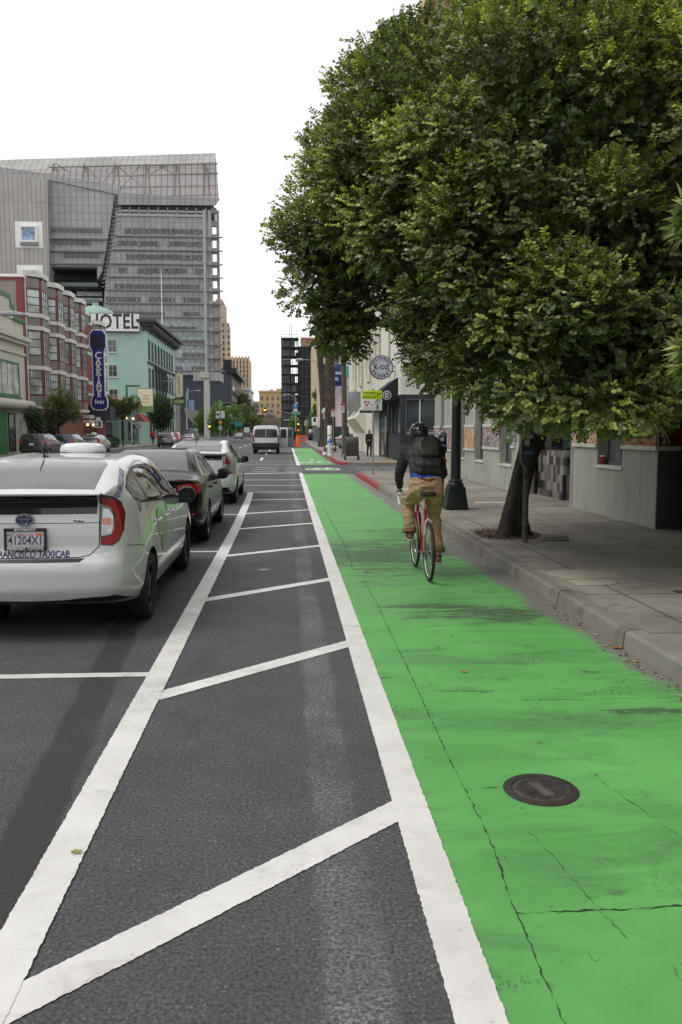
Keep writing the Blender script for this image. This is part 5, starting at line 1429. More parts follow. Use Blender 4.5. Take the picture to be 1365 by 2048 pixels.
def leaves_object(name,V,M,tone,mtl,parent=None,off=(0,0,0)):
 n=len(V)//M
 me=bpy.data.meshes.new(name)
 me.vertices.add(len(V));me.loops.add(len(V));me.polygons.add(n)
 me.vertices.foreach_set('co',(V-np.array(off)).astype(np.float32).ravel())
 me.loops.foreach_set('vertex_index',np.arange(len(V),dtype=np.int32))
 me.polygons.foreach_set('loop_start',np.arange(0,len(V),M,dtype=np.int32))
 me.polygons.foreach_set('loop_total',np.full(n,M,dtype=np.int32))
 me.polygons.foreach_set('use_smooth',np.zeros(n,dtype=bool))
 me.materials.append(mtl)
 a=me.attributes.new('tone','FLOAT','FACE')
 a.data.foreach_set('value',np.clip(tone,0,1).astype(np.float32))
 me.update()
 o=bpy.data.objects.new(name,me);COL.objects.link(o)
 if parent is not None:o.parent=parent
 return o
def twig_object(name,A,B,r,mtl,parent,off):
 """thin three sided sticks from A to B"""
 N=len(A);d=norm(B-A);s=norm(np.cross(d,np.array([.3,.2,1.0])));q=np.cross(d,s)
 V=[]
 for P_,rr in((A,r),(B,r*.5)):
  for k in range(3):
   w=2*math.pi*k/3;V.append(P_+(s*math.cos(w)+q*math.sin(w))*rr)
 V=np.stack(V,1).reshape(-1,3)-np.array(off)
 f=[]
 base=(np.arange(N)*6)[:,None]
 quads=np.concatenate([base+np.array(x)for x in([0,1,4,3],[1,2,5,4],[2,0,3,5])],0)
 me=bpy.data.meshes.new(name);me.from_pydata(V.tolist(),[],quads.tolist());me.materials.append(mtl);me.update()
 o=bpy.data.objects.new(name,me);COL.objects.link(o);o.parent=parent
 return o
BARK=bark_mat('dark_bark',(.018,.013,.010),(.085,.062,.047))
LEAF=leaf_mat('carob_leaf',(.040,.058,.027),(.112,.140,.043),(.33,.36,.095),.23,.38)
TWIG=mat('reddish_twig',(.07,.04,.025),.8)
rng=np.random.default_rng(5)
lobes=[]
for px,py,Y,r in((850,232,11.3,.88),(802,300,11.0,1.05),(722,400,10.8,.98),(672,455,10.8,.55),(700,495,10.7,.82),(800,205,11.2,.72),(660,350,11,.40),(738,290,11.1,.45),(660,565,10.8,.48),(655,622,10.8,.36),(628,515,10.8,.42),(745,525,10.6,.70),(1000,205,11.4,.92),(1180,60,11.2,1.9),(1360,110,10.6,2.0),(920,330,9.9,1.55),(890,450,9.8,1.18),(1100,330,9.2,1.75),(1300,380,8.9,1.65),(1090,540,8.9,1.5),(1250,570,8.4,1.35),(1390,560,8.6,1.3),(840,575,10.6,.45),(930,690,10.2,.52),(1020,690,9.6,.9),(1090,690,8.6,.98),(1190,675,7.9,.82),(1290,690,8.2,.72),(1395,710,8.6,.85),(1480,300,10.5,2.0),(1150,250,13.2,2.4),(950,350,13.0,1.8),(1050,600,12.4,1.5),(1300,550,12.4,1.7)):
 c=AT(px,py,Y);lobes.append((c.x,Y,c.z,r))
tb=(3.41,12.13,.15)
big=thing('carob_tree','large dense evergreen street tree overhanging the sidewalk and lane','tree',tb)
PP,DD,TT,UU=[],[],[],[]
Lc=np.array([l[:3]for l in lobes]);Lr=np.array([l[3]for l in lobes])
for i,(x,y,z,r)in enumerate(lobes):
 nc=int((17 if i<len(lobes)-5 else 8)*r*r)+3
 cu=norm(rng.normal(0,1,(nc,3)))
 cc=np.array([x,y,z])+cu*(r*rng.uniform(.74,1.0,nc))[:,None]
 dl=np.linalg.norm(cc[:,None,:]-Lc[None],axis=2)/Lr[None]
 dl[:,i]=9
 for c,u0,d_in in zip(cc,cu,dl.min(1)):
  if d_in<.66:continue
  rc=rng.uniform(.20,.40);n=int(800*rc*rc)+16
  u=norm(rng.normal(0,1,(n,3))+u0*.35)
  p=c+u*(rc*rng.uniform(.25,1.0,n)**.6)[:,None]
  d=norm(u*.75+u0*.45+np.array([0,0,.32])+rng.normal(0,.3,p.shape))
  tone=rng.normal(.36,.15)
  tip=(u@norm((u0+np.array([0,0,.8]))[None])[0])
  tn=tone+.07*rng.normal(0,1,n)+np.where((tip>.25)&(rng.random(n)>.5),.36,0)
  PP.append(p);DD.append(d);TT.append(tn);UU.append(norm(u*.5+u0*.8))
for i,(x,y,z,r)in enumerate(lobes[:-5]):
 n=int(16*r*r)
 u=norm(rng.normal(0,1,(n,3))+np.array([-.3,-.5,.15]))
 p0=np.array([x,y,z])+u*r*.95
 d0=norm(u+np.array([0,0,.45])+rng.normal(0,.3,(n,3)))
 for st in range(3):
  PP.append(p0+d0*.12*st);DD.append(norm(d0+rng.normal(0,.35,(n,3))));TT.append(.55+rng.normal(0,.15,n));UU.append(norm(u+rng.normal(0,.4,u.shape)))
P=np.concatenate(PP);D=np.concatenate(DD);T=np.concatenate(TT);UF=np.concatenate(UU)
z_floor=1.75+.0*P[:,0]
ok=(P[:,2]>z_floor)
P,D,T,UF=P[ok],D[ok],T[ok],UF[ok]
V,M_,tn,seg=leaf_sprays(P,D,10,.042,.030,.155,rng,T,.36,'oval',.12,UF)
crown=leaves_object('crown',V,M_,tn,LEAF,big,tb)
twig_object('twigs',seg[0]-(seg[1]-seg[0])*.5,seg[1],.0035,TWIG,crown,tb)
PP,DD=[],[]
for(x,y,z,r)in lobes:
 n=int(230*r*r*r)+60
 u=norm(rng.normal(0,1,(n,3)));rad=r*.80*rng.random(n)**(1/3)
 PP.append(np.array([x,y,z])+u*rad[:,None]);DD.append(norm(rng.normal(0,1,(n,3))))
P=np.concatenate(PP);D=np.concatenate(DD)
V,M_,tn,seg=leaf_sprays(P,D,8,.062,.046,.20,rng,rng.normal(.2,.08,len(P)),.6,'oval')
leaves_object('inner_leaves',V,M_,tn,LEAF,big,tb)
def noisy_trunk(path,radii,n=18,seed=1,lump=.12):
 mb=MB();rn=random.Random(seed)
 pts=[Vector(p)for p in path];vs=[];fs=[]
 ph=[rn.uniform(0,6.28)for _ in range(6)]
 for i,p in enumerate(pts):
  t=(pts[min(i+1,len(pts)-1)]-pts[max(i-1,0)]).normalized()
  a=Vector((1,0,0))-t*t.x;a.normalize();b=t.cross(a)
  for k in range(n):
   w=6.2832*k/n
   flare=1+lump*(math.sin(3*w+ph[0]+.35*i)+.7*math.sin(5*w+ph[1]-.25*i))*(1.6 if i<3 else .8)+.03*math.sin(11*w+i)
   vs.append(p+(a*math.cos(w)+b*math.sin(w))*radii[i]*flare)
 for i in range(len(pts)-1):
  for k in range(n):fs.append((i*n+k,i*n+(k+1)%n,(i+1)*n+(k+1)%n,(i+1)*n+k))
 fs.append(tuple(range((len(pts)-1)*n,len(pts)*n)))
 mb.add(vs,fs);return mb
bx,by=3.37,12.1
tp=[(bx,by,.08),(bx+.0,by,.22),(bx+.01,by,.40),(bx+.05,by,.65),(bx+.11,by-.02,1.0),(bx+.19,by-.05,1.35),(bx+.29,by-.12,1.7),(bx+.36,by-.22,2.1),(bx+.3,by-.35,2.6),(bx+.32,by-.5,3.2)]
noisy_trunk(tp,[.30,.225,.19,.165,.152,.150,.162,.17,.15,.12],seed=4).build('trunk',BARK,big,tb,smooth=True,angle=180)
mb=MB()
for i,(x,y,z,r)in enumerate(lobes):
 s=Vector(tp[7+i%3]);e=Vector((x,y,z));m1=s.lerp(e,.4)+Vector((0,0,.25*(e-s).length*.4));
 mb.tube([s,s.lerp(m1,.5),m1,m1.lerp(e,.5),e],[.10,.08,.06,.045,.02],7)
 for k in range(4):
  u=Vector(norm(rng.normal(0,1,(1,3)))[0]);q_=e+u*r*.85
  mb.tube([m1.lerp(e,.6),e.lerp(q_,.5)+Vector((0,0,.1)),q_],[.035,.022,.008],5)
mb.build('limbs',BARK,big,tb,smooth=True,fix=False)
q=MB();q.box((3.62,11.42,.155),(4.0,11.56,.215));tag(q.build('kerb_block',mat('grey_block',(.24,.23,.21),.9),bevel=.008),'short grey concrete edging block beside the foot of the big tree','block')
def small_tree(name,label,base,lobes,n,leaf,mtl,trunk_h,tr=.09,group=None,seed=1,forks=None,shape='quad',lean=(0,0)):
 rng=np.random.default_rng(seed)
 th=thing(name,label,'tree',base,0,group)
 PP,DD,TT=[],[],[]
 tot=sum(l[3]**2 for l in lobes)
 for(x,y,z,r)in lobes:
  k=int(n*r*r/tot)
  u=norm(rng.normal(0,1,(k,3)));rad=r*(1-np.abs(rng.normal(0,.3,k)))*(1+.12*np.sin(6*u[:,0])*np.sin(5*u[:,2]+x))
  PP.append(np.array([x,y,z])+u*rad[:,None]);DD.append(norm(u+rng.normal(0,.6,(k,3))));TT.append(.35+.16*rng.normal(0,1,k)+.12*u[:,2])
 P=np.concatenate(PP);D=np.concatenate(DD);T=np.concatenate(TT)
 V,M_,tn,seg=leaf_sprays(P,D,6,leaf,leaf*.6,leaf*2.2,rng,T,.6,shape)
 leaves_object('crown',V,M_,tn,mtl,th)
 q=MB();top=Vector((lean[0],lean[1],trunk_h))
 q.tube([(0,0,-.02),(lean[0]*.3,lean[1]*.3,trunk_h*.4),top],[tr*1.2,tr,tr*.8],8)
 for(x,y,z,r)in lobes:q.tube([top,Vector((x,y,z)).lerp(top,.4),(x,y,z)],[tr*.7,tr*.45,tr*.15],6)
 q.build('trunk',BARK,th,smooth=True,fix=False)
 return th
LEAF2=leaf_mat('street_tree_leaf',(.03,.042,.016),(.085,.115,.034),(.19,.20,.055),.2)
LEAF3=leaf_mat('dark_round_tree_leaf',(.010,.022,.010),(.03,.055,.018),(.07,.10,.03),.15)
LEAF4=leaf_mat('bright_street_tree_leaf',(.03,.06,.012),(.08,.14,.03),(.17,.22,.05),.3)
def at_curb(px,py,X):p=AX(px,py,X);return(X,p.y,.15)
b0=at_curb(118,880,-17.0)
small_tree('street_tree','full mid green street tree in front of the red and taupe inn',b0,[(0,0,3.0,.85),(.7,.3,3.3,.85),(-.4,.2,3.4,.75),(.4,0,4.0,.72),(1.1,-.2,2.9,.6),(-.1,0,2.5,.5)],2200,.10,LEAF2,1.9,.10,'street trees on the left',11)
b0=at_curb(70,880,-17.3)
small_tree('street_tree','thin dark street tree beside the red corner boards, left of the full tree',b0,[(0,0,2.3,.55),(-.2,.1,2.7,.45),(.3,0,2.0,.45),(.1,0,1.5,.4)],1100,.10,LEAF3,1.5,.06,'street trees on the left',12)
b0=at_curb(99,880,-18.4)
small_tree('street_tree','small bushy tree against the red brick under the bay windows',b0,[(0,0,1.9,.6),(.2,0,1.4,.5),(-.2,0,2.4,.45)],700,.10,LEAF3,1.0,.05,'street trees on the left',13)
b0=at_curb(247,895,-16.6)
small_tree('street_tree','slim forked street tree with a wide thin crown before the sage green house',b0,[(-1.3,0,4.3,.75),(-.4,0,4.0,.8),(.5,.2,4.2,.8),(1.2,0,4.5,.6),(-1.9,.2,4.6,.5),(.1,0,3.5,.55)],1700,.12,LEAF2,2.7,.07,'street trees on the left',14)
b0=at_curb(322,880,-17.2)
small_tree('street_tree','round dense dark street tree in front of the mint hotel corner',b0,[(0,0,4.4,1.7),(-.7,.2,3.9,1.2),(.7,-.2,4.0,1.2),(.2,.3,5.3,1.1),(-.2,0,2.9,1.1),(.5,0,2.8,.9)],3600,.15,LEAF3,2.0,.11,'street trees on the left',15)
for(px,py,X,hz,lab,sd,lf)in((440,878,-16.5,5.2,'bright green bushy tree beside the pale concrete leg',16,LEAF4),(462,876,-17.0,4.6,'bright green tree right behind the orange diamond sign',17,LEAF4),(489,872,-16.3,6.3,'olive green tall tree near the white block',18,LEAF2),(413,868,-22,4.0,'small green tree hidden behind the amber signal',19,LEAF4)):
 b0=at_curb(px,py,X);s_=abs(b0[1])/150.0
 small_tree('street_tree',lab,b0,[(0,0,hz*.75*s_,1.5*s_),(-.9*s_,0,hz*.6*s_,1.3*s_),(.9*s_,.2,hz*.6*s_,1.3*s_),(.2,0,hz*s_,1.1*s_),(0,0,hz*.35*s_,1.1*s_)],1500,.25*s_,lf,hz*.3,.12,'street trees on the left',sd)
b0=(AT(500,870,280).x,280,0)
small_tree('street_tree','olive green broad tree in front of the brown far house',b0,[(0,0,5,3.2),(-3.5,0,5.5,2.8),(2.5,0,4,2.5),(-2,0,8.5,2.3)],1200,.45,LEAF2,2.2,.2,'street trees on the left',20)
for px,Y,hz,lab,sd,rk in((590,255,6.2,'rounded green tree at the foot of the scaffold behind the amber signal',21,.25),(632,150,5.0,'narrow green tree right of the signal sign board',22,.22),(636,150,10.0,'tall slim green tree peeping out beside the palm trunk',23,.06)):
 x=AT(px,860,Y).x
 small_tree('street_tree',lab,(x,Y,0.15),[(0,0,hz*.55,hz*rk),(-.3,0,hz*.35,hz*rk),(.3,0,hz*.4,hz*rk),(0,0,hz*.8,hz*rk*.8)],1000,.3,LEAF4,hz*.25,.1,'street trees on the right',sd)
def shrub(label,base,lobes,n,leaf,seed,mtl=LEAF3,name='shrub'):
 rng=np.random.default_rng(seed)
 th=thing(name,label,'shrub',base)
 PP,DD,TT=[],[],[]
 for(x,y,z,r)in lobes:
  u=norm(rng.normal(0,1,(n,3)));PP.append(np.array([x,y,z])+u*r*rng.uniform(.7,1,(n,1)));DD.append(norm(u+rng.normal(0,.4,(n,3))));TT.append(rng.normal(.3,.15,n))
 V,M_,tn,_s=leaf_sprays(np.concatenate(PP),np.concatenate(DD),6,leaf,leaf*.6,leaf*2,rng,np.concatenate(TT),.6,'quad')
 leaves_object('foliage',V,M_,tn,mtl,th)
 q=MB()
 for(x,y,z,r)in lobes:q.tube([(x,y,0),(x,y,z)],[.05,.03],6)
 q.build('stem',BARK,th);return th
shrub('clipped round shrub at the edge of the left sidewalk',at_curb(229,897,-16.6),[(0,0,.5,.5)],500,.07,31)
shrub('low dark hedge under the bay windows of the inn',(LX+.5,69,.15),[(0,k*.55,.7,.55)for k in range(-6,7)],130,.09,32,name='hedge')
LEAF5=leaf_mat('narrow_yellow_leaf',(.05,.065,.025),(.12,.15,.05),(.28,.30,.13),.2)
rng=np.random.default_rng(77)
cs=[]
for px,py in((1385,440),(1378,455),(1392,425),(1385,690),(1378,710),(1386,735),(1390,760)):
 c=AT(px,py,5.2);cs.append((c.x,c.y,c.z))
nb=(cs[0][0]+.9,5.3,.15)
nar=thing('narrow_leaved_tree','pale narrow leaved tree whose tufts poke in at the right edge','tree',nb)
P=[];D=[]
for c in cs:
 for k in range(7):P.append(np.array(c)+rng.normal(0,.03,3));D.append(norm((np.array([-1,-.2,-.2])+rng.normal(0,.55,3))[None])[0])
for k in range(2600):  # out-of-view crown lobes, added to shade the sidewalk and block the sky
 u=norm(rng.normal(0,1,(1,3)))[0];P.append(np.array(((5.4,3.6,5.4),(4.6,.6,5.6),(3.6,-2.2,5.8))[k%3])+u*rng.uniform(.9,1.9)*np.array([1,1,1.2]));D.append(norm((u+rng.normal(0,.5,3))[None])[0])
V,M_,tn,_s=leaf_sprays(np.array(P),np.array(D),9,.13,.026,.05,rng,rng.normal(.55,.25,len(P)),.5,'lance')
leaves_object('crown',V,M_,tn,LEAF5,nar,nb)
q=MB();q.tube([(0,0,0),(.02,0,1.5),(-.05,0,4.0)],[.08,.06,.03],8)
for c in cs:q.tube([(-.05,0,min(3.9,c[2]-.6)),(c[0]-nb[0],c[1]-nb[1],c[2]-nb[2])],[.025,.006],5)
q.build('trunk',BARK,nar,smooth=True)
PALMB=bark_mat('palm_bark',(.05,.038,.030),(.20,.155,.12),(6,6,6))
PALML=leaf_mat('palm_frond',(.02,.035,.012),(.05,.08,.025),(.12,.15,.05),.15)
def palm(label,base,H,lean,r,seed,boots=True):
 rng=random.Random(seed);th=thing('palm_tree',label,'tree',base,0,'palm trees on the far block')
 q=MB();pts=[];rr=[]
 for i in range(15):u=i/14;pts.append((lean[0]*u*u,lean[1]*u,H*u));rr.append(r*(1.15-.3*u+(.25 if u<.06 else 0)))
 q.tube(pts,rr,12);tk=q.build('trunk',PALMB,th,smooth=True)
 if boots:
  q=MB();k=0
  for i in range(int(H/.11)):
   u=i*.11/H
   for j in range(9):
    a=6.283*j/9+i*.9+rng.uniform(-.2,.2);c=Vector((lean[0]*u*u,lean[1]*u,H*u));R_=r*(1.15-.3*u)
    d=Vector((math.cos(a),math.sin(a),0));t_=Vector((-d.y,d.x,0));w=.06*rng.uniform(.7,1.2);o_=rng.uniform(.05,.17)
    q.add([c+d*R_*.92-t_*w,c+d*R_*.92+t_*w,c+d*(R_+o_)+t_*w*.5+Vector((0,0,.16)),c+d*(R_+o_)-t_*w*.5+Vector((0,0,.16))],[(0,1,2,3)])
  q.build('leaf_boots',PALMB,tk,fix=False)
 q=MB()
 for f in range(26):
  a=rng.uniform(0,6.283);el=rng.uniform(-.9,1.1);L=rng.uniform(1.1,1.6);top=Vector((lean[0],lean[1],H))
  d=Vector((math.cos(a)*math.cos(el),math.sin(a)*math.cos(el),math.sin(el)));s_=Vector((-math.sin(a),math.cos(a),0))
  hub=top+d*L*.5
  for k in range(13):
   g=-1.15+2.3*k/12;v=(d*math.cos(g)+s_*math.sin(g))*L*.75;tip=hub+v+Vector((0,0,-.25*abs(g)-.1))
   n_=d.cross(s_)*.02+s_*.03
   q.add([hub-n_,hub+n_,tip],[(0,1,2)])
  q.tube([top,hub],.02,4)
 o=q.build('fronds',PALML,th,fix=False)
 at_=o.data.attributes.new('tone','FLOAT','FACE');at_.data.foreach_set('value',np.random.default_rng(seed).normal(.4,.15,len(o.data.polygons)).astype(np.float32))
 return th
p=GR(661,903,.15);palm('stoutest palm with shaggy leaf boots, right behind the white hydrant',(p.x,p.y,.15),12.5,(-.1,0),.36,1)
p=GR(649,894,.15);palm('leaning palm trunk, left of the shaggy palm',(p.x,p.y,.15),15.5,(-1.2,0),.30,2)
p=GR(690,908,.15);palm('smooth slim palm trunk beside the mailbox',(p.x,p.y,.15),11.5,(-.3,0),.17,3,False)
# ================================================================ VEHICLES
def pchip(xs,ys,q):
 xs=np.array(xs,float);ys=np.array(ys,float)
 h=np.diff(xs);d=np.diff(ys)/h
 m=np.zeros(len(xs))
 for i in range(1,len(xs)-1):
  if d[i-1]*d[i]>0:
   w1,w2=2*h[i]+h[i-1],h[i]+2*h[i-1];m[i]=(w1+w2)/(w1/d[i-1]+w2/d[i])
 m[0],m[-1]=d[0],d[-1]
 k=np.clip(np.searchsorted(xs,q)-1,0,len(h)-1)
 t=(q-xs[k])/h[k]
 return((1+2*t)*(1-t)**2*ys[k]+t*(1-t)**2*h[k]*m[k]+t*t*(3-2*t)*ys[k+1]+t*t*(t-1)*h[k]*m[k+1])
def crom(P,per):
 """Catmull-Rom through rows of P (K,2)"""
 P=np.array(P);K=len(P);out=[]
 for i in range(K-1):
  p0=P[i-1]if i else P[0]*2-P[1];p1,p2=P[i],P[i+1];p3=P[i+2]if i+2<K else P[-1]*2-P[-2]
  n=per[i]if isinstance(per,(list,tuple))else per
  for j in range(n):
   t=j/n
   a=.5*((2*p1)+(-p0+p2)*t+(2*p0-5*p1+4*p2-p3)*t*t+(-p0+3*p1-3*p2+p3)*t**3)
   out.append(a)
 out.append(P[-1]);return np.array(out)
def body_shell(st,rear_off,front_off,ny=70,per=(2,3,5,6,4,6,4,4),fall=.55):
 """st: list of (y, [9 (x,z) points bottom centre -> roof centre]); returns bmesh"""
 ys=[s[0]for s in st]
 K=len(st[0][1])
 q=np.unique(np.concatenate([np.linspace(ys[0],ys[-1],ny),ys[:3],ys[-3:]]))
 tab=np.array([[p for p in s[1]]for s in st])
 cur=np.stack([np.stack([pchip(ys,tab[:,k,c],q)for c in(0,1)],-1)for k in range(K)],1)
 rows=np.array([crom(c,per)for c in cur])
 rows[:,0,0]=0;rows[:,-1,0]=0
 rows[...,0]=np.maximum(rows[...,0],0)
 Q,J=rows.shape[:2]
 bm=bmesh.new();grid=[]
 rz=[r[0]for r in rear_off];rv=[r[1]for r in rear_off];fz=[r[0]for r in front_off];fv=[r[1]for r in front_off]
 def ypos(y,z,x=0):
  a=max(0,1-(y-ys[0])/fall);b=max(0,1-(ys[-1]-y)/fall)
  return y+a*a*np.interp(z,rz,rv)-b*b*np.interp(z,fz,fv)
 for i in range(Q):
  R_=[]
  for j in range(J):
   x,z=rows[i,j];R_.append(bm.verts.new((x,ypos(q[i],z),z)))
  L_=[R_[j]if j in(0,J-1)else bm.verts.new((-rows[i,j,0],ypos(q[i],rows[i,j,1]),rows[i,j,1]))for j in range(J)]
  grid.append((R_,L_))
 for i in range(Q-1):
  for s in(0,1):
   a,b=grid[i][s],grid[i+1][s]
   for j in range(J-1):
    f=[a[j],b[j],b[j+1],a[j+1]]
    try:bm.faces.new(f if s==0 else f[::-1])
    except ValueError:pass
 NX=10
 for i,bulge in((0,-.055),(Q-1,.12)):
  R_,L_=grid[i];prev=None
  for j in range(0,J):
   x,z=rows[i,j]
   if j in(0,J-1):row=[R_[j]]*(NX+1)
   else:
    row=[L_[j]]+[bm.verts.new((-x+2*x*k/NX,ypos(q[i],z)+bulge*(1-(2*k/NX-1)**2)*min(1,x/.5),z))for k in range(1,NX)]+[R_[j]]
   if prev:
    for k in range(NX):
     vs=[]
     for v in(prev[k],prev[k+1],row[k+1],row[k]):
      if v not in vs:vs.append(v)
     if len(vs)>2:
      try:bm.faces.new(vs if i==0 else vs[::-1])
      except ValueError:pass
   prev=row
 bmesh.ops.recalc_face_normals(bm,faces=bm.faces)
 bm.normal_update()
 return bm
class Shell:
 """cuts outlined regions out of a shell and hands each to a part of its own"""
 def __init__(s,bm):
  s.bm=bm;s.lay=bm.faces.layers.int.new('part');s.names=['body']
 def region(s,name,poly,ax,cond):
  """poly: outline in the plane across axis ax ('x': (y,z), 'y': (x,z), 'z': (x,y)); cond(centre, normal) limits the faces"""
  a,b={'x':(1,2),'y':(0,2),'z':(0,1)}[ax]
  bm=s.bm;bm.normal_update()
  P=[Vector(p)for p in poly]
  for i in range(len(P)):
   p,q=P[i],P[(i+1)%len(P)]
   d=q-p
   if d.length<1e-6:continue
   no=Vector((0,0,0));no[a]=d.y;no[b]=-d.x
   co=Vector((0,0,0));co[a]=p.x;co[b]=p.y
   lo0,hi0,lo1,hi1=min(p.x,q.x)-.01,max(p.x,q.x)+.01,min(p.y,q.y)-.01,max(p.y,q.y)+.01
   fs=[]
   for f in bm.faces:
    c=f.calc_center_median()
    if abs(c[a]-(p.x+q.x)/2)>d.length+.4 or abs(c[b]-(p.y+q.y)/2)>d.length+.4 or not cond(c,f.normal):continue
    va=[v.co[a]for v in f.verts]
    if max(va)<lo0 or min(va)>hi0:continue
    vb=[v.co[b]for v in f.verts]
    if max(vb)<lo1 or min(vb)>hi1:continue
    fs.append(f)
   g=list({e for f in fs for e in f.edges})+list({v for f in fs for v in f.verts})+fs
   if g:bmesh.ops.bisect_plane(bm,geom=g,dist=1e-5,plane_co=co,plane_no=no)
  if name not in s.names:s.names.append(name)
  k=s.names.index(name);n=len(P);hit=0
  for f in bm.faces:
   c=f.calc_center_median()
   if not cond(c,f.normal):continue
   x,y=c[a],c[b];ins=False
   for i in range(n):
    p,q=P[i],P[(i+1)%n]
    if(p.y>y)!=(q.y>y)and x<(q.x-p.x)*(y-p.y)/(q.y-p.y)+p.x:ins=not ins
   if ins:f[s.lay]=k;hit+=1
  return hit
 def pair(s,name,poly,ax,cond):
  s.region(name+'|R',poly,ax,lambda c,n:c.x>0 and cond(c,n))
  pl=[(-p[0],p[1])for p in poly]if ax!='x' else poly
  s.region(name+'|L',pl,ax,lambda c,n:c.x<0 and cond(c,n))
 def line(s,name,pts,w,ax,cond,both=True):
  """thin gap along a path"""
  for p,q in zip(pts,pts[1:]):
   p,q=Vector(p),Vector(q);d=(q-p).normalized();nn=Vector((-d.y,d.x))*w/2
   poly=[tuple(p-nn-d*w/2),tuple(q-nn+d*w/2),tuple(q+nn+d*w/2),tuple(p+nn-d*w/2)]
   if both:s.pair(name,poly,ax,cond)
   else:s.region(name,poly,ax,cond)
 def finish(s,root,mats,parents=None,drop=('hole',),offs=None):
  bm=s.bm;bm.normal_update()
  parents=parents or{};offs=offs or{}
  nrm={v:v.normal.copy()for v in bm.verts}
  groups={}
  for f in bm.faces:
   nm=s.names[f[s.lay]];groups.setdefault(nm,[]).append(f)
  gaps=[f for nm in list(groups)if nm.split('|')[0]=='gap' for f in groups.pop(nm)]
  objs={}
  order=sorted(groups,key=lambda n:(n.split('|')[0]in parents,n))
  for nm in order:
   base=nm.split('|')[0]
   if base in drop:continue
   fs=[(f,0)for f in groups[nm]]+([(f,1)for f in gaps]if base=='body' else[])
   idx={};vs=[];N=[];F_=[];mi=[]
   o_=offs.get(base,0)
   for f,m_ in fs:
    r=[]
    for v in f.verts:
     if v not in idx:idx[v]=len(vs);vs.append(tuple(v.co+nrm[v]*o_));N.append(nrm[v])
     r.append(idx[v])
    F_.append(r);mi.append(m_)
   me=bpy.data.meshes.new(base);me.from_pydata(vs,[],F_)
   mm=mats.get(base,mats['body']);me.materials.append(mm);
   if base=='body':me.materials.append(mats['gap'])
   me.polygons.foreach_set('material_index',mi);me.polygons.foreach_set('use_smooth',[True]*len(F_))
   try:me.normals_split_custom_set_from_vertices(N)
   except Exception:pass
   me.update()
   o=bpy.data.objects.new(base,me);COL.objects.link(o)
   pn=parents.get(base);side=nm.split('|')[1]if '|' in nm else ''
   o.parent=objs.get((pn,side))or objs.get((pn,''))or root if pn else root
   objs[(base,side)]=o
  s.objs=objs
  return objs
def circle_poly(cy,cz,r,n=28):return[(cy+r*math.cos(2*math.pi*k/n),cz+r*math.sin(2*math.pi*k/n))for k in range(n)]
GAP=mat('panel_gap',(.01,.01,.01),.8)
RIMS=mat('dark_steel_wheel',(.03,.03,.032),.45,.5);ALLOY=mat('silver_alloy',(.42,.43,.44),.3,.9)
REDLENS=mat('red_lens',(.33,.012,.018),.12,coat=1.0,var=.15,scale=12);CLEARL=mat('clear_lens',(.42,.43,.44),.1,.55,coat=1.0,var=.3,scale=16);AMBERL=mat('amber_lens',(.62,.22,.10),.2,coat=.8,var=.1)
DKLENS=mat('dark_lens_surround',(.06,.06,.065),.15,.3,coat=1.0)
RGLASS=rear_glass('painted_sheen_rear_glass')
CGLASS=glass_mat('car_glass',(.50,.54,.52));DGLASS=glass_mat('privacy_glass',(.10,.11,.115));FGLASS=glass_mat('clear_car_glass',(.72,.76,.74))
PLATEM=mat('licence_plate',(.60,.62,.66),.45,var=.04);PLATET=mat('plate_letters',(.05,.06,.10),.5)
def wheel(root,x,y,r,w,rim,spokes=5,parent_name='wheel'):
 s=1 if x>0 else-1
 t=bpy.data.objects.new(parent_name,None);COL.objects.link(t);t.parent=root;t.location=(x,y,r)
 q=MB();rr=r*.655
 q.lathe([(rr,-w/2+.02),(rr+.03,-w/2+.004),(r-.035,-w/2),(r-.008,-w/2+.025),(r,-w/2+.06),(r,w/2-.06),(r-.008,w/2-.025),(r-.035,w/2),(rr+.03,w/2-.004),(rr,w/2-.02)],n=40,ax='x',cap=False)
 q.build('tyre',RUBBER,t,smooth=True,angle=60)
 q=MB();o=s*(w/2-.03)
 q.lathe([(rr+.006,-w/2+.03),(rr-.02,0),(rr+.006,w/2-.03)],n=32,ax='x',cap=False)
 q.lathe([(rr+.012,o+s*.012),(rr-.012,o+s*.014),(rr-.02,o)],n=32,ax='x',cap=False)
 q.lathe([(.0,o+s*.012),(.055,o+s*.008),(.07,o-s*.012),(.0,o-s*.03)],n=20,ax='x')
 for k in range(spokes):
  a=2*math.pi*k/spokes+.3;c,d=math.cos(a),math.sin(a);wd=.035 if spokes>6 else .05
  pts=[(o-s*.004,c*.05-d*wd,d*.05+c*wd),(o-s*.004,c*.05+d*wd,d*.05-c*wd),(o,c*rr+d*wd*.8,d*rr-c*wd*.8),(o,c*rr-d*wd*.8,d*rr+c*wd*.8)]
  q.prism(pts,(-s*.03,0,0))
 q.lathe([(rr-.01,-s*.02+0),(.0,-s*.02)],n=28,ax='x')
 q.build('rim',rim,t,smooth=True,angle=35)
 return t
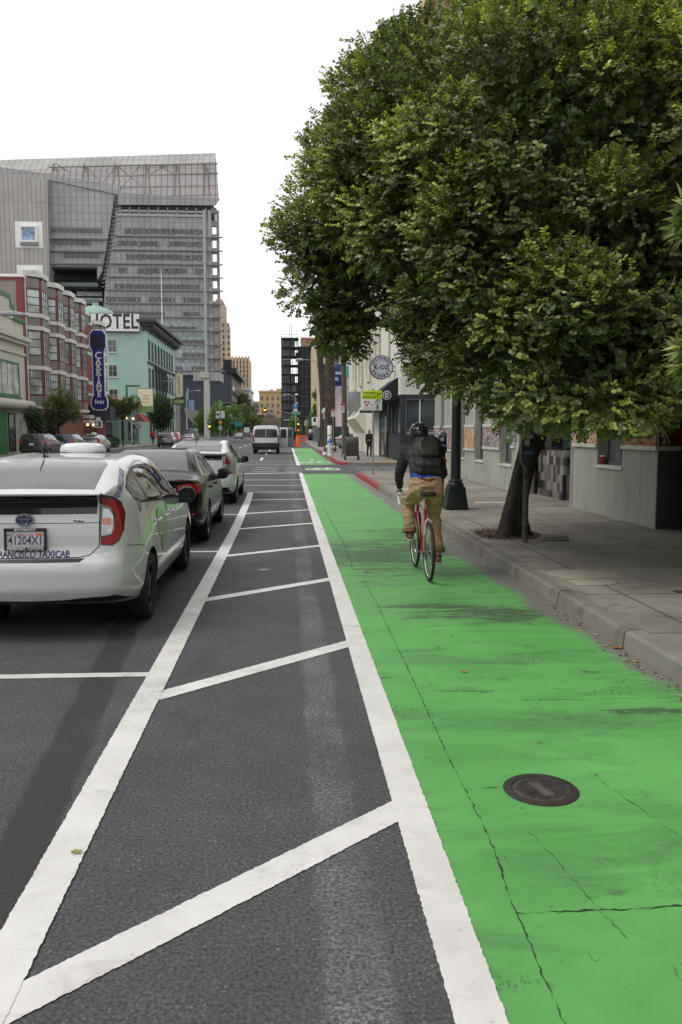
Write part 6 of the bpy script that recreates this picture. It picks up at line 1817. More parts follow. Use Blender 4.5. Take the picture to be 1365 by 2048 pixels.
def interior(root,y0,y1,hw,zf=.30,zs=.72,front=1.05,rear=.15,zt=1.12,dash=2.25):
 q=MB();q.box((-hw,y0,zf-.04),(hw,y1,zf));q.box((-hw+.04,dash-.05,.55),(hw-.04,dash+.45,.94));q.build('cabin_floor',INTER,root,bevel=.02)
 for x in(-.36,.36):
  q=MB();q.box((x-.24,front-.05,.36),(x+.24,front+.48,.58));q.prism([(x-.24,front-.02,.50),(x-.24,front+.14,.50),(x-.2,front-.14,zt),(x-.2,front-.25,zt)],(.46,0,0));q.box((x-.13,front-.30,zt+.03),(x+.13,front-.19,zt+.2));q.tube([(x-.06,front-.22,zt-.05),(x-.06,front-.24,zt+.08)],.01,6);q.tube([(x+.06,front-.22,zt-.05),(x+.06,front-.24,zt+.08)],.01,6)
  q.build('seat',SEATM,root,bevel=.035)
 q=MB();q.box((-.6,rear,.36),(.6,rear+.45,.58));q.prism([(-.6,rear-.02,.5),(-.6,rear+.12,.5),(-.57,rear-.1,zt-.06),(-.57,rear-.22,zt-.06)],(1.17,0,0))
 for x in(-.4,0,.4):q.box((x-.12,rear-.25,zt-.05),(x+.12,rear-.15,zt+.1))
 q.build('rear_seat',SEATM,root,bevel=.035)
 q=MB()
 a=[(-.36+.185*math.cos(2*math.pi*k/20),dash-.22+.06*math.sin(2*math.pi*k/20),.92+.17*math.sin(2*math.pi*k/20))for k in range(21)]
 q.tube(a,.016,6);q.build('steering_wheel',BLACK,root,smooth=True)
def mirror(root,x,y,z,body_m,s=1):
 q=MB();sx=1 if x>0 else-1
 prof=[(0,-.10),(.06,-.115),(.15,-.105),(.205,-.05),(.205,.03),(.16,.085),(.05,.09),(0,.05)]
 q.prism([(x+sx*a*s,y,z+b*s)for a,b in prof],(0,.11*s,0))
 m=q.build('side_mirror',body_m,root,bevel=.025,seg=3)
 q=MB();q.prism([(x+sx*(.02+a*.88)*s,y-.003,z+b*.84*s)for a,b in prof],(0,.002,0));q.build('mirror_glass',mat('mirror_glass',(.08,.09,.09),.05,1.0,var=0,fine=0)if 'mirror_glass' not in bpy.data.materials else bpy.data.materials['mirror_glass'],m)
 q=MB();q.prism([(x-sx*.06,y+.1,z-.13),(x+sx*.05,y+.04,z-.1),(x+sx*.05,y+.09,z-.06),(x-sx*.06,y+.2,z-.05)],(0,.02,.03));q.build('mirror_stalk',BLACK,m)
 return m
def plate(root,c,w=.305,h=.152,txt='',frame=True,tilt=0,top='',bottom=''):
 t=bpy.data.objects.new('licence_plate',None);COL.objects.link(t);t.parent=root;t.location=c;t.rotation_euler=(R(tilt),0,0)
 q=MB();q.box((-w/2,-.004,-h/2),(w/2,.004,h/2));q.build('plate',PLATEM,t,bevel=.003)
 if frame:
  q=MB();g=.013
  q.box((-w/2-g,-.012,h/2-.012),(w/2+g,.004,h/2+g));q.box((-w/2-g,-.012,-h/2-g),(w/2+g,.004,-h/2+.014));q.box((-w/2-g,-.012,-h/2+.014),(-w/2+.006,.004,h/2-.012));q.box((w/2-.006,-.012,-h/2+.014),(w/2+g,.004,h/2-.012));q.build('plate_frame',BLACK,t)
 if txt:lettering(txt,.094,(0,-.0055,-.012),PLATET,t,bold=.0015,width=.78)
 if top:lettering(top,.026,(0,-.0135,h/2+.001),WHITEM,t,bold=.0006)
 if bottom:lettering(bottom,.032,(0,-.0135,-h/2+.001),WHITEM,t,bold=.001)
 return t
def tail_shape(x1,z0,z1):return[(x1,z0),(x1,z1)]
def wrap_text(root,bvh,txt,size,org,du,dv,look,mtl,width=1.0,bold=0.0,lift=.003,name='lettering'):
 """letters laid onto the bodywork: each vertex is dropped onto the shell along 'look'"""
 me=text_mesh(txt,size,width=width,bold=bold,res=2)
 bm=bmesh.new();bm.from_mesh(me)
 bmesh.ops.triangulate(bm,faces=bm.faces)
 org,du,dv,look=Vector(org),Vector(du).normalized(),Vector(dv).normalized(),Vector(look).normalized()
 for v in bm.verts:
  p=org+du*v.co.x+dv*v.co.y
  h=bvh.ray_cast(p-look*1.0,look)
  v.co=(h[0]-look*lift)if h[0]else p
 bm.to_mesh(me);bm.free()
 me.materials.clear();me.materials.append(mtl)
 o=bpy.data.objects.new(name,me);COL.objects.link(o);o.parent=root
 return o
HB_ST=[(-.86,[(0,.33),(.56,.33),(.70,.40),(.755,.60),(.745,.96),(.69,1.165),(.60,1.20),(.32,1.21),(0,1.215)]),(-.80,[(0,.31),(.60,.31),(.765,.39),(.815,.60),(.79,.98),(.72,1.175),(.61,1.225),(.33,1.235),(0,1.24)]),(-.60,[(0,.26),(.66,.26),(.82,.36),(.858,.60),(.825,.99),(.755,1.20),(.605,1.285),(.33,1.30),(0,1.305)]),(-.25,[(0,.22),(.70,.22),(.845,.33),(.872,.60),(.842,.98),(.785,1.17),(.592,1.385),(.33,1.405),(0,1.412)]),(.2,[(0,.20),(.72,.20),(.845,.32),(.872,.60),(.848,.965),(.80,1.14),(.58,1.435),(.33,1.46),(0,1.468)]),(.9,[(0,.20),(.72,.20),(.845,.32),(.872,.58),(.85,.95),(.805,1.11),(.572,1.455),(.33,1.483),(0,1.49)]),(1.5,[(0,.20),(.72,.20),(.845,.32),(.872,.57),(.85,.94),(.80,1.08),(.58,1.425),(.33,1.458),(0,1.468)]),(1.95,[(0,.20),(.72,.20),(.845,.32),(.872,.57),(.852,.925),(.80,1.03),(.61,1.30),(.34,1.345),(0,1.36)]),(2.3,[(0,.20),(.72,.20),(.845,.32),(.872,.56),(.852,.91),(.79,.985),(.65,1.12),(.37,1.165),(0,1.18)]),(2.65,[(0,.20),(.72,.20),(.84,.32),(.87,.55),(.845,.88),(.77,.935),(.68,.975),(.40,1.01),(0,1.02)]),(3.05,[(0,.20),(.70,.20),(.82,.32),(.862,.54),(.825,.80),(.74,.86),(.63,.885),(.38,.92),(0,.93)]),(3.42,[(0,.20),(.62,.20),(.74,.30),(.79,.50),(.745,.68),(.67,.735),(.56,.765),(.34,.80),(0,.81)]),(3.60,[(0,.24),(.45,.24),(.54,.30),(.58,.44),(.55,.56),(.50,.60),(.42,.625),(.25,.65),(0,.66)]),]
for _i,_f in((0,.935),(1,.93),(2,.955),(3,.988)):HB_ST[_i]=(HB_ST[_i][0],[(x*_f if 0<k<6 else x,z)for k,(x,z)in enumerate(HB_ST[_i][1])])
HB_REAR=[(.2,.16),(.33,.05),(.42,.0),(.62,.0),(.66,.015),(.685,.065),(.72,.075),(.95,.085),(1.03,.105),(1.15,.11),(1.19,.05),(1.215,.03),(1.3,.03)]
HB_FRONT=[(.2,.1),(.4,0),(.6,.05),(.7,.12)]
def hatchback(label,loc,rz,paint,kind,group='cars in the parking lane',cat='taxi'):
 root=thing('parked_car',label,cat,loc,rz,group)
 bm=body_shell(HB_ST,HB_REAR,HB_FRONT,ny=84)
 bvh=BVHTree.FromBMesh(bm)
 sh=Shell(bm)
 side=lambda c,n:abs(n.x)>.25 and abs(c.x)>.45
 rear=lambda c,n:n.y<-.15 and c.y<-.3
 rearw=lambda c,n:c.y<-.05 and n.z>.2
 old=kind=='old'
 sh.region('rear_window',[(-.545,-.775),(.545,-.775),(.535,-.2),(.50,-.10),(.3,-.075),(0,-.07),(-.3,-.075),(-.50,-.10),(-.535,-.2)],'z',lambda c,n:n.z>.5 and c.z>1.1)
 lg=(1.035,1.188)if not old else(1.04,1.16)
 sh.region('smoked_pane',[(-.56,lg[0]),(.56,lg[0]),(.57,lg[1]),(-.57,lg[1])],'y',rear)
 if not old:
  TL=[(.585,.785),(.70,.775),(.775,.815),(.812,.90),(.815,1.03),(.775,1.12),(.70,1.175),(.60,1.205),(.575,1.17),(.58,1.0)]
  RD=[(.592,.793),(.70,.783),(.768,.822),(.802,.90),(.803,1.03),(.765,1.105),(.70,1.155),(.612,1.175),(.61,1.105),(.685,1.085),(.722,1.03),(.727,.93),(.705,.862),(.592,.845)]
  WHI=[(.592,.853),(.695,.870),(.716,.93),(.712,1.02),(.675,1.07),(.604,1.085)]
  AMB=[(.60,.945),(.695,.945),(.695,1.0),(.60,1.0)]
  TL,RD,WHI,AMB=[[(.6+(x-.6)*.74 if x>.6 else x,z)for x,z in p]for p in(TL,RD,WHI,AMB)]
  sh.pair('taillight',TL,'y',lambda c,n:n.y<.1 and c.y<-.25 and abs(c.x)>.4)
  sh.pair('taillight_red',RD,'y',lambda c,n:n.y<.1 and c.y<-.25 and abs(c.x)>.4)
  sh.pair('taillight_clear',WHI,'y',lambda c,n:n.y<.1 and c.y<-.25 and abs(c.x)>.4)
  sh.pair('taillight_amber',AMB,'y',lambda c,n:n.y<.1 and c.y<-.25 and abs(c.x)>.4)
 else:
  TL=[(.60,.70),(.80,.72),(.815,.80),(.80,.95),(.74,1.10),(.62,1.19),(.585,1.16),(.59,.9)]
  sh.pair('taillight',TL,'y',lambda c,n:n.y<.1 and c.y<-.25 and abs(c.x)>.4)
  sh.pair('taillight_red',[(.61,.72),(.79,.735),(.80,.78),(.61,.765)],'y',lambda c,n:n.y<.1 and c.y<-.25 and abs(c.x)>.4)
  sh.pair('taillight_red',[(.64,.95),(.76,.95),(.70,1.08),(.64,1.13)],'y',lambda c,n:n.y<.1 and c.y<-.25 and abs(c.x)>.4)
 SG=[(-.47,1.225),(-.42,1.13),(-.30,1.085),(.4,1.04),(1.2,.995),(1.9,.955),(2.28,.945),(2.0,1.08),(1.7,1.225),(1.42,1.325),(1.1,1.375),(.6,1.385),(.15,1.365),(-.2,1.31)]
 sh.pair('side_window_trim',[(y+(.012 if y<0 else-.0),z)for y,z in SG],'x',side)
 def sub(y0,y1,s0=0.,s1=0.):
  out=[]
  def top(y):return np.interp(y,[-.47,-.2,.15,.6,1.1,1.42,1.7,2.0,2.28],[1.225,1.31,1.365,1.385,1.375,1.325,1.225,1.08,.945])-.022
  def bot(y):return np.interp(y,[-.47,-.42,-.30,.4,1.2,1.9,2.28],[1.225,1.13,1.085,1.04,.995,.955,.945])+.018
  ya,yb=y0,y1
  return[(ya,bot(ya)),*[(y,bot(y))for y in np.linspace(ya,yb,5)[1:-1]],(yb,bot(yb)),(yb+s1,top(yb+s1)),*[(y,top(y))for y in np.linspace(yb+s1,ya+s0,6)[1:-1]],(ya+s0,top(ya+s0))]
 for nm,a,b,c_,d_ in(('quarter_window',-.40,-.02,.0,.10),('rear_door_window',.03,.80,.10,.0),('front_door_window',.90,1.72,-.02,-.15),('front_quarter_window',1.76,2.15,-.13,-.12)):
  sh.pair(nm,sub(a,b,c_,d_),'x',side)
 sh.region('windscreen',[(-.62,2.62),(.62,2.62),(.57,2.2),(.53,1.8),(.5,1.70),(-.5,1.70),(-.53,1.8),(-.57,2.2)],'z',lambda c,n:n.z>.3 and c.z>.9)
 sh.line('gap',[(.0,1.04),(-.02,.95),(.10,.72),(.33,.58),(.42,.34)],.009,'x',side)
 sh.line('gap',[(.86,.99),(.86,.34)],.009,'x',side);sh.line('gap',[(1.95,.95),(2.0,.7),(1.92,.34)],.009,'x',side);sh.line('gap',[(.42,.345),(1.92,.345)],.008,'x',side)
 sh.line('gap',[(-.70,.765),(-.42,.735),(-.3,.70)],.007,'x',side)
 if not old:
  sh.line('gap',[(0,.69),(.42,.69),(.50,.705),(.575,.775),(.582,1.18)],.008,'y',rear)
  sh.line('gap',[(.0,.965),(.58,.965)],.006,'y',rear)
  sh.region('bumper_pad',[(-.43,.655),(.43,.655),(.47,.684),(-.47,.684)],'y',rear)
 else:
  sh.line('gap',[(0,.66),(.45,.66),(.56,.70),(.585,.76),(.587,1.17)],.008,'y',rear)
  sh.region('bumper_pad',[(-.7,.32),(.7,.32),(.72,.42),(-.72,.42)],'y',lambda c,n:c.y<-.4)
 sh.pair('diffuser',[(.0,.30),(.78,.30),(.70,.37),(.45,.36),(.30,.345),(0,.34)],'y',lambda c,n:c.y<-.4)
 for wy in(0,2.70):
  sh.pair('hole',circle_poly(wy,.315,.345),'x',lambda c,n:abs(c.x)>.5 and c.z<.9)
 M_=dict(body=paint,gap=GAP,rear_window=RGLASS,smoked_pane=DGLASS if not old else DGLASS,taillight=DKLENS if not old else CLEARL,taillight_red=REDLENS,taillight_clear=CLEARL,taillight_amber=AMBERL,side_window_trim=BLACK,quarter_window=DGLASS,rear_door_window=CGLASS,front_door_window=FGLASS,front_quarter_window=CGLASS,windscreen=FGLASS,bumper_pad=BLACK,diffuser=BLACK)
 O=sh.finish(root,M_,{'taillight_red':'taillight','taillight_clear':'taillight','taillight_amber':'taillight'},offs={'taillight':.004,'taillight_red':.007,'taillight_clear':.006,'taillight_amber':.008})
 bm.free()
 for wy in(0,2.70):
  for s in(-1,1):
   q=MB()
   arc=[(wy+.355*math.cos(a),.315+.355*math.sin(a))for a in[math.pi*(-.12+1.24*k/20)for k in range(21)]]
   for(a0,b0_),(a1,b1_)in zip(arc,arc[1:]):q.quad([(s*.50,a0,b0_),(s*.50,a1,b1_),(s*.84,a1,b1_),(s*.84,a0,b0_)])
   q.prism([(s*.5,wy+.36*math.cos(a),.315+.36*math.sin(a))for a in[2*math.pi*k/20 for k in range(20)]],(-s*.01,0,0))
   q.build('wheel_well',BLACK,root,fix=False)
  for s in(-1,1):wheel(root,s*.765,wy,.312,.19,RIMS if not old else ALLOY,5 if not old else 6)
 interior(root,-.45,2.6,.76)
 for s in(-1,1):mirror(root,s*.85,2.02,.985,BLACK,.92)
 for y in(.30,1.22):
  for s in(-1,1):
   h=bvh.ray_cast(Vector((s*2,y,.86)),Vector((-s,0,0)))
   q=MB();x=h[0].x;q.tube([(x-s*.005,y,.86),(x+s*.032,y+.02,.865),(x+s*.032,y+.17,.868),(x-s*.005,y+.19,.868)],[.014,.015,.015,.014],8);q.build('door_handle',paint,root,smooth=True)
 q=MB();q.tube([(-.12,.22,1.452),(-.12,.20,1.475)],[.04,.022],12);q.tube([(-.12,.2,1.47),(-.135,-.02,1.70)],[.009,.006],6);q.build('aerial',BLACK,root,smooth=True)
 q=MB();q.tube([(-.55,-.55,.28),(-.55,-.87,.27)],.03,10);q.build('exhaust',STEEL,root)
 return root,bvh,O
WPAINT=car_paint('white_car_paint',(.68,.69,.70));NAVYT=mat('navy_vinyl',(.02,.03,.16),.4)
TX=(-2.10,7.55,0)
taxi,bv,O=hatchback('white taxi hatchback with a rooftop sign, nearest in the parking lane',TX,0,WPAINT,'new')
rl=thing('roof_light','white rounded taxi sign sitting on the roof of the nearest white taxi','taxi sign',(TX[0]+.02,TX[1]+1.05,1.492))
q=MB();q.lathe([(.225,0),(.23,.025),(.215,.065),(.165,.088),(0,.095)],n=32,sx=1.0,sy=.5);q.build('shade',mat('white_acrylic',(.78,.79,.82),.3,var=.03),rl,smooth=True)
q=MB();q.box((-.22,-.1,-.01),(.22,.1,.0));q.build('base',BLACK,rl)
def rear_at(x,z):
 h=bv.ray_cast(Vector((x,-3,z)),Vector((0,1,0)));return h[0].y
def oval(mb,cx,cz,rx,rz,th,y,n=28):
 pts=[]
 for k in range(n+1):a=2*math.pi*k/n;pts.append((cx+rx*math.cos(a),y,cz+rz*math.sin(a)))
 mb.tube(pts,th,6,cap=False)
yE=rear_at(0,.995)-.012
q=MB();q.lathe([(0,-.002),(.070,-.002),(.072,.004)],(0,yE,.995),28,ax='y',sx=.70,sy=1.0);em=q.build('emblem',mat('emblem_blue',(.03,.055,.14),.2,coat=1),taxi)
q=MB();oval(q,0,.995,.068,.047,.0065,yE-.005);oval(q,0,.997,.022,.040,.005,yE-.006);oval(q,0,1.015,.052,.018,.005,yE-.006);q.build('emblem_chrome',CHROME,em,smooth=True,fix=False)
q=MB();yb=rear_at(.42,.985)-.006;q.box((.375,yb-.004,.975),(.455,yb+.004,.995));q.build('badge',CHROME,taxi,bevel=.003)
q=MB();q.box((.425,yb-.0055,.972),(.432,yb-.003,.998));q.build('badge_stripe',NAVYT,taxi)
plate(taxi,(.01,rear_at(.01,.82)-.022,.842),txt='41204X1',top='·855·FREMONT·',bottom='FREMONT TOYOTA',tilt=-3)
q=MB();yp=rear_at(.0,.83)-.030;q.box((.09,yp,.875),(.145,yp+.002,.89));q.build('plate_sticker',ORANGE,taxi);q=MB();q.box((-.14,yp,.875),(-.10,yp+.002,.888));q.build('plate_sticker',mat('lilac_sticker',(.3,.32,.5),.5),taxi)
lettering('California',.036,(-.01,yp-.001,.878),mat('red_script',(.5,.06,.05),.5),taxi,width=1.2)
wrap_text(taxi,bv,'SAN FRANCISCO TAXICAB',.076,(-.012,0,.716),(1,0,0),(0,0,1),(0,1,0),NAVYT,.78,.0014)
wrap_text(taxi,bv,'SAN FRANCISCO TAXICAB',.084,(.672,-.42,1.262),(-.10,.93,.33),(-.72,-.2,.66),(-.75,.08,-.66),NAVYT,.62,.0012)
wrap_text(taxi,bv,'415',.10,(.9,1.0,.925),(0,1,-.15),(0,.15,1),(-1,0,0),NAVYT,.8,.002)
q=text_mesh('o',.1)
seal=wrap_text(taxi,bv,'O',.15,(.9,-.30,1.06),(0,1,0),(0,0,1),(-1,0,0),mat('brown_seal',(.30,.2,.16),.5),.8,.012,name='seal')
gd=[]
for(ay,az),rr_ in(((.62,.80),.22),((.86,.76),.20),((.72,.62),.16),((.5,.9),.12)):
 gd.append(((ay,az),rr_))
q=MB();bmv=[]
for n_,((ay,az),rr_)in enumerate(gd):
 ring=[]
 for k in range(18):
  a=2*math.pi*k/18;y_,z_=ay+rr_*math.cos(a)*1.1,az+rr_*math.sin(a)*.62
  h=bv.ray_cast(Vector((2,y_,z_)),Vector((-1,0,0)));ring.append(h[0]+Vector((.003+.0012*n_,0,0)))
 h=bv.ray_cast(Vector((2,ay,az)),Vector((-1,0,0)));q.add(ring+[h[0]+Vector((.003+.0012*n_,0,0))],[(k,(k+1)%18,18)for k in range(18)])
q.build('green_decal',mat('pale_green_vinyl',(.38,.52,.34),.35,coat=.6),taxi,smooth=True,fix=False)
wrap_text(taxi,bv,'GREEN CAB',.07,(.9,1.25,.66),(0,1,0),(0,0,1),(-1,0,0),mat('grey_vinyl',(.35,.37,.37),.4),.8)
wrap_text(taxi,bv,'1210',.10,(.9,1.35,.52),(0,1,0),(0,0,1),(-1,0,0),mat('grey_vinyl',(.35,.37,.37),.4),.8)
hgt=bv.ray_cast(Vector((2,.52,1.15)),Vector((-1,0,0)))[0]
q=MB();q.quad([(hgt.x+.006,.46,1.13),(hgt.x+.006,.56,1.11),(hgt.x-.018,.58,1.19),(hgt.x-.018,.48,1.21)]);q.build('window_sticker',mat('lime_sticker',(.55,.65,.04),.5),taxi)
WP2=car_paint('white_car_paint_cool',(.72,.73,.73))
t2,bv2,O2=hatchback('older white hatchback, third car in the parking lane',(-2.06,19.95,0),0,WP2,'old',cat='car')
q=MB();y_=bv2.ray_cast(Vector((0,-3,.93)),Vector((0,1,0)))[0].y;q.lathe([(0,-.008),(.045,-.008),(.05,0)],(0,y_,.985),16,ax='y');q.build('emblem',CHROME,t2);q=MB();q.box((-.3,y_-.02,.88),(.3,y_+.01,.905));q.build('tailgate_trim',CHROME,t2,bevel=.004)
plate(t2,(0,y_-.012,.79),txt='6KPX241',frame=False)
SD_ST=[(-1.00,[(0,.34),(.52,.34),(.66,.42),(.72,.62),(.71,.82),(.66,.94),(.58,.985),(.3,1.0),(0,1.005)]),(-.94,[(0,.32),(.58,.32),(.74,.40),(.79,.62),(.775,.84),(.715,.965),(.61,1.005),(.32,1.022),(0,1.03)]),(-.72,[(0,.27),(.66,.27),(.815,.37),(.858,.62),(.84,.87),(.77,.985),(.62,1.02),(.33,1.04),(0,1.045)]),(-.42,[(0,.22),(.70,.22),(.84,.34),(.877,.62),(.852,.89),(.775,1.00),(.63,1.065),(.33,1.09),(0,1.095)]),(-.05,[(0,.20),(.72,.20),(.845,.32),(.877,.60),(.852,.91),(.78,1.04),(.60,1.245),(.33,1.285),(0,1.295)]),(.35,[(0,.20),(.72,.20),(.845,.32),(.877,.60),(.852,.91),(.79,1.06),(.565,1.37),(.33,1.41),(0,1.418)]),(.85,[(0,.20),(.72,.20),(.845,.32),(.877,.58),(.852,.90),(.795,1.06),(.56,1.395),(.33,1.428),(0,1.436)]),(1.4,[(0,.20),(.72,.20),(.845,.32),(.877,.57),(.852,.89),(.79,1.03),(.575,1.36),(.33,1.40),(0,1.41)]),(1.85,[(0,.20),(.72,.20),(.845,.32),(.877,.57),(.85,.875),(.79,.98),(.62,1.22),(.34,1.27),(0,1.285)]),(2.25,[(0,.20),(.72,.20),(.84,.32),(.875,.56),(.845,.86),(.78,.93),(.66,1.02),(.38,1.065),(0,1.075)]),(2.6,[(0,.20),(.72,.20),(.84,.32),(.87,.55),(.835,.82),(.76,.88),(.66,.915),(.4,.95),(0,.96)]),(3.1,[(0,.20),(.68,.20),(.80,.30),(.845,.52),(.80,.74),(.72,.80),(.6,.83),(.36,.86),(0,.87)]),(3.45,[(0,.22),(.55,.22),(.66,.30),(.70,.46),(.67,.60),(.6,.66),(.5,.69),(.3,.715),(0,.72)]),(3.56,[(0,.26),(.4,.26),(.5,.32),(.53,.44),(.51,.54),(.46,.585),(.38,.61),(.22,.63),(0,.635)]),]
def sedan(label,loc,rz,paint,group='cars in the parking lane',cat='car',lights='wide',ny=76):
 root=thing('parked_car',label,cat,loc,rz,group)
 bm=body_shell(SD_ST,[(.2,.16),(.34,.05),(.45,0),(.6,0),(.66,.03),(.80,.07),(.94,.05),(1.0,.02),(1.1,.02)],HB_FRONT,ny=ny)
 bvh=BVHTree.FromBMesh(bm);sh=Shell(bm)
 side=lambda c,n:abs(n.x)>.25 and abs(c.x)>.45
 rear=lambda c,n:n.y<-.15 and c.y<-.5
 sh.region('rear_window',[(-.60,-.34),(.60,-.34),(.53,.0),(.48,.30),(.3,.335),(-.3,.335),(-.48,.30),(-.53,0)],'z',lambda c,n:n.z>.3 and c.z>1.0)
 SG=[(-.12,1.03),(.5,.995),(1.5,.945),(2.05,.915),(2.2,.925),(1.85,1.10),(1.5,1.245),(1.15,1.315),(.7,1.335),(.35,1.31),(.08,1.20)]
 sh.pair('side_window_trim',SG,'x',side)
 def tp(y):return np.interp(y,[-.12,.08,.35,.7,1.15,1.5,1.85,2.2],[1.03,1.20,1.31,1.335,1.315,1.245,1.10,.925])-.02
 def bt(y):return np.interp(y,[-.12,.5,1.5,2.05,2.2],[1.03,.995,.945,.915,.92])+.016
 for nm,a,b,c_,d_ in(('rear_door_window',.0,.74,.1,.0),('front_door_window',.84,2.0,0,-.28)):
  sh.pair(nm,[(a,bt(a)),((a+b)/2,bt((a+b)/2)),(b,bt(b)),(b+d_,tp(b+d_)),((a+b)/2+.2,tp((a+b)/2+.2)),((a+b)/2-.1,tp((a+b)/2-.1)),(a+c_,tp(a+c_))],'x',side)
 sh.region('windscreen',[(-.6,2.3),(.6,2.3),(.52,1.65),(-.52,1.65)],'z',lambda c,n:n.z>.3 and c.z>.9)
 tcond=lambda c,n:n.y<.25 and c.y<-.35 and abs(c.x)>.3
 sh.pair('taillight',[(.50,.845),(.58,.80),(.72,.775),(.82,.80),(.85,.87),(.78,.935),(.64,.95),(.51,.915)],'y',tcond)
 sh.pair('taillight_dark',[(.56,.83),(.70,.81),(.77,.84),(.60,.865)],'y',tcond)
 sh.line('gap',[(0,.98),(.55,.965),(.60,.95)],.007,'y',rear);sh.line('gap',[(.41,.905),(.39,.83),(.36,.68),(0,.67)],.007,'y',rear)
 sh.region('trim_bar',[(-.485,.85),(.485,.85),(.485,.875),(-.485,.875)],'y',rear)
 sh.pair('reflector',[(.60,.475),(.75,.49),(.75,.525),(.60,.505)],'y',lambda c,n:c.y<-.4)
 sh.line('gap',[(.0,1.0),(-.02,.85),(.12,.66),(.33,.56),(.40,.32)],.008,'x',side);sh.line('gap',[(.80,.97),(.80,.32)],.008,'x',side);sh.line('gap',[(1.9,.92),(1.92,.7),(1.84,.32)],.008,'x',side);sh.line('gap',[(.40,.33),(1.84,.33)],.008,'x',side)
 for wy in(0,2.67):sh.pair('hole',circle_poly(wy,.32,.345),'x',lambda c,n:abs(c.x)>.5 and c.z<.9)
 sh.finish(root,dict(body=paint,gap=GAP,rear_window=RGLASS,side_window_trim=CHROME if lights=='wide' else BLACK,rear_door_window=DGLASS,front_door_window=CGLASS,windscreen=FGLASS,taillight=REDLENS,taillight_dark=mat('dark_red_lens',(.10,.004,.006),.1,coat=1),trim_bar=CHROME,reflector=REDLENS),{'taillight_dark':'taillight'},offs={'taillight':.012,'taillight_dark':.014,'trim_bar':.004,'reflector':.004})
 bm.free()
 for wy in(0,2.67):
  for s in(-1,1):
   q=MB()
   arc=[(wy+.352*math.cos(a),.32+.352*math.sin(a))for a in[math.pi*(-.12+1.24*k/20)for k in range(21)]]
   for(a0,b0_),(a1,b1_)in zip(arc,arc[1:]):q.quad([(s*.50,a0,b0_),(s*.50,a1,b1_),(s*.845,a1,b1_),(s*.845,a0,b0_)])
   q.prism([(s*.5,wy+.36*math.cos(a),.32+.36*math.sin(a))for a in[2*math.pi*k/20 for k in range(20)]],(-s*.01,0,0))
   q.build('wheel_well',BLACK,root,fix=False)
  for s in(-1,1):wheel(root,s*.77,wy,.316,.2,ALLOY,7)
 interior(root,-.3,2.4,.76,dash=2.0,front=.95,rear=.1,zt=1.08)
 for s in(-1,1):mirror(root,s*.86,1.78,.97,paint if lights!='wide' else BLACK)
 for y in(.28,1.18):
  for s in(-1,1):
   h=bvh.ray_cast(Vector((s*2,y,.82)),Vector((-s,0,0)));x=h[0].x
   q=MB();q.tube([(x-s*.005,y,.82),(x+s*.03,y+.02,.822),(x+s*.03,y+.17,.825),(x-s*.005,y+.19,.825)],.014,8);q.build('door_handle',paint,root,smooth=True)
 plate(root,(0,bvh.ray_cast(Vector((0,-3,.76)),Vector((0,1,0)))[0].y-.012,.76),txt='7RHT593',frame=False)
 return root
DPAINT=car_paint('dark_bronze_car_paint',(.007,.006,.0055),.0,.2)
DPAINT.node_tree.nodes['Principled BSDF'].inputs['Coat Weight'].default_value=.16;DPAINT.node_tree.nodes['Principled BSDF'].inputs['Specular IOR Level'].default_value=.2
sedan('black bronze sedan with red wraparound tail lights, second car in the parking lane',(-2.10,13.05,0),0,DPAINT)
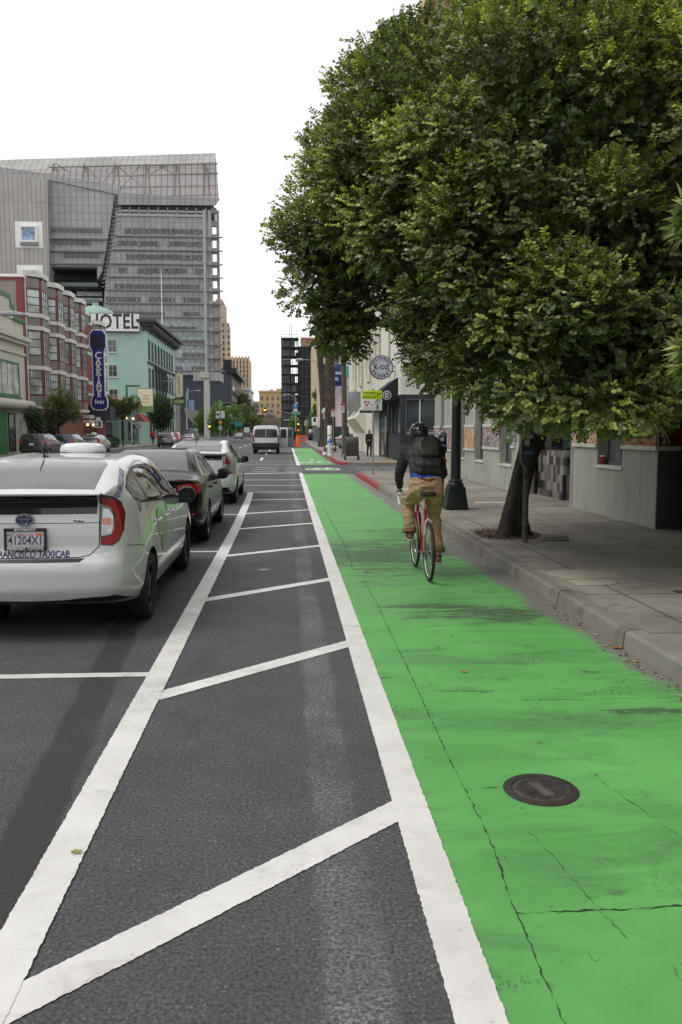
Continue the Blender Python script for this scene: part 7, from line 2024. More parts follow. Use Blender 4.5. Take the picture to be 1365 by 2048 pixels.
def far_car(kind,label,loc,rz,paint,scale=(1,1,1),lens=REDLENS,roof_sign=False):
 root=thing('parked_car',label,'car',loc,rz,'cars parked along the left curb')
 st=HB_ST if kind!='sedan' else SD_ST
 if kind=='suv':
  st=[(y,[(x*1.03,z*1.16+.02)for x,z in p])for y,p in HB_ST]
  st[0]=(st[0][0],[(0,.40),(.60,.40),(.74,.48),(.80,.70),(.79,1.10),(.72,1.42),(.64,1.56),(.34,1.60),(0,1.61)])
  st[1]=(st[1][0],[(0,.38),(.64,.38),(.80,.46),(.845,.70),(.825,1.12),(.75,1.43),(.655,1.60),(.34,1.645),(0,1.65)])
  st[2]=(st[2][0],[(0,.34),(.68,.34),(.84,.44),(.885,.70),(.85,1.13),(.77,1.44),(.655,1.64),(.34,1.68),(0,1.69)])
  st[3]=(st[3][0],[(0,.30),(.70,.30),(.86,.42),(.90,.70),(.865,1.13),(.79,1.43),(.65,1.66),(.34,1.70),(0,1.71)])
 if kind=='van':
  st=[(-.95,[(0,.40),(.70,.40),(.84,.48),(.88,.75),(.87,1.2),(.82,1.6),(.72,1.82),(.38,1.88),(0,1.89)]),(-.85,[(0,.36),(.74,.36),(.90,.45),(.94,.75),(.93,1.2),(.87,1.62),(.74,1.88),(.38,1.94),(0,1.95)]),(0,[(0,.3),(.76,.3),(.92,.42),(.95,.75),(.94,1.2),(.88,1.62),(.75,1.90),(.38,1.96),(0,1.97)]),(1.9,[(0,.3),(.76,.3),(.92,.42),(.95,.75),(.94,1.15),(.87,1.58),(.74,1.88),(.38,1.93),(0,1.94)]),(2.6,[(0,.3),(.76,.3),(.92,.42),(.95,.72),(.93,1.08),(.86,1.3),(.74,1.50),(.4,1.55),(0,1.56)]),(3.1,[(0,.3),(.74,.3),(.9,.42),(.93,.7),(.9,1.0),(.82,1.08),(.7,1.14),(.4,1.18),(0,1.19)]),(3.7,[(0,.34),(.6,.34),(.74,.42),(.8,.6),(.76,.82),(.7,.9),(.6,.94),(.36,.97),(0,.98)]),(3.85,[(0,.4),(.5,.4),(.6,.46),(.64,.6),(.62,.75),(.56,.8),(.48,.83),(.3,.86),(0,.865)])]
 bm=body_shell(st,[(.3,.08),(.5,0),(.7,.02),(1.0,.08),(1.3,.12),(1.7,.3)]if kind in('suv','van')else(HB_REAR if kind!='sedan' else[(.3,.05),(.6,0),(.8,.06),(1.0,.02)]),HB_FRONT,ny=34,per=(1,2,3,3,2,3,2,2))
 sh=Shell(bm)
 side=lambda c,n:abs(n.x)>.25 and abs(c.x)>.45
 rear=lambda c,n:n.y<-.15 and c.y<-.4
 if kind=='suv':
  sh.region('rear_window',[(-.60,1.12),(.60,1.12),(.55,1.50),(-.55,1.50)],'y',rear)
  sh.pair('side_window',[(-.45,1.25),(-.4,1.18),(1.9,1.12),(2.2,1.12),(1.5,1.52),(.6,1.6),(-.2,1.55)],'x',side)
  sh.pair('taillight',[(.62,.95),(.80,.95),(.84,1.15),(.72,1.45),(.66,1.40),(.68,1.2),(.62,1.15)],'y',lambda c,n:n.y<.2 and c.y<-.3 and abs(c.x)>.4)
  wz=.34
 elif kind=='van':
  sh.region('rear_window',[(-.72,1.2),(.72,1.2),(.66,1.72),(-.66,1.72)],'y',rear)
  sh.pair('side_window',[(-.7,1.25),(2.2,1.2),(2.35,1.25),(1.9,1.7),(-.7,1.72)],'x',side)
  sh.pair('taillight',[(.78,.85),(.88,.85),(.86,1.3),(.80,1.3)],'y',lambda c,n:n.y<.2 and c.y<-.3 and abs(c.x)>.4);wz=.34
 elif kind=='sedan':
  sh.region('rear_window',[(-.60,-.34),(.60,-.34),(.50,.30),(-.50,.30)],'z',lambda c,n:n.z>.3 and c.z>1.0)
  sh.pair('side_window',[(-.08,1.03),(2.05,.93),(1.5,1.23),(.7,1.315),(.35,1.29)],'x',side)
  sh.pair('taillight',[(.42,.80),(.82,.78),(.84,.93),(.5,.94)],'y',lambda c,n:n.y<.25 and c.y<-.3 and abs(c.x)>.3);wz=.32
 else:
  sh.region('rear_window',[(-.545,-.70),(.545,-.70),(.50,-.10),(-.50,-.10)],'z',lambda c,n:n.z>.4 and c.z>1.1)
  sh.pair('side_window',[(-.42,1.2),(-.35,1.1),(1.9,.96),(2.2,.95),(1.5,1.28),(.6,1.38),(-.1,1.32)],'x',side)
  sh.pair('taillight',[(.60,.78),(.80,.80),(.81,1.0),(.66,1.19),(.60,1.17)],'y',lambda c,n:n.y<.1 and c.y<-.25 and abs(c.x)>.4);wz=.32
 for wy in(0,2.68):sh.pair('hole',circle_poly(wy,wz,wz+.03,18),'x',lambda c,n:abs(c.x)>.5 and c.z<1.0)
 sh.finish(root,dict(body=paint,gap=GAP,rear_window=bpy.data.materials['dark_window_glass'],side_window=bpy.data.materials['dark_window_glass'],taillight=lens),offs={'taillight':.01})
 bm.free()
 for wy in(0,2.68):
  for s in(-1,1):
   wheel(root,s*.77,wy,wz,.2,ALLOY,5)
  q=MB();q.box((-.6,wy-.35,.3),(.6,wy+.35,.7));q.build('underbody',BLACK,root)
 plate(root,(0,-.93 if kind!='sedan' else-1.0,.85 if kind!='suv' else .95),frame=False)
 if roof_sign:
  q=MB();q.lathe([(.24,0),(.22,.1),(.1,.15),(0,.155)],(0,.9,1.485),20,sy=.5);q.build('roof_sign',WHITE,root,smooth=True)
 root.scale=scale
 return root
BLKCAR=car_paint('black_car_paint',(.016,.017,.018),.2);NAVCAR=car_paint('navy_car_paint',(.03,.045,.13),.3);GRYCAR=car_paint('graphite_car_paint',(.10,.11,.125),.5);REDCAR=car_paint('red_car_paint',(.30,.045,.025),.1);SILCAR=car_paint('silver_car_paint',(.38,.385,.39),.6)
def lane(px,Y):return(AT(px,880,Y).x,Y,0)
far_car('suv','black boxy hatchback with tall red tail lights at the far left curb',(AT(64,900,54).x,54.9,0),0,BLKCAR,(.98,1,.93))
far_car('suv','dark navy hatchback parked in front of the black one, left curb',(AT(124,900,60).x,61.0,0),0,NAVCAR,(.96,1,.90))
far_car('hatch','pale taxi with a white roof sign half hidden behind the nearest taxi roof',(AT(178,900,66).x,67.0,0),0,SILCAR,roof_sign=True)
far_car('suv','graphite estate car parked by the person in red',(AT(330,890,92).x,92.8,0),0,GRYCAR,(.98,1.05,.93))
far_car('suv','red pickup like car parked ahead of the graphite estate',(AT(342,890,99).x-.0,100.5,0),0,REDCAR,(.98,1.1,.98))
far_car('sedan','silver sedan with a wide red tail lamp band beyond the red car',(AT(374,888,112).x,113.3,0),0,SILCAR,(1,1,1.0))
far_car('van','dark grey van parked beyond the silver sedan',(AT(387,885,119).x-.6,121,0),0,GRYCAR,(1.0,1.05,1.08))
far_car('sedan','silver car at the foot of the bright green trees, far left curb',(AT(478,872,190).x,190,0),0,SILCAR)
far_car('sedan','grey car parked behind the hydrant on the right hand lot',(5.1,74.5,.15),R(-80),SILCAR)
VST=[(-.95,[(0,.42),(.78,.42),(.92,.50),(.97,.80),(.965,1.30),(.925,1.75),(.82,2.03),(.42,2.10),(0,2.11)]),(-.88,[(0,.38),(.82,.38),(.975,.46),(1.02,.80),(1.01,1.30),(.965,1.77),(.85,2.08),(.43,2.15),(0,2.16)]),(-.6,[(0,.34),(.84,.34),(.99,.44),(1.03,.80),(1.02,1.3),(.975,1.78),(.855,2.09),(.43,2.16),(0,2.17)]),(2.2,[(0,.34),(.84,.34),(.99,.44),(1.03,.8),(1.02,1.3),(.97,1.78),(.85,2.07),(.43,2.14),(0,2.15)]),(2.9,[(0,.34),(.84,.34),(.99,.44),(1.03,.78),(1.0,1.2),(.93,1.5),(.82,1.72),(.43,1.80),(0,1.81)]),(3.5,[(0,.34),(.82,.34),(.97,.44),(1.0,.76),(.96,1.05),(.88,1.16),(.76,1.24),(.43,1.30),(0,1.31)]),(4.2,[(0,.36),(.7,.36),(.84,.44),(.88,.66),(.84,.88),(.76,.96),(.66,1.0),(.38,1.04),(0,1.05)]),(4.4,[(0,.42),(.55,.42),(.66,.48),(.7,.64),(.67,.8),(.6,.86),(.52,.89),(.3,.92),(0,.925)])]
VGL=mat('black_van_glass',(.012,.013,.015),.12,var=.3)
vp=(AT(532.5,905,63.3).x,64.2,0)
van=thing('passenger_van','white passenger van standing in the traffic lane with its right side doors open','van',vp)
bm=body_shell(VST,[(.3,.04),(.55,0),(.8,.03),(1.3,.06),(1.8,.13),(2.1,.25)],HB_FRONT,ny=48,per=(2,2,4,4,3,4,3,3))
sh=Shell(bm);rear=lambda c,n:n.y<-.15 and c.y<-.6
side=lambda c,n:abs(n.x)>.25 and abs(c.x)>.6
sh.region('rear_window',[(-.88,1.36),(-.84,1.24),(-.02,1.22),(-.02,1.90),(-.76,1.88),(-.83,1.78)],'y',rear);sh.region('rear_window',[(.88,1.36),(.84,1.24),(.02,1.22),(.02,1.90),(.76,1.88),(.83,1.78)],'y',rear)
sh.pair('taillight',[(.87,.90),(.99,.90),(.99,1.42),(.90,1.42)],'y',lambda c,n:n.y<.3 and c.y<-.6 and abs(c.x)>.7)
sh.region('bumper',[(-1.05,.40),(1.05,.40),(1.05,.84),(-1.05,.84)],'y',lambda c,n:c.y<-.55)
sh.line('gap',[(0,.74),(0,2.0)],.012,'y',rear,False);sh.line('gap',[(0,2.02),(.78,1.98),(.88,1.7),(.89,.74)],.01,'y',rear)
sh.pair('side_window',[(-.6,1.35),(1.2,1.33),(1.2,1.85),(-.6,1.85)],'x',side);sh.pair('front_window',[(1.4,1.33),(3.0,1.2),(2.5,1.75),(1.4,1.85)],'x',side)
for wy in(0,3.3):sh.pair('hole',circle_poly(wy,.35,.38,20),'x',lambda c,n:abs(c.x)>.5 and c.z<1.0)
sh.finish(van,dict(body=car_paint('white_van_paint',(.62,.64,.69)),gap=GAP,rear_window=VGL,side_window=VGL,front_window=VGL,taillight=REDLENS,bumper=BLACK),offs={'taillight':.012,'bumper':.02});bm.free()
for wy in(0,3.3):
 for s in(-1,1):wheel(van,s*.88,wy,.35,.24,RIMS,6)
q=MB();q.box((-.78,-.5,.30),(.78,4.0,.5));q.build('underbody',BLACK,van)
plate(van,(.42,-.955,.63),frame=False);q=MB();q.box((.15,-.915,1.13),(.38,-.885,1.18));q.build('door_handle',BLACK,van,bevel=.006)
for s in(-1,1):
 q=MB();q.box((s*.95-.05,-.93,1.0),(s*.95-.03,-.9,1.05));q.build('hinge',BLACK,van)
lettering('PASSENGER',.10,(-.42,-.925,.86),STEEL,van);q=MB();q.lathe([(0,-.01),(.06,-.01),(.06,0)],(0,-.925,1.2),14,ax='y');q.build('emblem',CHROME,van)
q=MB();q.prism([(1.03,1.30,.45),(1.66,1.12,.45),(1.66,1.12,2.0),(1.03,1.30,2.03)],(.01,.09,0));sd=q.build('side_door',bpy.data.materials['white_van_paint'],van,bevel=.02)
q=MB();q.prism([(1.12,1.262,1.2),(1.56,1.137,1.2),(1.56,1.137,1.88),(1.12,1.262,1.90)],(-.003,-.02,0));q.build('door_window',PANE,sd)
q=MB();q.prism([(1.03,2.6,.45),(2.1,2.25,.45),(2.1,2.25,2.02),(1.03,2.6,2.03)],(.02,.08,0));sd2=q.build('side_door',mat('grey_door_lining',(.20,.22,.24),.6),van,bevel=.02)
q=MB();q.prism([(1.72,2.355,1.25),(2.0,2.263,1.25),(2.0,2.263,1.88),(1.72,2.355,1.88)],(-.01,-.02,0));q.build('door_window',PANE,sd2)
for s in(-1,1):mirror(van,s*1.03,3.0,1.35,BLACK,1.2)
# ================================================================ BICYCLE AND PEOPLE
def capsule_mesh(bm,p0,p1,r0,r1,fl=(1,1),n=14,up=None):
 """tapered rounded limb from p0 to p1; fl flattens the section (across, along the 'up' hint)"""
 p0,p1=Vector(p0),Vector(p1);d=p1-p0;L=d.length;t=d.normalized()if L>1e-6 else Vector((0,0,1))
 ref=Vector(up)if up is not None else(Vector((1,0,0))if abs(t.x)<.8 else Vector((0,1,0)))
 a=(ref-t*ref.dot(t)).normalized();b=t.cross(a)
 prof=[]
 for k in range(5):w=math.pi/2*(1-k/5);prof.append((-math.sin(w)*r0,math.cos(w)*r0))
 for k in range(5):u=k/4;prof.append((u*L,r0+(r1-r0)*u))
 for k in range(1,6):w=math.pi/2*k/5;prof.append((L+math.sin(w)*r1,max(1e-4,math.cos(w)*r1)))
 rows=[]
 for h,r in prof:
  rows.append([bm.verts.new(p0+t*h+a*(r*fl[0]*math.cos(6.2832*k/n))+b*(r*fl[1]*math.sin(6.2832*k/n)))for k in range(n)])
 for r0_,r1_ in zip(rows,rows[1:]):
  for k in range(n):bm.faces.new((r0_[k],r0_[(k+1)%n],r1_[(k+1)%n],r1_[k]))
 bm.faces.new(rows[0][::-1]);bm.faces.new(rows[-1])
def organic(name,caps,mtl,parent,voxel=.012,smooth=6,fold=0.0,fscale=9.0,seed=0,cutz=None):
 """limbs melted into one continuous skin"""
 bm=bmesh.new()
 for c in caps:capsule_mesh(bm,*c)
 bmesh.ops.recalc_face_normals(bm,faces=bm.faces)
 me=bpy.data.meshes.new(name);bm.to_mesh(me);bm.free()
 ob=bpy.data.objects.new(name,me);COL.objects.link(ob)
 m=ob.modifiers.new('r','REMESH');m.mode='VOXEL';m.voxel_size=voxel;m.use_smooth_shade=True
 if smooth:
  s=ob.modifiers.new('s','SMOOTH');s.iterations=smooth;s.factor=.5
 dg=bpy.context.evaluated_depsgraph_get()
 m2=bpy.data.meshes.new_from_object(ob.evaluated_get(dg))
 bpy.data.objects.remove(ob);bpy.data.meshes.remove(me)
 if fold:
  co=np.empty(len(m2.vertices)*3);m2.vertices.foreach_get('co',co);co=co.reshape(-1,3)
  no=np.empty(len(m2.vertices)*3);m2.vertices.foreach_get('normal',no);no=no.reshape(-1,3)
  r_=np.random.default_rng(seed);h=np.zeros(len(co))
  for k in range(7):
   v=r_.normal(0,1,3)*fscale*(1+.35*k);v[2]*=1.8
   h+=np.sin(co@v+r_.uniform(0,6.28)+1.5*np.sin(co@(r_.normal(0,1,3)*fscale*.6)))/(1+.35*k)
  co+=no*(h*fold)[:,None]
  m2.vertices.foreach_set('co',co.ravel())
 m2.materials.clear();m2.materials.append(mtl)
 m2.polygons.foreach_set('use_smooth',[True]*len(m2.polygons));m2.name=name;m2.update()
 o=bpy.data.objects.new(name,m2);COL.objects.link(o);o.parent=parent
 return o
SKIN=mat('skin',(.42,.25,.18),.55,var=.1,scale=9)
KHAKI=mat('khaki_cotton',(.40,.265,.15),.85,var=.16,scale=5,fine=.1,fscale=200,bump=.1,bscale=300)
KHAKID=mat('khaki_turn_up',(.19,.10,.055),.85,var=.15)
JACK=mat('charcoal_jacket',(.024,.025,.028),.8,var=.2,bump=.1,bscale=200)
BACKP=mat('olive_black_nylon',(.020,.020,.015),.6,var=.25,bump=.15,bscale=120);BACKD=mat('black_nylon',(.010,.010,.011),.65,var=.2,bump=.1,bscale=150)
BLUES=mat('royal_blue_shirt',(.015,.07,.42),.8,var=.15,scale=8);BELT=mat('red_brown_belt',(.20,.035,.02),.5)
REDF=car_paint('red_bicycle_enamel',(.40,.022,.022));WBAR=mat('white_bar_tape',(.68,.68,.68),.6)
SHOE=mat('brown_suede',(.15,.08,.05),.85,var=.2);SOLE=mat('pale_sole',(.45,.40,.33),.8);SOCK=mat('dark_sock',(.03,.022,.03),.9)
HAIR=mat('dark_hair',(.02,.014,.011),.7,var=.3,scale=60)
BX,BYY=1.60,9.19
bk=thing('bicycle','red road bicycle with white brake caliper being ridden up the green lane','bicycle',(BX,BYY,0.006))
def bike_wheel(y):
 t=bpy.data.objects.new('wheel',None);COL.objects.link(t);t.parent=bk;t.location=(0,y,.337)
 q=MB();ring=[(0,.318*math.cos(2*math.pi*k/48),.318*math.sin(2*math.pi*k/48))for k in range(49)];q.tube(ring,.0185,8,cap=False);q.build('tyre',RUBBER,t,smooth=True)
 q=MB();q.lathe([(.302,-.009),(.286,-.010),(.278,0),(.286,.010),(.302,.009)],n=48,ax='x',cap=False);q.build('rim',ALLOY,t,smooth=True)
 q=MB();q.lathe([(.022,-.03),(.022,-.026),(.010,-.024),(.010,.024),(.022,.026),(.022,.03)],n=12,ax='x')
 for k in range(28):
  a=2*math.pi*k/28;b=a+(.35 if k%2 else-.35);sx=.026 if(k//2)%2 else-.026
  q.tube([(sx,.02*math.cos(b),.02*math.sin(b)),(0,.282*math.cos(a),.282*math.sin(a))],.0011,4,cap=False)
 q.build('spokes',STEEL,t,fix=False);return t
w1=bike_wheel(0);w2=bike_wheel(1.02)
bb,seat_t,head_t,head_b=(0,.43,.275),(0,.262,.80),(0,.815,.845),(0,.855,.70)
q=MB()
q.tube([bb,seat_t],.0165,10);q.tube([(0,.27,.775),(0,.818,.83)],.0145,10);q.tube([bb,(0,.85,.72)],.0175,10);q.tube([head_b,head_t],.019,10)
for s in(-1,1):
 q.tube([(s*.02,.42,.275),(s*.052,.15,.31),(s*.062,.0,.337)],[.012,.010,.009],8);q.tube([(s*.014,.268,.775),(s*.04,.12,.54),(s*.062,0,.337)],[.009,.009,.008],8)
q.lathe([(.021,-.035),(.021,.035)],bb,12,ax='x');q.build('frame',REDF,bk,smooth=True)
q=MB();q.tube([(-.03,.862,.69),(-.048,.90,.60),(-.052,.97,.45),(-.052,1.02,.337)],.011,8);q.tube([(.03,.862,.69),(.048,.90,.60),(.052,.97,.45),(.052,1.02,.337)],.011,8);q.tube([(-.035,.862,.69),(.035,.862,.69)],.014,8);q.build('fork',REDF,bk,smooth=True)
q=MB();q.tube([(0,.262,.79),(0,.235,.955)],.0135,10);q.build('seat_post',STEEL,bk,smooth=True)
q=MB();prof=[(.075,-.10),(.082,-.05),(.06,.02),(.03,.09),(.022,.15),(.0,.17)]
top=[];n_=len(prof)
pts=[(x*1.08,.115+y)for x,y in prof]+[(-x*1.08,.115+y)for x,y in prof[::-1]]
q.prism([(x,y,.960)for x,y in pts],(0,0,.050));q.build('saddle',BLACK,bk,bevel=.016,seg=3)
q=MB();q.box((-.03,.09,.958),(.03,.105,.972));q.build('saddle_rail',CHROME,bk)
q=MB();q.lathe([(0,-.012),(.02,-.012),(.022,.01),(0,.012)],(.012,.215,.872),16,ax='y');q.build('tail_light',mat('red_tail_light',(.5,.01,.01),.2,coat=1),bk,smooth=True)
q=MB();q.tube([(0,.815,.845),(0,.80,.90),(0,.875,.925)],.014,8);q.build('stem',STEEL,bk,smooth=True)
q=MB();q.tube([(-.205,.88,.925),(.205,.88,.925)],.013,8)
for s in(-1,1):
 q.tube([(s*.205,.88,.925),(s*.212,.96,.935),(s*.212,1.01,.90),(s*.213,.99,.84),(s*.214,.93,.80),(s*.215,.86,.795)],.016,8);q.tube([(s*.212,.985,.93),(s*.212,1.04,.955),(s*.212,1.05,.99)],[.018,.019,.014],8);q.tube([(s*.211,1.045,.96),(s*.211,1.04,.88),(s*.211,1.0,.80)],.006,6)
q.build('handlebar',WBAR,bk,smooth=True)
q=MB();q.tube([(-.035,.11,.50),(-.03,.06,.68),(0,.075,.70),(.03,.06,.68),(.035,.11,.50)],.009,6);q.build('brake_caliper',WBAR,bk,smooth=True)
q=MB();q.lathe([(.02,.045),(.095,.045),(.095,.05),(.02,.05)],bb,30,ax='x');q.lathe([(.02,.055),(.078,.055),(.078,.06),(.02,.06)],bb,30,ax='x')
for k,r_ in enumerate((.055,.046,.037,.028)):q.lathe([(.01,.030+k*.006),(r_,.030+k*.006),(r_,.033+k*.006),(.01,.033+k*.006)],(0,0,.337),20,ax='x')
q.tube([(.04,0,.395),(.048,.43,.368)],.004,4);q.tube([(.04,0,.25),(.048,.43,.182)],.004,4);q.tube([(.045,.0,.28),(.05,.06,.21),(.05,.09,.17)],.014,6);q.build('drivetrain',mat('oily_steel',(.10,.10,.10),.4,.8),bk,fix=False)
PL,PRt=Vector((-.145,.535,.400)),Vector((.145,.325,.150))
q=MB();q.tube([(-.05,.43,.275),(-.085,.43,.275),(-.085,PL.y,PL.z)],.010,8);q.tube([(.05,.43,.275),(.088,.43,.275),(.088,PRt.y,PRt.z)],.010,8);q.build('crank',ALLOY,bk,smooth=True)
for p_ in(PL,PRt):
 q=MB();s=-1 if p_.x<0 else 1
 q.box((p_.x-.045,p_.y-.032,p_.z-.010),(p_.x+.045,p_.y+.032,p_.z+.010));q.tube([(s*.085,p_.y,p_.z),(p_.x,p_.y,p_.z)],.006,6);pd_=q.build('pedal',BLACK,bk,bevel=.003)
 q=MB();q.box((p_.x-.038,p_.y-.037,p_.z-.008),(p_.x+.038,p_.y-.0322,p_.z+.008));q.build('pedal_reflector',mat('amber_reflector',(.85,.30,.03),.3,coat=.6),pd_)
rd=thing('person','cyclist in dark jacket and khaki trousers riding away with hands on white bars','person',(BX,BYY,0.006))
hipL,hipR=(-.095,.20,1.02),(.095,.20,1.02)
kneeL,kneeR=(-.150,.60,.86),(.150,.555,.68)
ankL,ankR=(-.147,.475,.505),(.150,.275,.255)
shL,shR=(-.185,.535,1.475),(.185,.535,1.475)
elL,elR=(-.262,.62,1.20),(.262,.62,1.20)
wrL,wrR=(-.222,.885,1.005),(.222,.885,1.005)
neck,head=(-.01,.575,1.53),(-.022,.655,1.645)
body=[((0,.20,1.04),(0,.34,1.25),.135,.13,(1.15,.8)),((0,.34,1.25),(0,.49,1.43),.135,.14,(1.25,.72)),((-.15,.52,1.46),(.15,.52,1.46),.07,.07),((0,.54,1.47),neck,.065,.055),(neck,head,.055,.06),((-.022,.645,1.655),(-.022,.66,1.69),.088,.086,(.9,1.08)),((-.022,.70,1.60),(-.022,.715,1.62),.052,.055)]
body+=[(shL,elL,.052,.042),(elL,wrL,.040,.028),(shR,elR,.052,.042),(elR,wrR,.040,.028),(hipL,kneeL,.082,.056),(kneeL,ankL,.052,.036),(hipR,kneeR,.082,.056),(kneeR,ankR,.052,.036)]
body+=[((-.022,.755,1.655),(-.022,.765,1.635),.012,.015),((-.108,.655,1.655),(-.108,.65,1.635),.016,.012),((.064,.655,1.655),(.064,.65,1.635),.016,.012)]
hand_caps=[]
for s in(-1,1):
 w=Vector((s*.222,.885,1.005));palm=Vector((s*.216,.965,.972))
 hand_caps+=[(w,palm,.026,.034,(1.0,.62),14,(0,.3,1))]
 for k in range(4):
  b_=palm+Vector((s*(.022-.013*k),.03,-.002-.003*k));r_=(.0095,.0100,.0097,.0085)[k];ln=(.92,1.0,.96,.8)[k]
  m1=b_+Vector((-s*.004,.035*ln,-.014));m2=m1+Vector((-s*.004,.012*ln,-.030*ln));m3=m2+Vector((-s*.002,-.018*ln,-.018*ln))
  hand_caps+=[(b_,m1,r_*1.1,r_),(m1,m2,r_,r_*.92),(m2,m3,r_*.92,r_*.8)]
 tb_=palm+Vector((-s*.020,-.02,.0));hand_caps+=[(tb_,tb_+Vector((-s*.022,.03,-.006)),.012,.0105),(tb_+Vector((-s*.022,.03,-.006)),tb_+Vector((-s*.024,.058,-.026)),.0105,.009)]
for an_,pd_z in((ankL,.412),(ankR,.162)):body+=[(an_,(an_[0],an_[1]+.01,pd_z+.05),.038,.034),((an_[0],an_[1]-.02,pd_z+.04),(an_[0],an_[1]+.12,pd_z+.032),.030,.024,(1.1,.8))]
organic('body',body+hand_caps,SKIN,rd,.0065,2)
q=MB()
for s in(-1,1):q.ball((-.022+s*.032,.742,1.672),.011)
q.build('eyes',mat('eye_white',(.6,.6,.58),.2),rd,smooth=True);q=MB();q.tube([(-.045,.752,1.607),(-.022,.762,1.604),(.001,.752,1.607)],.006,6);q.build('mouth',mat('lips',(.35,.13,.11),.5),rd,smooth=True)
q=[((-.022,.63,1.665),(-.022,.60,1.59),.090,.066,(.95,1.0))]
organic('hair',q,HAIR,rd,.008,3,.0035,40,2)
tr=[((-.05,.195,1.075),(.05,.195,1.075),.128,.128,(1,1)),((-.085,.20,1.085),(.085,.20,1.085),.112,.112),((-.03,.25,1.12),(.03,.25,1.12),.125,.125),(hipL,kneeL,.110,.082),(kneeL,(-.150,.50,.555),.080,.068),(hipR,kneeR,.110,.078),(kneeR,(.155,.31,.345),.077,.066),((.09,.17,1.03),(.12,.35,.88),.100,.09),((-.09,.17,1.03),(-.12,.38,.93),.100,.09)]
organic('trousers',tr,KHAKI,rd,.010,4,.0055,17,5)
for c,d in(((-.150,.497,.545),(-.150,.485,.500)),((.156,.308,.335),(.157,.295,.290))):
 c,d=Vector(c),Vector(d);q=MB();q.tube([c,d,d+(c-d)*.1,c],[.084,.088,.072,.070],18,cap=False);q.build('trouser_cuff',KHAKID,rd,smooth=True)
q=MB();ring=[(.150*math.cos(a),.20+.115*math.sin(a),1.158+.012*math.sin(a))for a in[2*math.pi*k/32 for k in range(33)]]
q2=MB()
for a_,b_ in zip(ring,ring[1:]):q2.quad([Vector(a_)*1+Vector((0,0,-.018)),Vector(b_)+Vector((0,0,-.018)),Vector(b_)+Vector((0,0,.018)),Vector(a_)+Vector((0,0,.018))])
q2.build('belt',BELT,rd,smooth=True)
q=MB()
for a in(-2.2,-1.57,-.95):q.box((.153*math.cos(a)-.006,.2+.118*math.sin(a)-.005,1.13),(.153*math.cos(a)+.006,.2+.118*math.sin(a)+.004,1.185))
q.build('belt_loop',KHAKI,rd,bevel=.002)
organic('shirt',[((-.06,.235,1.185),(.06,.235,1.185),.118,.118,(1,1)),((-.05,.24,1.20),(.05,.25,1.25),.118,.118)],BLUES,rd,.011,4,.004,14,8)
jk=[((-.065,.255,1.235),(.065,.255,1.235),.125,.125),((-.07,.33,1.31),(.07,.33,1.31),.128,.128),((-.085,.42,1.39),(.085,.42,1.39),.128,.128),((-.14,.50,1.44),(.14,.50,1.44),.098,.098),((-.06,.545,1.50),(.04,.545,1.50),.075,.075),(shL,elL,.080,.062),(elL,(-.228,.845,1.035),.060,.043),(shR,elR,.080,.062),(elR,(.228,.845,1.035),.060,.043)]
organic('jacket',jk,JACK,rd,.010,5,.0034,13,3)
organic('collar',[((-.055,.565,1.535),(.035,.565,1.535),.060,.060),((-.03,.60,1.56),(.015,.60,1.56),.06,.06)],BACKD,rd,.009,3,.002,20,4)
for nm,an,pd in(('L',Vector(ankL),PL),('R',Vector(ankR),PRt)):
 sole=pd.z+.012;toe=pd.y+.085
 q=MB();q.tube([Vector((an.x,an.y-.003,sole+.10)),Vector((an.x,an.y-.005,sole+.055))],[.047,.047],14);q.build('sock',SOCK,rd,smooth=True)
 organic('shoe',[((an.x,an.y-.035,sole+.038),(an.x,toe-.08,sole+.040),.040,.042,(1.05,.9)),((an.x,toe-.08,sole+.040),(an.x,toe+.02,sole+.024),.043,.032,(1.1,.75)),((an.x,an.y-.02,sole+.06),(an.x,an.y+.03,sole+.075),.042,.036)],SHOE,rd,.007,3)
 q=MB();m_=10
 pts=[(an.x+.044*math.sin(math.pi*k/m_*1.0)*(1),0)for k in range(2)]
 outl=[(an.x+sx*w_,y_)for sx in(1,-1)for w_,y_ in(((.025,an.y-.082),(.042,an.y-.05),(.040,an.y+.03),(.048,toe-.05),(.040,toe+.01),(.015,toe+.052))if sx==1 else((.015,toe+.052),(.040,toe+.01),(.048,toe-.05),(.040,an.y+.03),(.042,an.y-.05),(.025,an.y-.082)))]
 q.prism([(x,y,sole-.004)for x,y in outl],(0,0,.020));q.build('shoe_sole',SOLE,rd,bevel=.004)
hc=Vector((-.022,.655,1.70))
q=MB();vs=[];fs=[];NR,NC=9,28
for i in range(NR+1):
 ph=(math.pi/2)*(1.12*i/NR)
 for k in range(NC):
  a=2*math.pi*k/NC;rad=math.sin(ph);rib=1+(.035 if(k%4)<2 else-.02)*math.sin(min(1,rad)*math.pi)
  vs.append(hc+Vector((.108*rad*math.cos(a)*rib,.142*rad*math.sin(a)*rib,.105*math.cos(ph)*(1 if ph<1.57 else 1.4)-.012+(.012*math.sin(a)if i>6 else 0))))
for i in range(NR):
 for k in range(NC):fs.append((i*NC+k,(i+1)*NC+k,(i+1)*NC+(k+1)%NC,i*NC+(k+1)%NC))
q.add(vs,fs);hel=q.build('helmet',mat('black_helmet_shell',(.018,.018,.02),.35,coat=.4),rd,smooth=True,angle=60)
q=MB()
for a in np.linspace(-2.6,-.5,6):
 for ph in(.55,.95,1.3):
  p_=hc+Vector((.112*math.sin(ph)*math.cos(a),.147*math.sin(ph)*math.sin(a),.108*math.cos(ph)-.010));q.ball(p_,.012,.010,.013,8)
q.build('helmet_vents',BLACK,hel,smooth=True)
q=MB()
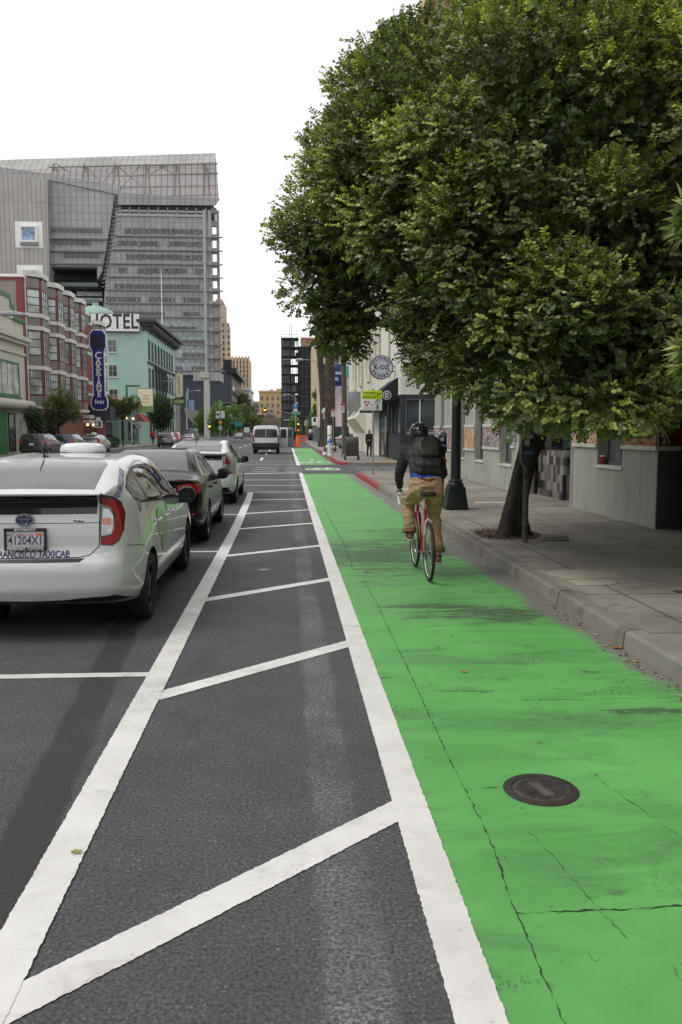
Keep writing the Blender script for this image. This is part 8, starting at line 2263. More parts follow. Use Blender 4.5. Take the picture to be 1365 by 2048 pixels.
for da in(.0,.28):
 arc=[hc+Vector((.112*math.sin(ph)*math.cos(2.75+da),.146*math.sin(ph)*math.sin(2.75+da)-.02,.110*math.cos(ph)-.010))for ph in np.linspace(-.35,1.5,14)];q.tube(arc,.0055,6)
q.build('helmet_trim',mat('silver_helmet_trim',(.45,.46,.48),.3,.4),hel,smooth=True)
q=MB()
for s in(-1,1):q.tube([hc+Vector((s*.10,-.05,-.02)),Vector((-.022+s*.092,.63,1.62)),Vector((-.022+s*.05,.685,1.555))],.006,5)
q.build('helmet_strap',BACKD,hel,smooth=True)
bpk=thing('backpack','black and olive backpack worn by the cyclist','backpack',(BX+.035,BYY+.265,1.185))
ang=R(38)
def bp(x,u,v):return(x,u*math.sin(ang)*1.0-v*math.cos(ang),u*math.cos(ang)+v*math.sin(ang))
def bpbox(name,x0,x1,u0,u1,v0,v1,m_,par,bev=.03,taper=.85):
 q=MB();pts=[]
 for v in(v0,v1):
  f=1 if v==v0 else taper
  for x,u in((x0,u0),(x1,u0),(x1*.9,u1),(x0*.9,u1)):pts.append(bp(x*f,u*(.97 if v==v1 else 1),v))
 q.add(pts,[(0,1,2,3),(4,7,6,5),(0,4,5,1),(1,5,6,2),(2,6,7,3),(3,7,4,0)]);return q.build(name,m_,par,bevel=bev,seg=4)
def slab_caps(u0,u1,n,w_,r_,v):
 out=[]
 for k in range(n):
  f=k/(n-1);e=1-.35*max(0,2*f-1)**2-.12*max(0,1-2*f)**2
  out.append((bp(-w_*e,u0+(u1-u0)*f,v),bp(w_*e,u0+(u1-u0)*f,v),r_*(.88+.12*e),r_*(.88+.12*e)))
 return out
main=organic('main_pocket',slab_caps(.0,.405,14,.108,.078,.115),BACKD,bpk,.010,10,.0022,13,6)
organic('front_pocket',slab_caps(.175,.375,8,.085,.050,.19),BACKP,main,.009,9,.002,15,7)
organic('lower_pocket',slab_caps(.02,.085,4,.098,.046,.182),BACKD,main,.009,8,.002,15,8)
q=MB();q.tube([bp(-.10,.135,.238),bp(0,.130,.246),bp(.10,.135,.238)],.004,5);q.build('zip',BLACK,main,smooth=True)
for s in(-1,1):
 q=MB();q.tube([bp(s*.11,.39,.06),bp(s*.15,.42,-.06),bp(s*.175,.30,-.20)],.016,8);q.tube([bp(s*.165,.22,.10),bp(s*.172,.1,.10)],.012,6);q.build('strap',BACKD,bpk,smooth=True)
q=MB();q.tube([bp(-.03,.40,.07),bp(0,.435,.07),bp(.03,.40,.07)],.008,6);q.build('grab_handle',BACKD,bpk,smooth=True)
q=MB();c_=bp(-.155,.30,.12);q.tube([Vector(c_)+Vector((-.012,-.015,.03)),Vector(c_)+Vector((.008,-.03,.035)),Vector(c_)+Vector((.010,-.03,.0)),Vector(c_)+Vector((-.008,-.015,-.025))],.005,6);q.build('carabiner',CHROME,bpk,smooth=True)
q=MB();c_=bp(.165,.12,.14);q.ball(c_,.018,.02,.045,8);q.build('red_tag',mat('red_tag',(.45,.03,.03),.5),bpk,smooth=True)
def walker(label,base,rz,top,legs,hair,h=1.7,step=.16,bag=None,skin=SKIN,seed=0,coat=False,vox=.02):
 th=thing('person',label,'person',base,rz);k=h/1.72
 V_=lambda x,y,z:(x*k,y*k,z*k)
 organic('body',[(V_(0,0,.95),V_(0,0,1.38),.12*k,.13*k,(1.2,.7)),(V_(0,0,1.42),V_(0,.02,1.52),.055*k,.05*k),(V_(0,.03,1.60),V_(0,.03,1.63),.085*k,.085*k,(.9,1.1)),(V_(0,.12,1.585),V_(0,.125,1.575),.014*k,.016*k),(V_(-.17,0,1.38),V_(-.21,-.03,1.10),.05*k,.04*k),(V_(-.21,-.03,1.10),V_(-.21,.06,.86),.04*k,.028*k),(V_(-.21,.07,.83),V_(-.205,.10,.74),.03*k,.018*k,(.6,1)),(V_(.17,0,1.38),V_(.21,.02,1.10),.05*k,.04*k),(V_(.21,.02,1.10),V_(.21,.10,.86),.04*k,.028*k),(V_(.21,.11,.83),V_(.205,.14,.74),.03*k,.018*k,(.6,1)),(V_(-.09,0,.92),V_(-.09,step*.6,.5),.08*k,.055*k),(V_(-.09,step*.6,.5),V_(-.09,step,.09),.055*k,.04*k),(V_(.09,0,.92),V_(.09,-step*.2,.5),.08*k,.055*k),(V_(.09,-step*.2,.5),V_(.09,-step*1.3,.11),.055*k,.04*k)],skin,th,vox*.8,2)
 organic('trousers',[(V_(-.05,0,.93),V_(.05,0,.93),.13*k,.13*k),(V_(-.09,0,.92),V_(-.09,step*.6,.5),.1*k,.072*k),(V_(-.09,step*.6,.5),V_(-.09,step,.12),.07*k,.055*k),(V_(.09,0,.92),V_(.09,-step*.2,.5),.1*k,.072*k),(V_(.09,-step*.2,.5),V_(.09,-step*1.3,.14),.07*k,.055*k)],legs,th,vox,3)
 jc=[(V_(-.05,0,.98 if not coat else .86),V_(.05,0,.98 if not coat else .86),.14*k,.14*k),(V_(-.08,0,1.2),V_(.08,0,1.2),.13*k,.13*k),(V_(-.12,0,1.38),V_(.12,0,1.38),.10*k,.10*k),(V_(-.17,0,1.38),V_(-.21,-.03,1.10),.07*k,.058*k),(V_(-.21,-.03,1.10),V_(-.21,.05,.89),.056*k,.045*k),(V_(.17,0,1.38),V_(.21,.02,1.10),.07*k,.058*k),(V_(.21,.02,1.10),V_(.21,.09,.89),.056*k,.045*k)]
 organic('jacket',jc,top,th,vox,3)
 organic('hair',[(V_(0,.005,1.64),V_(0,-.03,1.57 if h>1.68 else 1.45),.094*k,.075*k,(.95,1.0))],hair,th,vox*.8,2)
 for x,y in((-.09,step),(.09,-step*1.3)):
  q=MB();q.box(V_(x-.045,y-.06,0),V_(x+.045,y+.19,.075));q.build('shoe',BLACK,th,bevel=.02)
 if bag:
  q=MB();q.box(V_(-.30,-.05,.62),V_(-.12,.16,.86));b_=q.build('handbag',bag,th,bevel=.03);q=MB();q.tube([V_(-.21,.1,.86),V_(-.14,.03,1.35),V_(-.21,-.02,.86)],.012,5);q.build('bag_strap',bag,b_)
 return th
BLKC=mat('black_cloth',(.014,.014,.015),.85);AUB=mat('auburn_hair',(.16,.06,.035),.7);BAGM=mat('brown_pink_leather',(.28,.15,.11),.6);REDC=mat('red_jacket_cloth',(.45,.02,.03),.8);DENIM=mat('dark_denim',(.03,.035,.05),.85);GREYC=mat('grey_cloth',(.10,.10,.10),.85);WINE=mat('wine_red_cloth',(.18,.02,.03),.85);WHC=mat('white_cloth',(.6,.6,.58),.85)
p=GR(739,913,.15);walker('woman in black with a brown shoulder bag walking towards the camera by the awning door',(p.x,p.y,.15),R(180),BLKC,BLKC,AUB,1.66,.2,BAGM,coat=True)
p=GR(689,893,.15);walker('dark haired man in black standing between the slim palm trunk and the white wall',(AT(693,885,62).x,62,.15),R(20),BLKC,DENIM,HAIR,1.78,.05)
p=AX(307,893,-16.9);walker('person in a bright red jacket on the left sidewalk by the graphite estate',(-16.9,p.y,.15),R(0),REDC,DENIM,HAIR,1.8,.05)
p=AX(268,893,-17.6);walker('person in dark green clothes standing by the sage green house',(-17.6,p.y,.15),R(90),mat('dark_green_cloth',(.02,.03,.022),.85),GREYC,HAIR,1.75,.05)
p=AX(351,885,-17.0);walker('person in pale clothes on the far left sidewalk past the round dark tree',(-17.0,p.y,.15),R(0),WHC,GREYC,HAIR,1.7,.1)
p=AX(359,885,-17.0);walker('person in wine red on the far left sidewalk near the silver sedan',(-17.0,p.y,.15),R(180),WINE,DENIM,HAIR,1.75,.08)
pz=AT(589,893,88)
cyc2=walker('far cyclist in dark clothes behind the open van doors',(pz.x,88,.35),R(0),BLKC,DENIM,HAIR,1.6,.14)
bk2=copy_tree(bk);bk2.location=(pz.x,87.5,0);tag(bk2,'distant bicycle ridden past the open van doors','bicycle')
# ================================================================ STREET FURNITURE

p=GR(913,1019,.15)
lp=thing('street_lamp','dark green iron lamp post with a square pedestal base behind the big tree','lamp post',(3.36,16.3,.15))
q=MB()
def frust(q,z0,z1,a,b,m=0):q.add([(sx*w,sy*w,z)for z,w in((z0,a),(z1,b))for sx,sy in((-1,-1),(1,-1),(1,1),(-1,1))],[(0,3,2,1),(4,5,6,7),(0,1,5,4),(1,2,6,5),(2,3,7,6),(3,0,4,7)],m)
frust(q,0,.06,.225,.222);frust(q,.06,.46,.218,.165);q.build('base',DKGREEN,lp,bevel=.012)
q=MB();q.lathe([(.165,.46),(.17,.49),(.14,.53),(.135,.56),(.15,.575),(.12,.60),(.10,.61),(.085,3),(.075,4.6),(.07,5.5)],n=24);q.build('pole',DKGREEN,lp,smooth=True,angle=50)
q=MB();q.tube([(0,0,5.4),(-.3,0,5.75),(-.8,0,5.85)],[.05,.04,.035],8);arm=q.build('arm',DKGREEN,lp,smooth=True)
q=MB();q.prism([(-.75,-.15,5.78),(-1.3,-.12,5.81),(-1.3,-.05,5.92),(-.75,-.08,5.96)],(0,.28,0));q.build('lamp_head',STEEL,arm,bevel=.03)
def meter(label,px,py,s=1.0,paint=None,X=None):
 g=GR(px,py,.15);th=thing('parking_meter',label,'parking meter',(g.x,g.y,.15),0,'parking meters on the near sidewalk')
 PM=paint
 q=MB();q.lathe([(.045,0),(.041,.02),(.040,1.02),(.048,1.03),(.048,1.07)],n=18);q.build('post',mat('worn_grey_pipe',(.12,.12,.12),.55,.5,var=.6,scale=7,fine=.3)if 'worn_grey_pipe' not in bpy.data.materials else bpy.data.materials['worn_grey_pipe'],th,smooth=True,angle=50)
 q=MB();q.prism([(-.045,-.055,1.07),(.045,-.055,1.07),(.085,-.055,1.16),(.085,-.055,1.30),(-.085,-.055,1.30),(-.085,-.055,1.16)],(0,.12,0));q.build('housing',mat('grey_green_housing',(.03,.038,.04),.45,.3),th,bevel=.012)
 q=MB();q.box((-.08,-.05,1.30),(.08,.055,1.46));hd=q.build('head',mat('black_meter_head',(.012,.012,.013),.35),th,bevel=.012)
 q=MB();q.prism([(-.088,-.058,1.46),(.088,-.058,1.46),(.07,-.058,1.52),(.0,-.058,1.575),(-.07,-.058,1.52)],(0,.125,0));q.build('hood',mat('brushed_meter_hood',(.40,.42,.45),.35,.8,var=.2),hd,bevel=.008)
 q=MB();q.box((-.07,-.0585,1.235),(.07,-.0555,1.29));q.build('blue_label',mat('steel_blue_label',(.07,.14,.26),.4),th)
 q=MB();q.box((-.05,-.0535,1.36),(.02,-.0508,1.43));q.build('notice',mat('notice_paper',(.5,.5,.5),.5),hd)
 q=MB();q.box((-.02,-.0535,1.44),(.05,-.0508,1.456));q.build('display',STEEL,hd)
 return th
meter('parking meter on a worn pipe right in front of the big tree trunk',1050,1085)
meter('parking meter with a shiny hood beside the green lamp post',884,1015)
sg=thing('traffic_sign','yellow and white sign telling turning vehicles to yield, on a thin steel pole','traffic sign',(3.13,30.0,.15))
q=MB();q.lathe([(.032,0),(.032,3.1)],n=10);q.build('pole',STEEL,sg,smooth=True)
a=AT(725,821,29.9);b=AT(765,781,29.9);cx_,w_,h_=(a.x+b.x)/2-3.13,b.x-a.x,b.z-a.z;z0=a.z-.15
LIME=mat('fluorescent_yellow',(.56,.74,.02),.45,var=.04)
q=MB();q.box((cx_-w_/2,-.06,z0),(cx_+w_/2,-.045,z0+h_*.56));wp_=q.build('white_panel',WHITEM,sg,bevel=.004)
q=MB();q.box((cx_-w_/2,-.06,z0+h_*.56+.001),(cx_+w_/2,-.045,z0+h_));yp_=q.build('yellow_panel',LIME,sg,bevel=.004)
lettering('TURNING',.135,(cx_-w_*.14,-.063,z0+h_*.87),BLKP,yp_,width=.85,bold=.001);lettering('VEHICLES',.135,(cx_-w_*.14,-.063,z0+h_*.67),BLKP,yp_,width=.85,bold=.001)
q=MB();ax_=cx_+w_*.25;az=z0+h_*.70
q.box((ax_,-.064,az),(ax_+.03,-.061,az+.12));q.box((ax_+.0301,-.064,az+.09),(ax_+.10,-.061,az+.12));q.prism([(ax_+.10,-.064,az+.06),(ax_+.15,-.064,az+.105),(ax_+.10,-.064,az+.15)],(0,.003,0));q.build('arrow',BLKP,yp_)
q=MB();tx,tz=cx_-w_*.27,z0+h_*.40
q.prism([(tx-.13,-.063,tz+.055),(tx,-.063,tz-.16),(tx+.13,-.063,tz+.055)],(0,.002,0));yr=q.build('yield_triangle',REDP,wp_)
q=MB();q.prism([(tx-.065,-.066,tz+.02),(tx,-.066,tz-.085),(tx+.065,-.066,tz+.02)],(0,.002,0));q.build('triangle_field',WHITEM,yr)
lettering('TO',.085,(cx_-.02,-.063,z0+h_*.29),BLKP,wp_)
q=MB();bx_,bz_=cx_+w_*.28,z0+h_*.43
for dx in(-.075,.075):q.lathe([(.042,-.063),(.052,-.063)],(bx_+dx,0,bz_),18,ax='y',cap=False)
for u,v in(((-.075,0),(-.03,.075)),((-.03,.075),(.055,.075)),((.055,.075),(.075,0)),((-.03,.07),(0,0)),((0,0),(.055,.07)),((-.05,.085),(-.01,.085)),((.04,.095),(.07,.095))):
 q.tube([(bx_+u[0],-.0635,bz_+u[1]),(bx_+v[0],-.0635,bz_+v[1])],.0055,4)
q.build('bicycle_symbol',BLKP,wp_,fix=False)
q=MB();px_,pz_=cx_+w_*.27,z0+h_*.17
q.lathe([(0,-.063),(.022,-.063)],(px_,0,pz_+.10),10,ax='y')
for u,v,r_ in(((0,.07),(0,0),.022),((0,0),(-.04,-.09),.012),((0,0),(.035,-.09),.012),((0,.06),(.045,.01),.009),((0,.06),(-.045,.015),.009)):q.tube([(px_+u[0],-.0635,pz_+u[1]),(px_+v[0],-.0635,pz_+v[1])],r_,5)
q.build('walker_symbol',BLKP,wp_,fix=False)
g=GR(704,920,.15);mbx=thing('mailbox','dark grey round topped mailbox on four legs on the far corner','mailbox',(g.x,g.y,.15))
MBM=mat('dark_grey_mailbox',(.055,.052,.048),.5,var=.15)
q=MB();w=.36;d=.32
arc=[(-w,-d,.25)]+[(-w,-d,.25)];prof=[(-d,.22),(d,.22),(d,.95)]+[(d*math.cos(a),.95+.32*math.sin(a))for a in[math.pi*k/12 for k in range(1,12)]]+[(-d,.95)]
q.prism([(-w,y,z)for y,z in prof],(2*w,0,0));bd=q.build('body',MBM,mbx,bevel=.012)
q=MB();q.box((-w+.05,-d-.012,.3),(w-.05,-d-.002,.9));q.build('door_panel',mat('mailbox_panel',(.045,.043,.04),.5),bd)
for sx in(-1,1):
 for sy in(-1,1):
  q=MB();q.box((sx*(w-.0)-.04,sy*(d-.04)-.035,0),(sx*(w-.0)+.04,sy*(d-.04)+.035,.26));q.build('leg',MBM,mbx)
g=GR(661,911,.15);hy=thing('fire_hydrant','white fire hydrant with a blue cap on the far block kerb','hydrant',(g.x,g.y,.15))
BCAP=mat('blue_enamel',(.03,.12,.45),.4)
q=MB();q.lathe([(.20,0),(.20,.05),(.15,.08),(.14,.72),(.19,.74),(.19,.80),(.14,.82)],n=18);q.build('barrel',WHITEM,hy,smooth=True,angle=50)
q=MB();q.lathe([(.19,.82),(.18,.88),(.13,1.0),(.06,1.06),(.05,1.12),(0,1.13)],n=18);q.build('cap',BCAP,hy,smooth=True)
for dx,dy in((-1,0),(1,0),(0,-1)):
 q=MB();q.tube([(dx*.12,dy*.12,.55),(dx*.26,dy*.26,.55)],.085,12);q.tube([(dx*.26,dy*.26,.55),(dx*.30,dy*.30,.55)],.10,12);q.build('outlet',WHITEM,hy,smooth=True,angle=50)
g=GR(660.5,905,.15);wpst=thing('wrapped_post','white wrapped post standing straight behind the hydrant','post',(g.x+.08,g.y+2.2,.15))
q=MB();q.lathe([(.19,0),(.17,.1),(.17,1.95),(.12,2.0),(0,2.02)],n=14);q.build('post',WHITE,wpst,smooth=True,angle=50);q=MB();q.lathe([(.173,1.2),(.173,1.3)],n=14,cap=False);q.build('band',STEEL,wpst,fix=False)
def psign(label,px,ybase,ytop,wpx,hpx,Y=None,two=False):
 g=GR(px,ybase,.15);t=thing('parking_sign',label,'parking sign',(g.x,g.y,.15),0,'red and white parking signs');sc=1650/g.y
 zt=AT(px,ytop,g.y).z-.15;w,h=wpx/sc,hpx/sc
 q=MB();q.lathe([(.035,0),(.03,zt)],n=8);q.build('pole',STEEL,t,smooth=True)
 q=MB();q.box((-w/2,-.05,zt-h),(w/2,-.035,zt));pn=q.build('sign_panel',WHITEM,t)
 q=MB();q.box((-w/2,-.056,zt-h*.20),(w/2,-.051,zt-.01));q.box((-w*.18,-.056,zt-h*.34),(w*.18,-.051,zt-h*.22));q.build('red_header',REDP,pn,fix=False)
 q=MB()
 for k in range(4):q.box((-w*.36,-.055,zt-h*(.46+.12*k)),(w*(.36-.06*(k%2)),-.051,zt-h*(.42+.12*k)))
 q.build('printed_lines',mat('sign_print_red',(.4,.12,.12),.5)if 'sign_print_red' not in bpy.data.materials else bpy.data.materials['sign_print_red'],pn,fix=False)
 return t
psign('small parking sign left of the shaggy palm',650,902,826,7,12);psign('parking sign in front of the white wrapped post',667,909,818,8,15);psign('taller parking sign beside the slim palm',685,917,807,8.5,18)
g=GR(654,897,.15);cu_=thing('traffic_sign','back of a curved white sign between the leaning palm and the shaggy palm','traffic sign',(g.x,g.y,.15))
q=MB();q.lathe([(.04,0),(.03,3.7)],n=8);q.build('pole',STEEL,cu_,smooth=True);q=MB();q.lathe([(.0,-.02),(.36,-.02),(.36,.02),(0,.02)],(-.1,0,3.4),18,ax='y');q.build('sign_panel',WHITE,cu_)
g=GR(643,893,.15);fl_=thing('street_lamp','tall street lamp with a curved arm reaching left in front of the scaffolded tower','lamp post',(g.x,g.y,.15));sc=1650/g.y
q=MB();frust(q,0,.75,.36,.24);q.build('base',DKGREEN,fl_,bevel=.02)
zt=AT(640,735,g.y).z-.15
q=MB();q.lathe([(.17,.75),(.12,2.8),(.10,4.2)],n=12);q.build('pole',DKGREEN,fl_,smooth=True)
q=MB();q.lathe([(.098,4.2),(.085,zt)],n=12);q.build('upper_pole',mat('olive_steel_pole',(.17,.155,.10),.5,.3),fl_,smooth=True)
q=MB();x1=AT(605,718,g.y).x-g.x;z1=AT(605,719,g.y).z-.15;q.tube([(0,0,zt-.1),(-.5,0,zt+.55),(-1.1,0,z1-.05),(x1,0,z1)],[.06,.05,.045,.04],8);am=q.build('arm',STEEL,fl_,smooth=True)
q=MB();q.prism([(x1+.15,-.16,z1-.10),(x1-.75,-.16,z1-.10),(x1-.6,-.16,z1+.08),(x1,-.16,z1+.12)],(0,.32,0));q.build('lamp_head',mat('pale_lamp_head',(.40,.41,.41),.4),am,bevel=.05)
def cobra(label,X,Y,zh,reach,s=1):
 t=thing('street_lamp',label,'lamp post',(X,Y,.15),0,'arched street lamps on the left')
 q=MB();q.lathe([(.16,0),(.13,.4),(.08,zh-.5)],n=10);q.build('pole',STEEL,t,smooth=True)
 q=MB();q.tube([(0,0,zh-.6),(reach*.3,0,zh-.12),(reach*.8,0,zh)],[.06,.05,.04],8);a_=q.build('arm',STEEL,t,smooth=True)
 q=MB();q.prism([(reach*.72,-.17,zh-.1),(reach*1.12,-.17,zh-.12),(reach*1.12,-.17,zh-.02),(reach*.95,-.17,zh+.10),(reach*.72,-.17,zh+.07)],(0,.34,0));q.build('lamp_head',mat('pale_lamp_head',(.40,.41,.41),.4)if 'pale_lamp_head' not in bpy.data.materials else bpy.data.materials['pale_lamp_head'],a_,bevel=.05)
p_=AT(25,627,42);cobra('arched street lamp whose head shows in front of the taupe siding at far left',-16.3,42,p_.z-.15,p_.x+16.3+.35)
for px,py,Y,lab in((345,762,128,'arched street lamp in front of the black columns of the mint hotel'),(402,781,175,'arched street lamp in front of the slate blue wall'),(462,813,215,'arched street lamp right of the fluttering white banners'),(475,820,260,'farthest arched street lamp on the left')):
 p_=AT(px,py,Y);X_=p_.x-3.0;cobra(lab,X_,Y,p_.z-.15,2.7)
AMB=lamp_mat('amber_signal_lamp',(1,.50,.06),5.0);REDL=lamp_mat('red_signal_lamp',(1,.06,.03),5.0)
def sig_head(par,x,z,lit=1,s=1.0,y=0,housing=BLKP):
 q=MB();q.box((x-.19*s,y-.12,z-.55*s),(x+.19*s,y+.1,z+.55*s));h=q.build('signal_head',housing,par,bevel=.03)
 for k in range(3):
  q=MB();q.lathe([(0,-.15),(.135*s,-.135),(.14*s,-.121)],(x,y,z+(.34-.34*k)*s),14,ax='y');q.build('signal_lamp',AMB if k==lit else DARKIN,h,smooth=True)
  q=MB();n=9;
  for j in range(n):
   a0,a1=math.pi*(-.1+1.2*j/n),math.pi*(-.1+1.2*(j+1)/n);c0,c1=(x+.16*s*math.cos(a0),z+(.34-.34*k)*s+.16*s*math.sin(a0)),(x+.16*s*math.cos(a1),z+(.34-.34*k)*s+.16*s*math.sin(a1))
   q.quad([(c0[0],y-.12,c0[1]),(c1[0],y-.12,c1[1]),(c1[0],y-.34,c1[1]),(c0[0],y-.34,c0[1])])
  q.build('visor',housing,h,fix=False)
 return h
SY=198.0;b0=AT(592,888,SY)
ts=thing('traffic_signal','signal pole with a long mast arm, amber lamps and a blue parking sign','traffic light',(b0.x,SY,.1))
ztop=AT(592,795,SY).z
q=MB();q.lathe([(.2,0),(.14,.5),(.11,ztop)],n=12);q.build('pole',STEEL,ts,smooth=True)
q=MB();e=AT(553,820,SY);q.tube([(0,0,AT(592,832,SY).z),(e.x-b0.x,0,e.z)],[.09,.05],8);q.tube([(e.x-b0.x,0,e.z),(AT(531,812,SY).x-b0.x,0,AT(531,812,SY).z)],.05,8);q.build('mast_arm',STEEL,ts,smooth=True)
q=MB();la=AT(566,792,SY);q.tube([(0,0,ztop-.1),(-.9,0,ztop+.45),(la.x-b0.x,0,la.z)],.06,8);q.box((la.x-b0.x-.8,-.15,la.z-.1),(la.x-b0.x+.1,.15,la.z+.1));q.build('lamp_arm',STEEL,ts)
for px,py,s_ in((530,821,1.15),(597,849,1.1)):
 c_=AT(px,py,SY);sig_head(ts,c_.x-b0.x,c_.z,1,s_,-.1)
c_=AT(597,861,SY);q=MB();q.box((c_.x-b0.x-.26,-.2,c_.z-.26),(c_.x-b0.x+.26,.1,c_.z+.26));wk=q.build('walk_signal',BLKP,ts,bevel=.03);q=MB();q.box((c_.x-b0.x-.12,-.23,c_.z-.16),(c_.x-b0.x+.12,-.205,c_.z+.10))
for k in range(4):q.box((c_.x-b0.x-.12+.065*k,-.23,c_.z+.1001),(c_.x-b0.x-.075+.065*k,-.205,c_.z+.18))
q.build('walk_symbol',REDL,wk,fix=False)
a=AT(584,823,SY);b=AT(601,831,SY)
q=MB();a,b=AT(583,831,SY),AT(601,823,SY);q.box((a.x-b0.x,-.16,a.z),(b.x-b0.x,-.12,b.z));nb_=q.build('street_name_sign',mat('street_sign_green',(.01,.22,.13),.4),ts);lettering('Mission',.62,((a.x+b.x)/2-b0.x,-.17,(a.z+b.z)/2),WHITEM,nb_)
a,b=AT(587,818,SY),AT(596,808,SY);q=MB();q.box((a.x-b0.x,-.2,a.z),(b.x-b0.x,-.16,b.z));pk=q.build('parking_sign',mat('parking_blue',(.03,.17,.55),.4),ts,bevel=.03);lettering('P',1.0,((a.x+b.x)/2-b0.x,-.21,(a.z+b.z)/2),WHITEM,pk)
q=MB();a,b=AT(588,824,SY),AT(595,818.5,SY);q.box((a.x-b0.x,-.2,a.z),(b.x-b0.x,-.16,b.z));q.build('small_sign',WHITEM,ts)
b1=AT(420,880,190);t3=thing('traffic_signal','signal with a glowing amber lamp beside the pale concrete leg','traffic light',(b1.x,190,.1));c_=AT(420,853,190)
q=MB();q.lathe([(.12,0),(.09,c_.z+1)],n=8);q.build('pole',STEEL,t3,smooth=True);sig_head(t3,0,c_.z-.1,1,1.3,-.15)
g=GR(630,888,.15);g2=thing('traffic_sign','white board with a traffic light symbol on two steel legs','traffic sign',(g.x,g.y,.15));a,b=AT(623.5,851,g.y),AT(635.5,834,g.y);w,z0,z1=(b.x-a.x)/2,a.z-.15,b.z-.15
q=MB();q.box((-w,-.05,z0),(w,-.02,z1));bd=q.build('sign_panel',WHITEM,g2)
for s in(-1,1):q=MB();q.lathe([(.04,0),(.04,z1-.1)],(s*w*.5,0,0),8);q.build('leg',STEEL,g2,smooth=True)
q=MB();q.box((-.14,-.056,z0+.45),(.14,-.051,z1-.12));sy_=q.build('signal_symbol',BLKP,bd)
for k,c in enumerate((REDP,mat('dark_amber',(.25,.13,.02),.5),mat('sign_green',(.02,.25,.12),.5))):q=MB();hh=z1-z0-.57;q.lathe([(0,-.06),(.10,-.06)],(0,0,z1-.12-hh*(.2+.3*k)),12,ax='y');q.build('symbol_disc',c,sy_,fix=False)
g=GR(614,880,.15);g3=thing('traffic_sign','small pale sign on twin thin poles by the orange barriers','traffic sign',(g.x,g.y,.15));z1=AT(610,842,g.y).z-.15
q=MB();q.lathe([(.05,0),(.04,AT(610,835,g.y).z)],n=8);q.lathe([(.04,0),(.04,z1-.3)],(-.25,0,0),8);q.build('pole',STEEL,g3,smooth=True);q=MB();q.box((-.45,-.06,z1-.9),(.40,-.03,z1+.1));q.build('sign_panel',mat('pale_pink_sign',(.62,.55,.58),.5),g3)
g=GR(596,893.5);ob=thing('barricade','orange water filled barricade with a flared base, standing at the end of the green lane','barricade',(g.x,g.y,0));s=g.y/1650
q=MB();w1,w2,h_=6.0*s,3.3*s,20*s
q.add([(-w1,-.35,0),(w1,-.35,0),(w1,.35,0),(-w1,.35,0),(-w2*1.1,-.2,h_*.45),(w2*1.1,-.2,h_*.45),(w2*1.1,.2,h_*.45),(-w2*1.1,.2,h_*.45),(-w2,-.14,h_),(w2,-.14,h_),(w2,.14,h_),(-w2,.14,h_)],[(0,3,2,1),(0,1,5,4),(1,2,6,5),(2,3,7,6),(3,0,4,7),(4,5,9,8),(5,6,10,9),(6,7,11,10),(7,4,8,11),(8,9,10,11)]);q.build('body',ORANGE,ob,bevel=.05)
q=MB();q.tube([(-w2*.7,0,h_),(-w2*.5,0,h_+.18),(w2*.5,0,h_+.18),(w2*.7,0,h_)],.05,6);q.build('handle',ORANGE,ob)
g=GR(604,887.5);o2_=thing('barricade','wider orange barricade with two openings, behind the flared one','barricade',(g.x,g.y,0));s=g.y/1650
q=MB();w1,h_=9*s,17*s
q.box((-w1,-.15,h_*.78),(w1,.15,h_));q.box((-w1,-.15,h_*.30),(w1,.15,h_*.48));q.box((-w1,-.149,0),(-w1*.72,.149,h_*.999));q.box((w1*.72,-.149,0),(w1,.149,h_*.999));q.box((-w1*.1,-.148,h_*.3),(w1*.1,.148,h_*.9));q.build('body',ORANGE,o2_)
q=MB();q.box((-w1*.6,-.16,h_*.5),(w1*.6,-.151,h_*.75));q.build('label',mat('grey_barrier_label',(.2,.2,.22),.5),o2_)
g=GR(588,890);o3_=thing('barricade','narrow orange barricade just right of the open van doors','barricade',(g.x-.35,g.y+6,0));s=g.y/1650
q=MB();q.prism([(-4*s,-.3,0),(4*s,-.3,0),(2.6*s,-.12,18*s),(-2.6*s,-.12,18*s)],(0,.5,0));q.build('body',ORANGE,o3_,bevel=.05);q=MB();q.tube([(-1.5*s,.05,18*s),(-1*s,.05,18*s+.15),(1*s,.05,18*s+.15),(1.5*s,.05,18*s)],.05,6);q.build('handle',ORANGE,o3_)
g=GR(640,888,.15);fc=thing('fence','dark green screened construction fence between the hotel car park and the sidewalk','fence',(4.6,92,.15))
FCL=mat('dark_green_mesh',(.035,.055,.055),.8,var=.25)
q=MB();q.box((-.0,0,.1),(.05,50,2.1));q.box((.0,-.05,.1),(9,0,2.1));q.build('mesh_panel',FCL,fc)
q=MB()
for k in range(17):q.lathe([(.05,0),(.05,2.25)],(-.06,3*k,0),8)
for k in range(4):q.lathe([(.05,0),(.05,2.25)],(3*k,-.12,0),8)
q.split('post',STEEL,fc,smooth=True)
g=GR(619,881,.15);bn=thing('dustbin','dark rounded street bin by the kerb beyond the signs','bin',(g.x+.3,g.y,.15));q=MB();q.lathe([(.5,0),(.55,.1),(.55,1.2),(.45,1.3)],n=14);q.build('bin_body',DKGREEN,bn,smooth=True,angle=50);q=MB();q.lathe([(.5,1.3),(.45,1.7),(.2,1.95),(0,2.0)],n=14);q.build('lid',STEEL,bn,smooth=True)
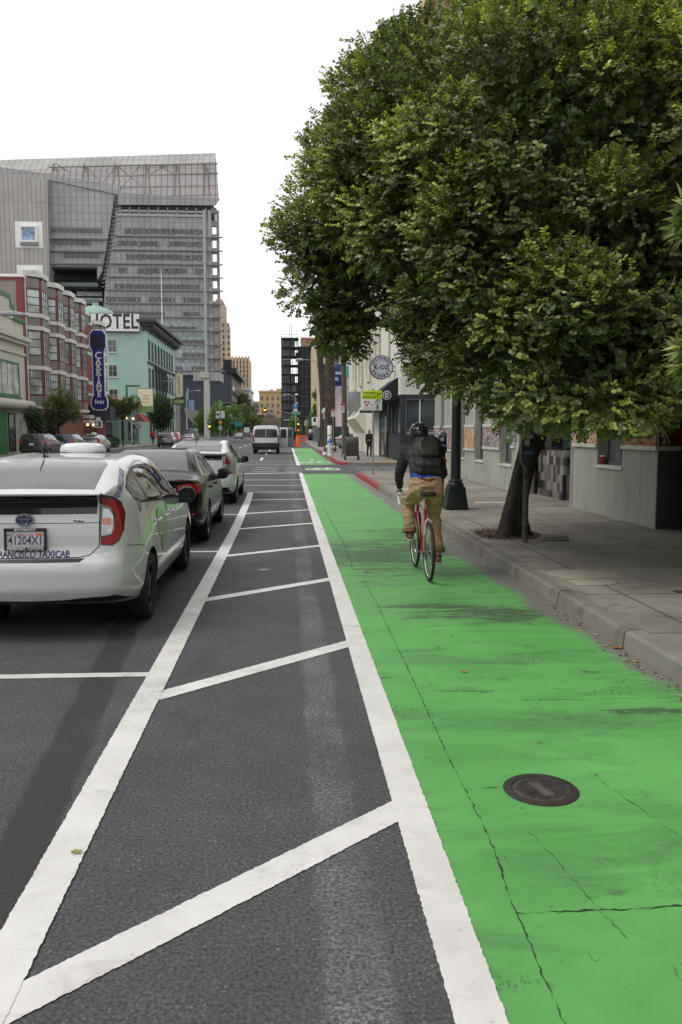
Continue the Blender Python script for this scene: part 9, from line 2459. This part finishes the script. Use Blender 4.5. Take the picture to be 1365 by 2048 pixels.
def post_sign(name,label,px,Y,ypx,panels,cat='traffic sign',X=None):
 b=AT(px,860,Y);t=thing(name,label,cat,(b.x,Y,.15));zt=AT(px,ypx,Y).z-.15
 q=MB();q.lathe([(.055,0),(.045,zt)],n=8);q.build('pole',STEEL,t,smooth=True)
 for nm,x0,y0,x1,y1,m_,shp in panels:
  a,c=AT(x0,y1,Y),AT(x1,y0,Y);q=MB()
  if shp=='diamond':cx,cz=(a.x+c.x)/2-b.x,(a.z+c.z)/2-.15;r=(c.x-a.x)/2;q.prism([(cx-r,-.08,cz),(cx,-.08,cz-r),(cx+r,-.08,cz),(cx,-.08,cz+r)],(0,.03,0))
  else:q.box((a.x-b.x,-.08,a.z-.15),(c.x-b.x,-.05,c.z-.15))
  q.build(nm,m_,t)
 return t
ow=post_sign('traffic_sign','black and white one way arrow sign under a pale street name plate at left',278,86,845,[('arrow_panel',269.5,851,283.5,856,BLKP,''),('name_plate',268,845.5,287,849.5,mat('pale_name_plate',(.42,.44,.44),.5),'')])
c_=AT(270,853.5,85.8);d_=AT(282,853.5,85.8);e_=AT(278,860,86)
q=MB();x0,x1,z_=c_.x-e_.x,d_.x-e_.x,c_.z-.15
q.prism([(x0+.02,-.12,z_),(x0+.2,-.12,z_+.1),(x0+.2,-.12,z_-.1)],(0,.01,0));q.box((x0+.2001,-.12,z_-.05),(x1-.02,-.11,z_+.05));q.build('white_arrow',WHITEM,ow)
BANW=mat('white_banner',(.62,.62,.64),.7);BANB=mat('pale_blue_banner',(.26,.38,.58),.7,var=.25,scale=1);TEALB=mat('teal_banner',(.03,.24,.24),.7)
bn1=post_sign('banner_pole','pole with two white banners above an orange diamond sign',441,160,817,[('banner',432.5,822,439.5,836.5,BANW,''),('banner',442,822,450,836.5,BANW,''),('diamond_sign',437,840,445.5,849,mat('orange_sign',(.75,.30,.03),.5),'diamond'),('small_sign',438,852.5,445,859.5,mat('pale_blue_sign',(.45,.5,.5),.5),'')],'banner')
c_=AT(436,828.5,159.8);b_=AT(441,860,160);q=MB();q.lathe([(0,-.12),(.22,-.12)],(c_.x-b_.x,0,c_.z-.15),14,ax='y');q.build('banner_emblem',mat('pink_emblem',(.5,.12,.2),.6),bn1,fix=False)
post_sign('banner_pole','pole with a pale blue banner in front of the grey podium',376,150,776,[('banner',377.5,800,389,820,BANB,''),('sleeve',374.5,776,377.3,800,mat('light_blue_sleeve',(.35,.45,.55),.6),'')],'banner')
post_sign('banner_pole','pole with two small blue banners beyond the white ones',457,205,828,[('banner',450,832,456,840,BANB,''),('banner',458,829,465,839,BANB,'')],'banner')
post_sign('banner_pole','pole with overlapping teal banners above the street trees',472,235,832,[('banner',458,836,468,848,TEALB,''),('banner',470,843,485,853,TEALB,'')],'banner')
post_sign('traffic_sign','pair of small white signs near the left edge of the van',494,170,852,[('sign_panel',488.5,855,493.5,864.5,WHITEM,''),('sign_panel',494.5,855,499.5,864.5,WHITEM,'')])
bt=AT(456,817,200);kt=thing('street_lamp','black lens shaped lantern on an arm above the white banners','lamp post',(AT(441,860,200).x,200,.1))
q=MB();zz=AT(452,808,200).z;q.lathe([(.1,0),(.08,zz-.3)],n=8);q.tube([(0,0,zz-.35),(.6,0,zz),(1.0,0,zz+.1)],.06,6);q.build('pole',STEEL,kt);q=MB();q.ball((1.6,0,zz-.05),1.1,.5,.42,12);q.build('lantern',BLKP,kt,smooth=True)
for k,(px,yb)in enumerate(((401,884),(405,885),(399,882))):
 g=GR(px,yb);t=thing('bollard','short white flexible post standing by the grey van on the left','bollard',(g.x,g.y,0),0,'white bollards');q=MB();q.lathe([(.10,0),(.05,.06),(.045,.95),(0,.97)],n=8);q.build('post',WHITE,t,smooth=True);q=MB();q.lathe([(.05,.7),(.05,.8)],n=8,cap=False);q.build('reflective_band',STEEL,t,fix=False)
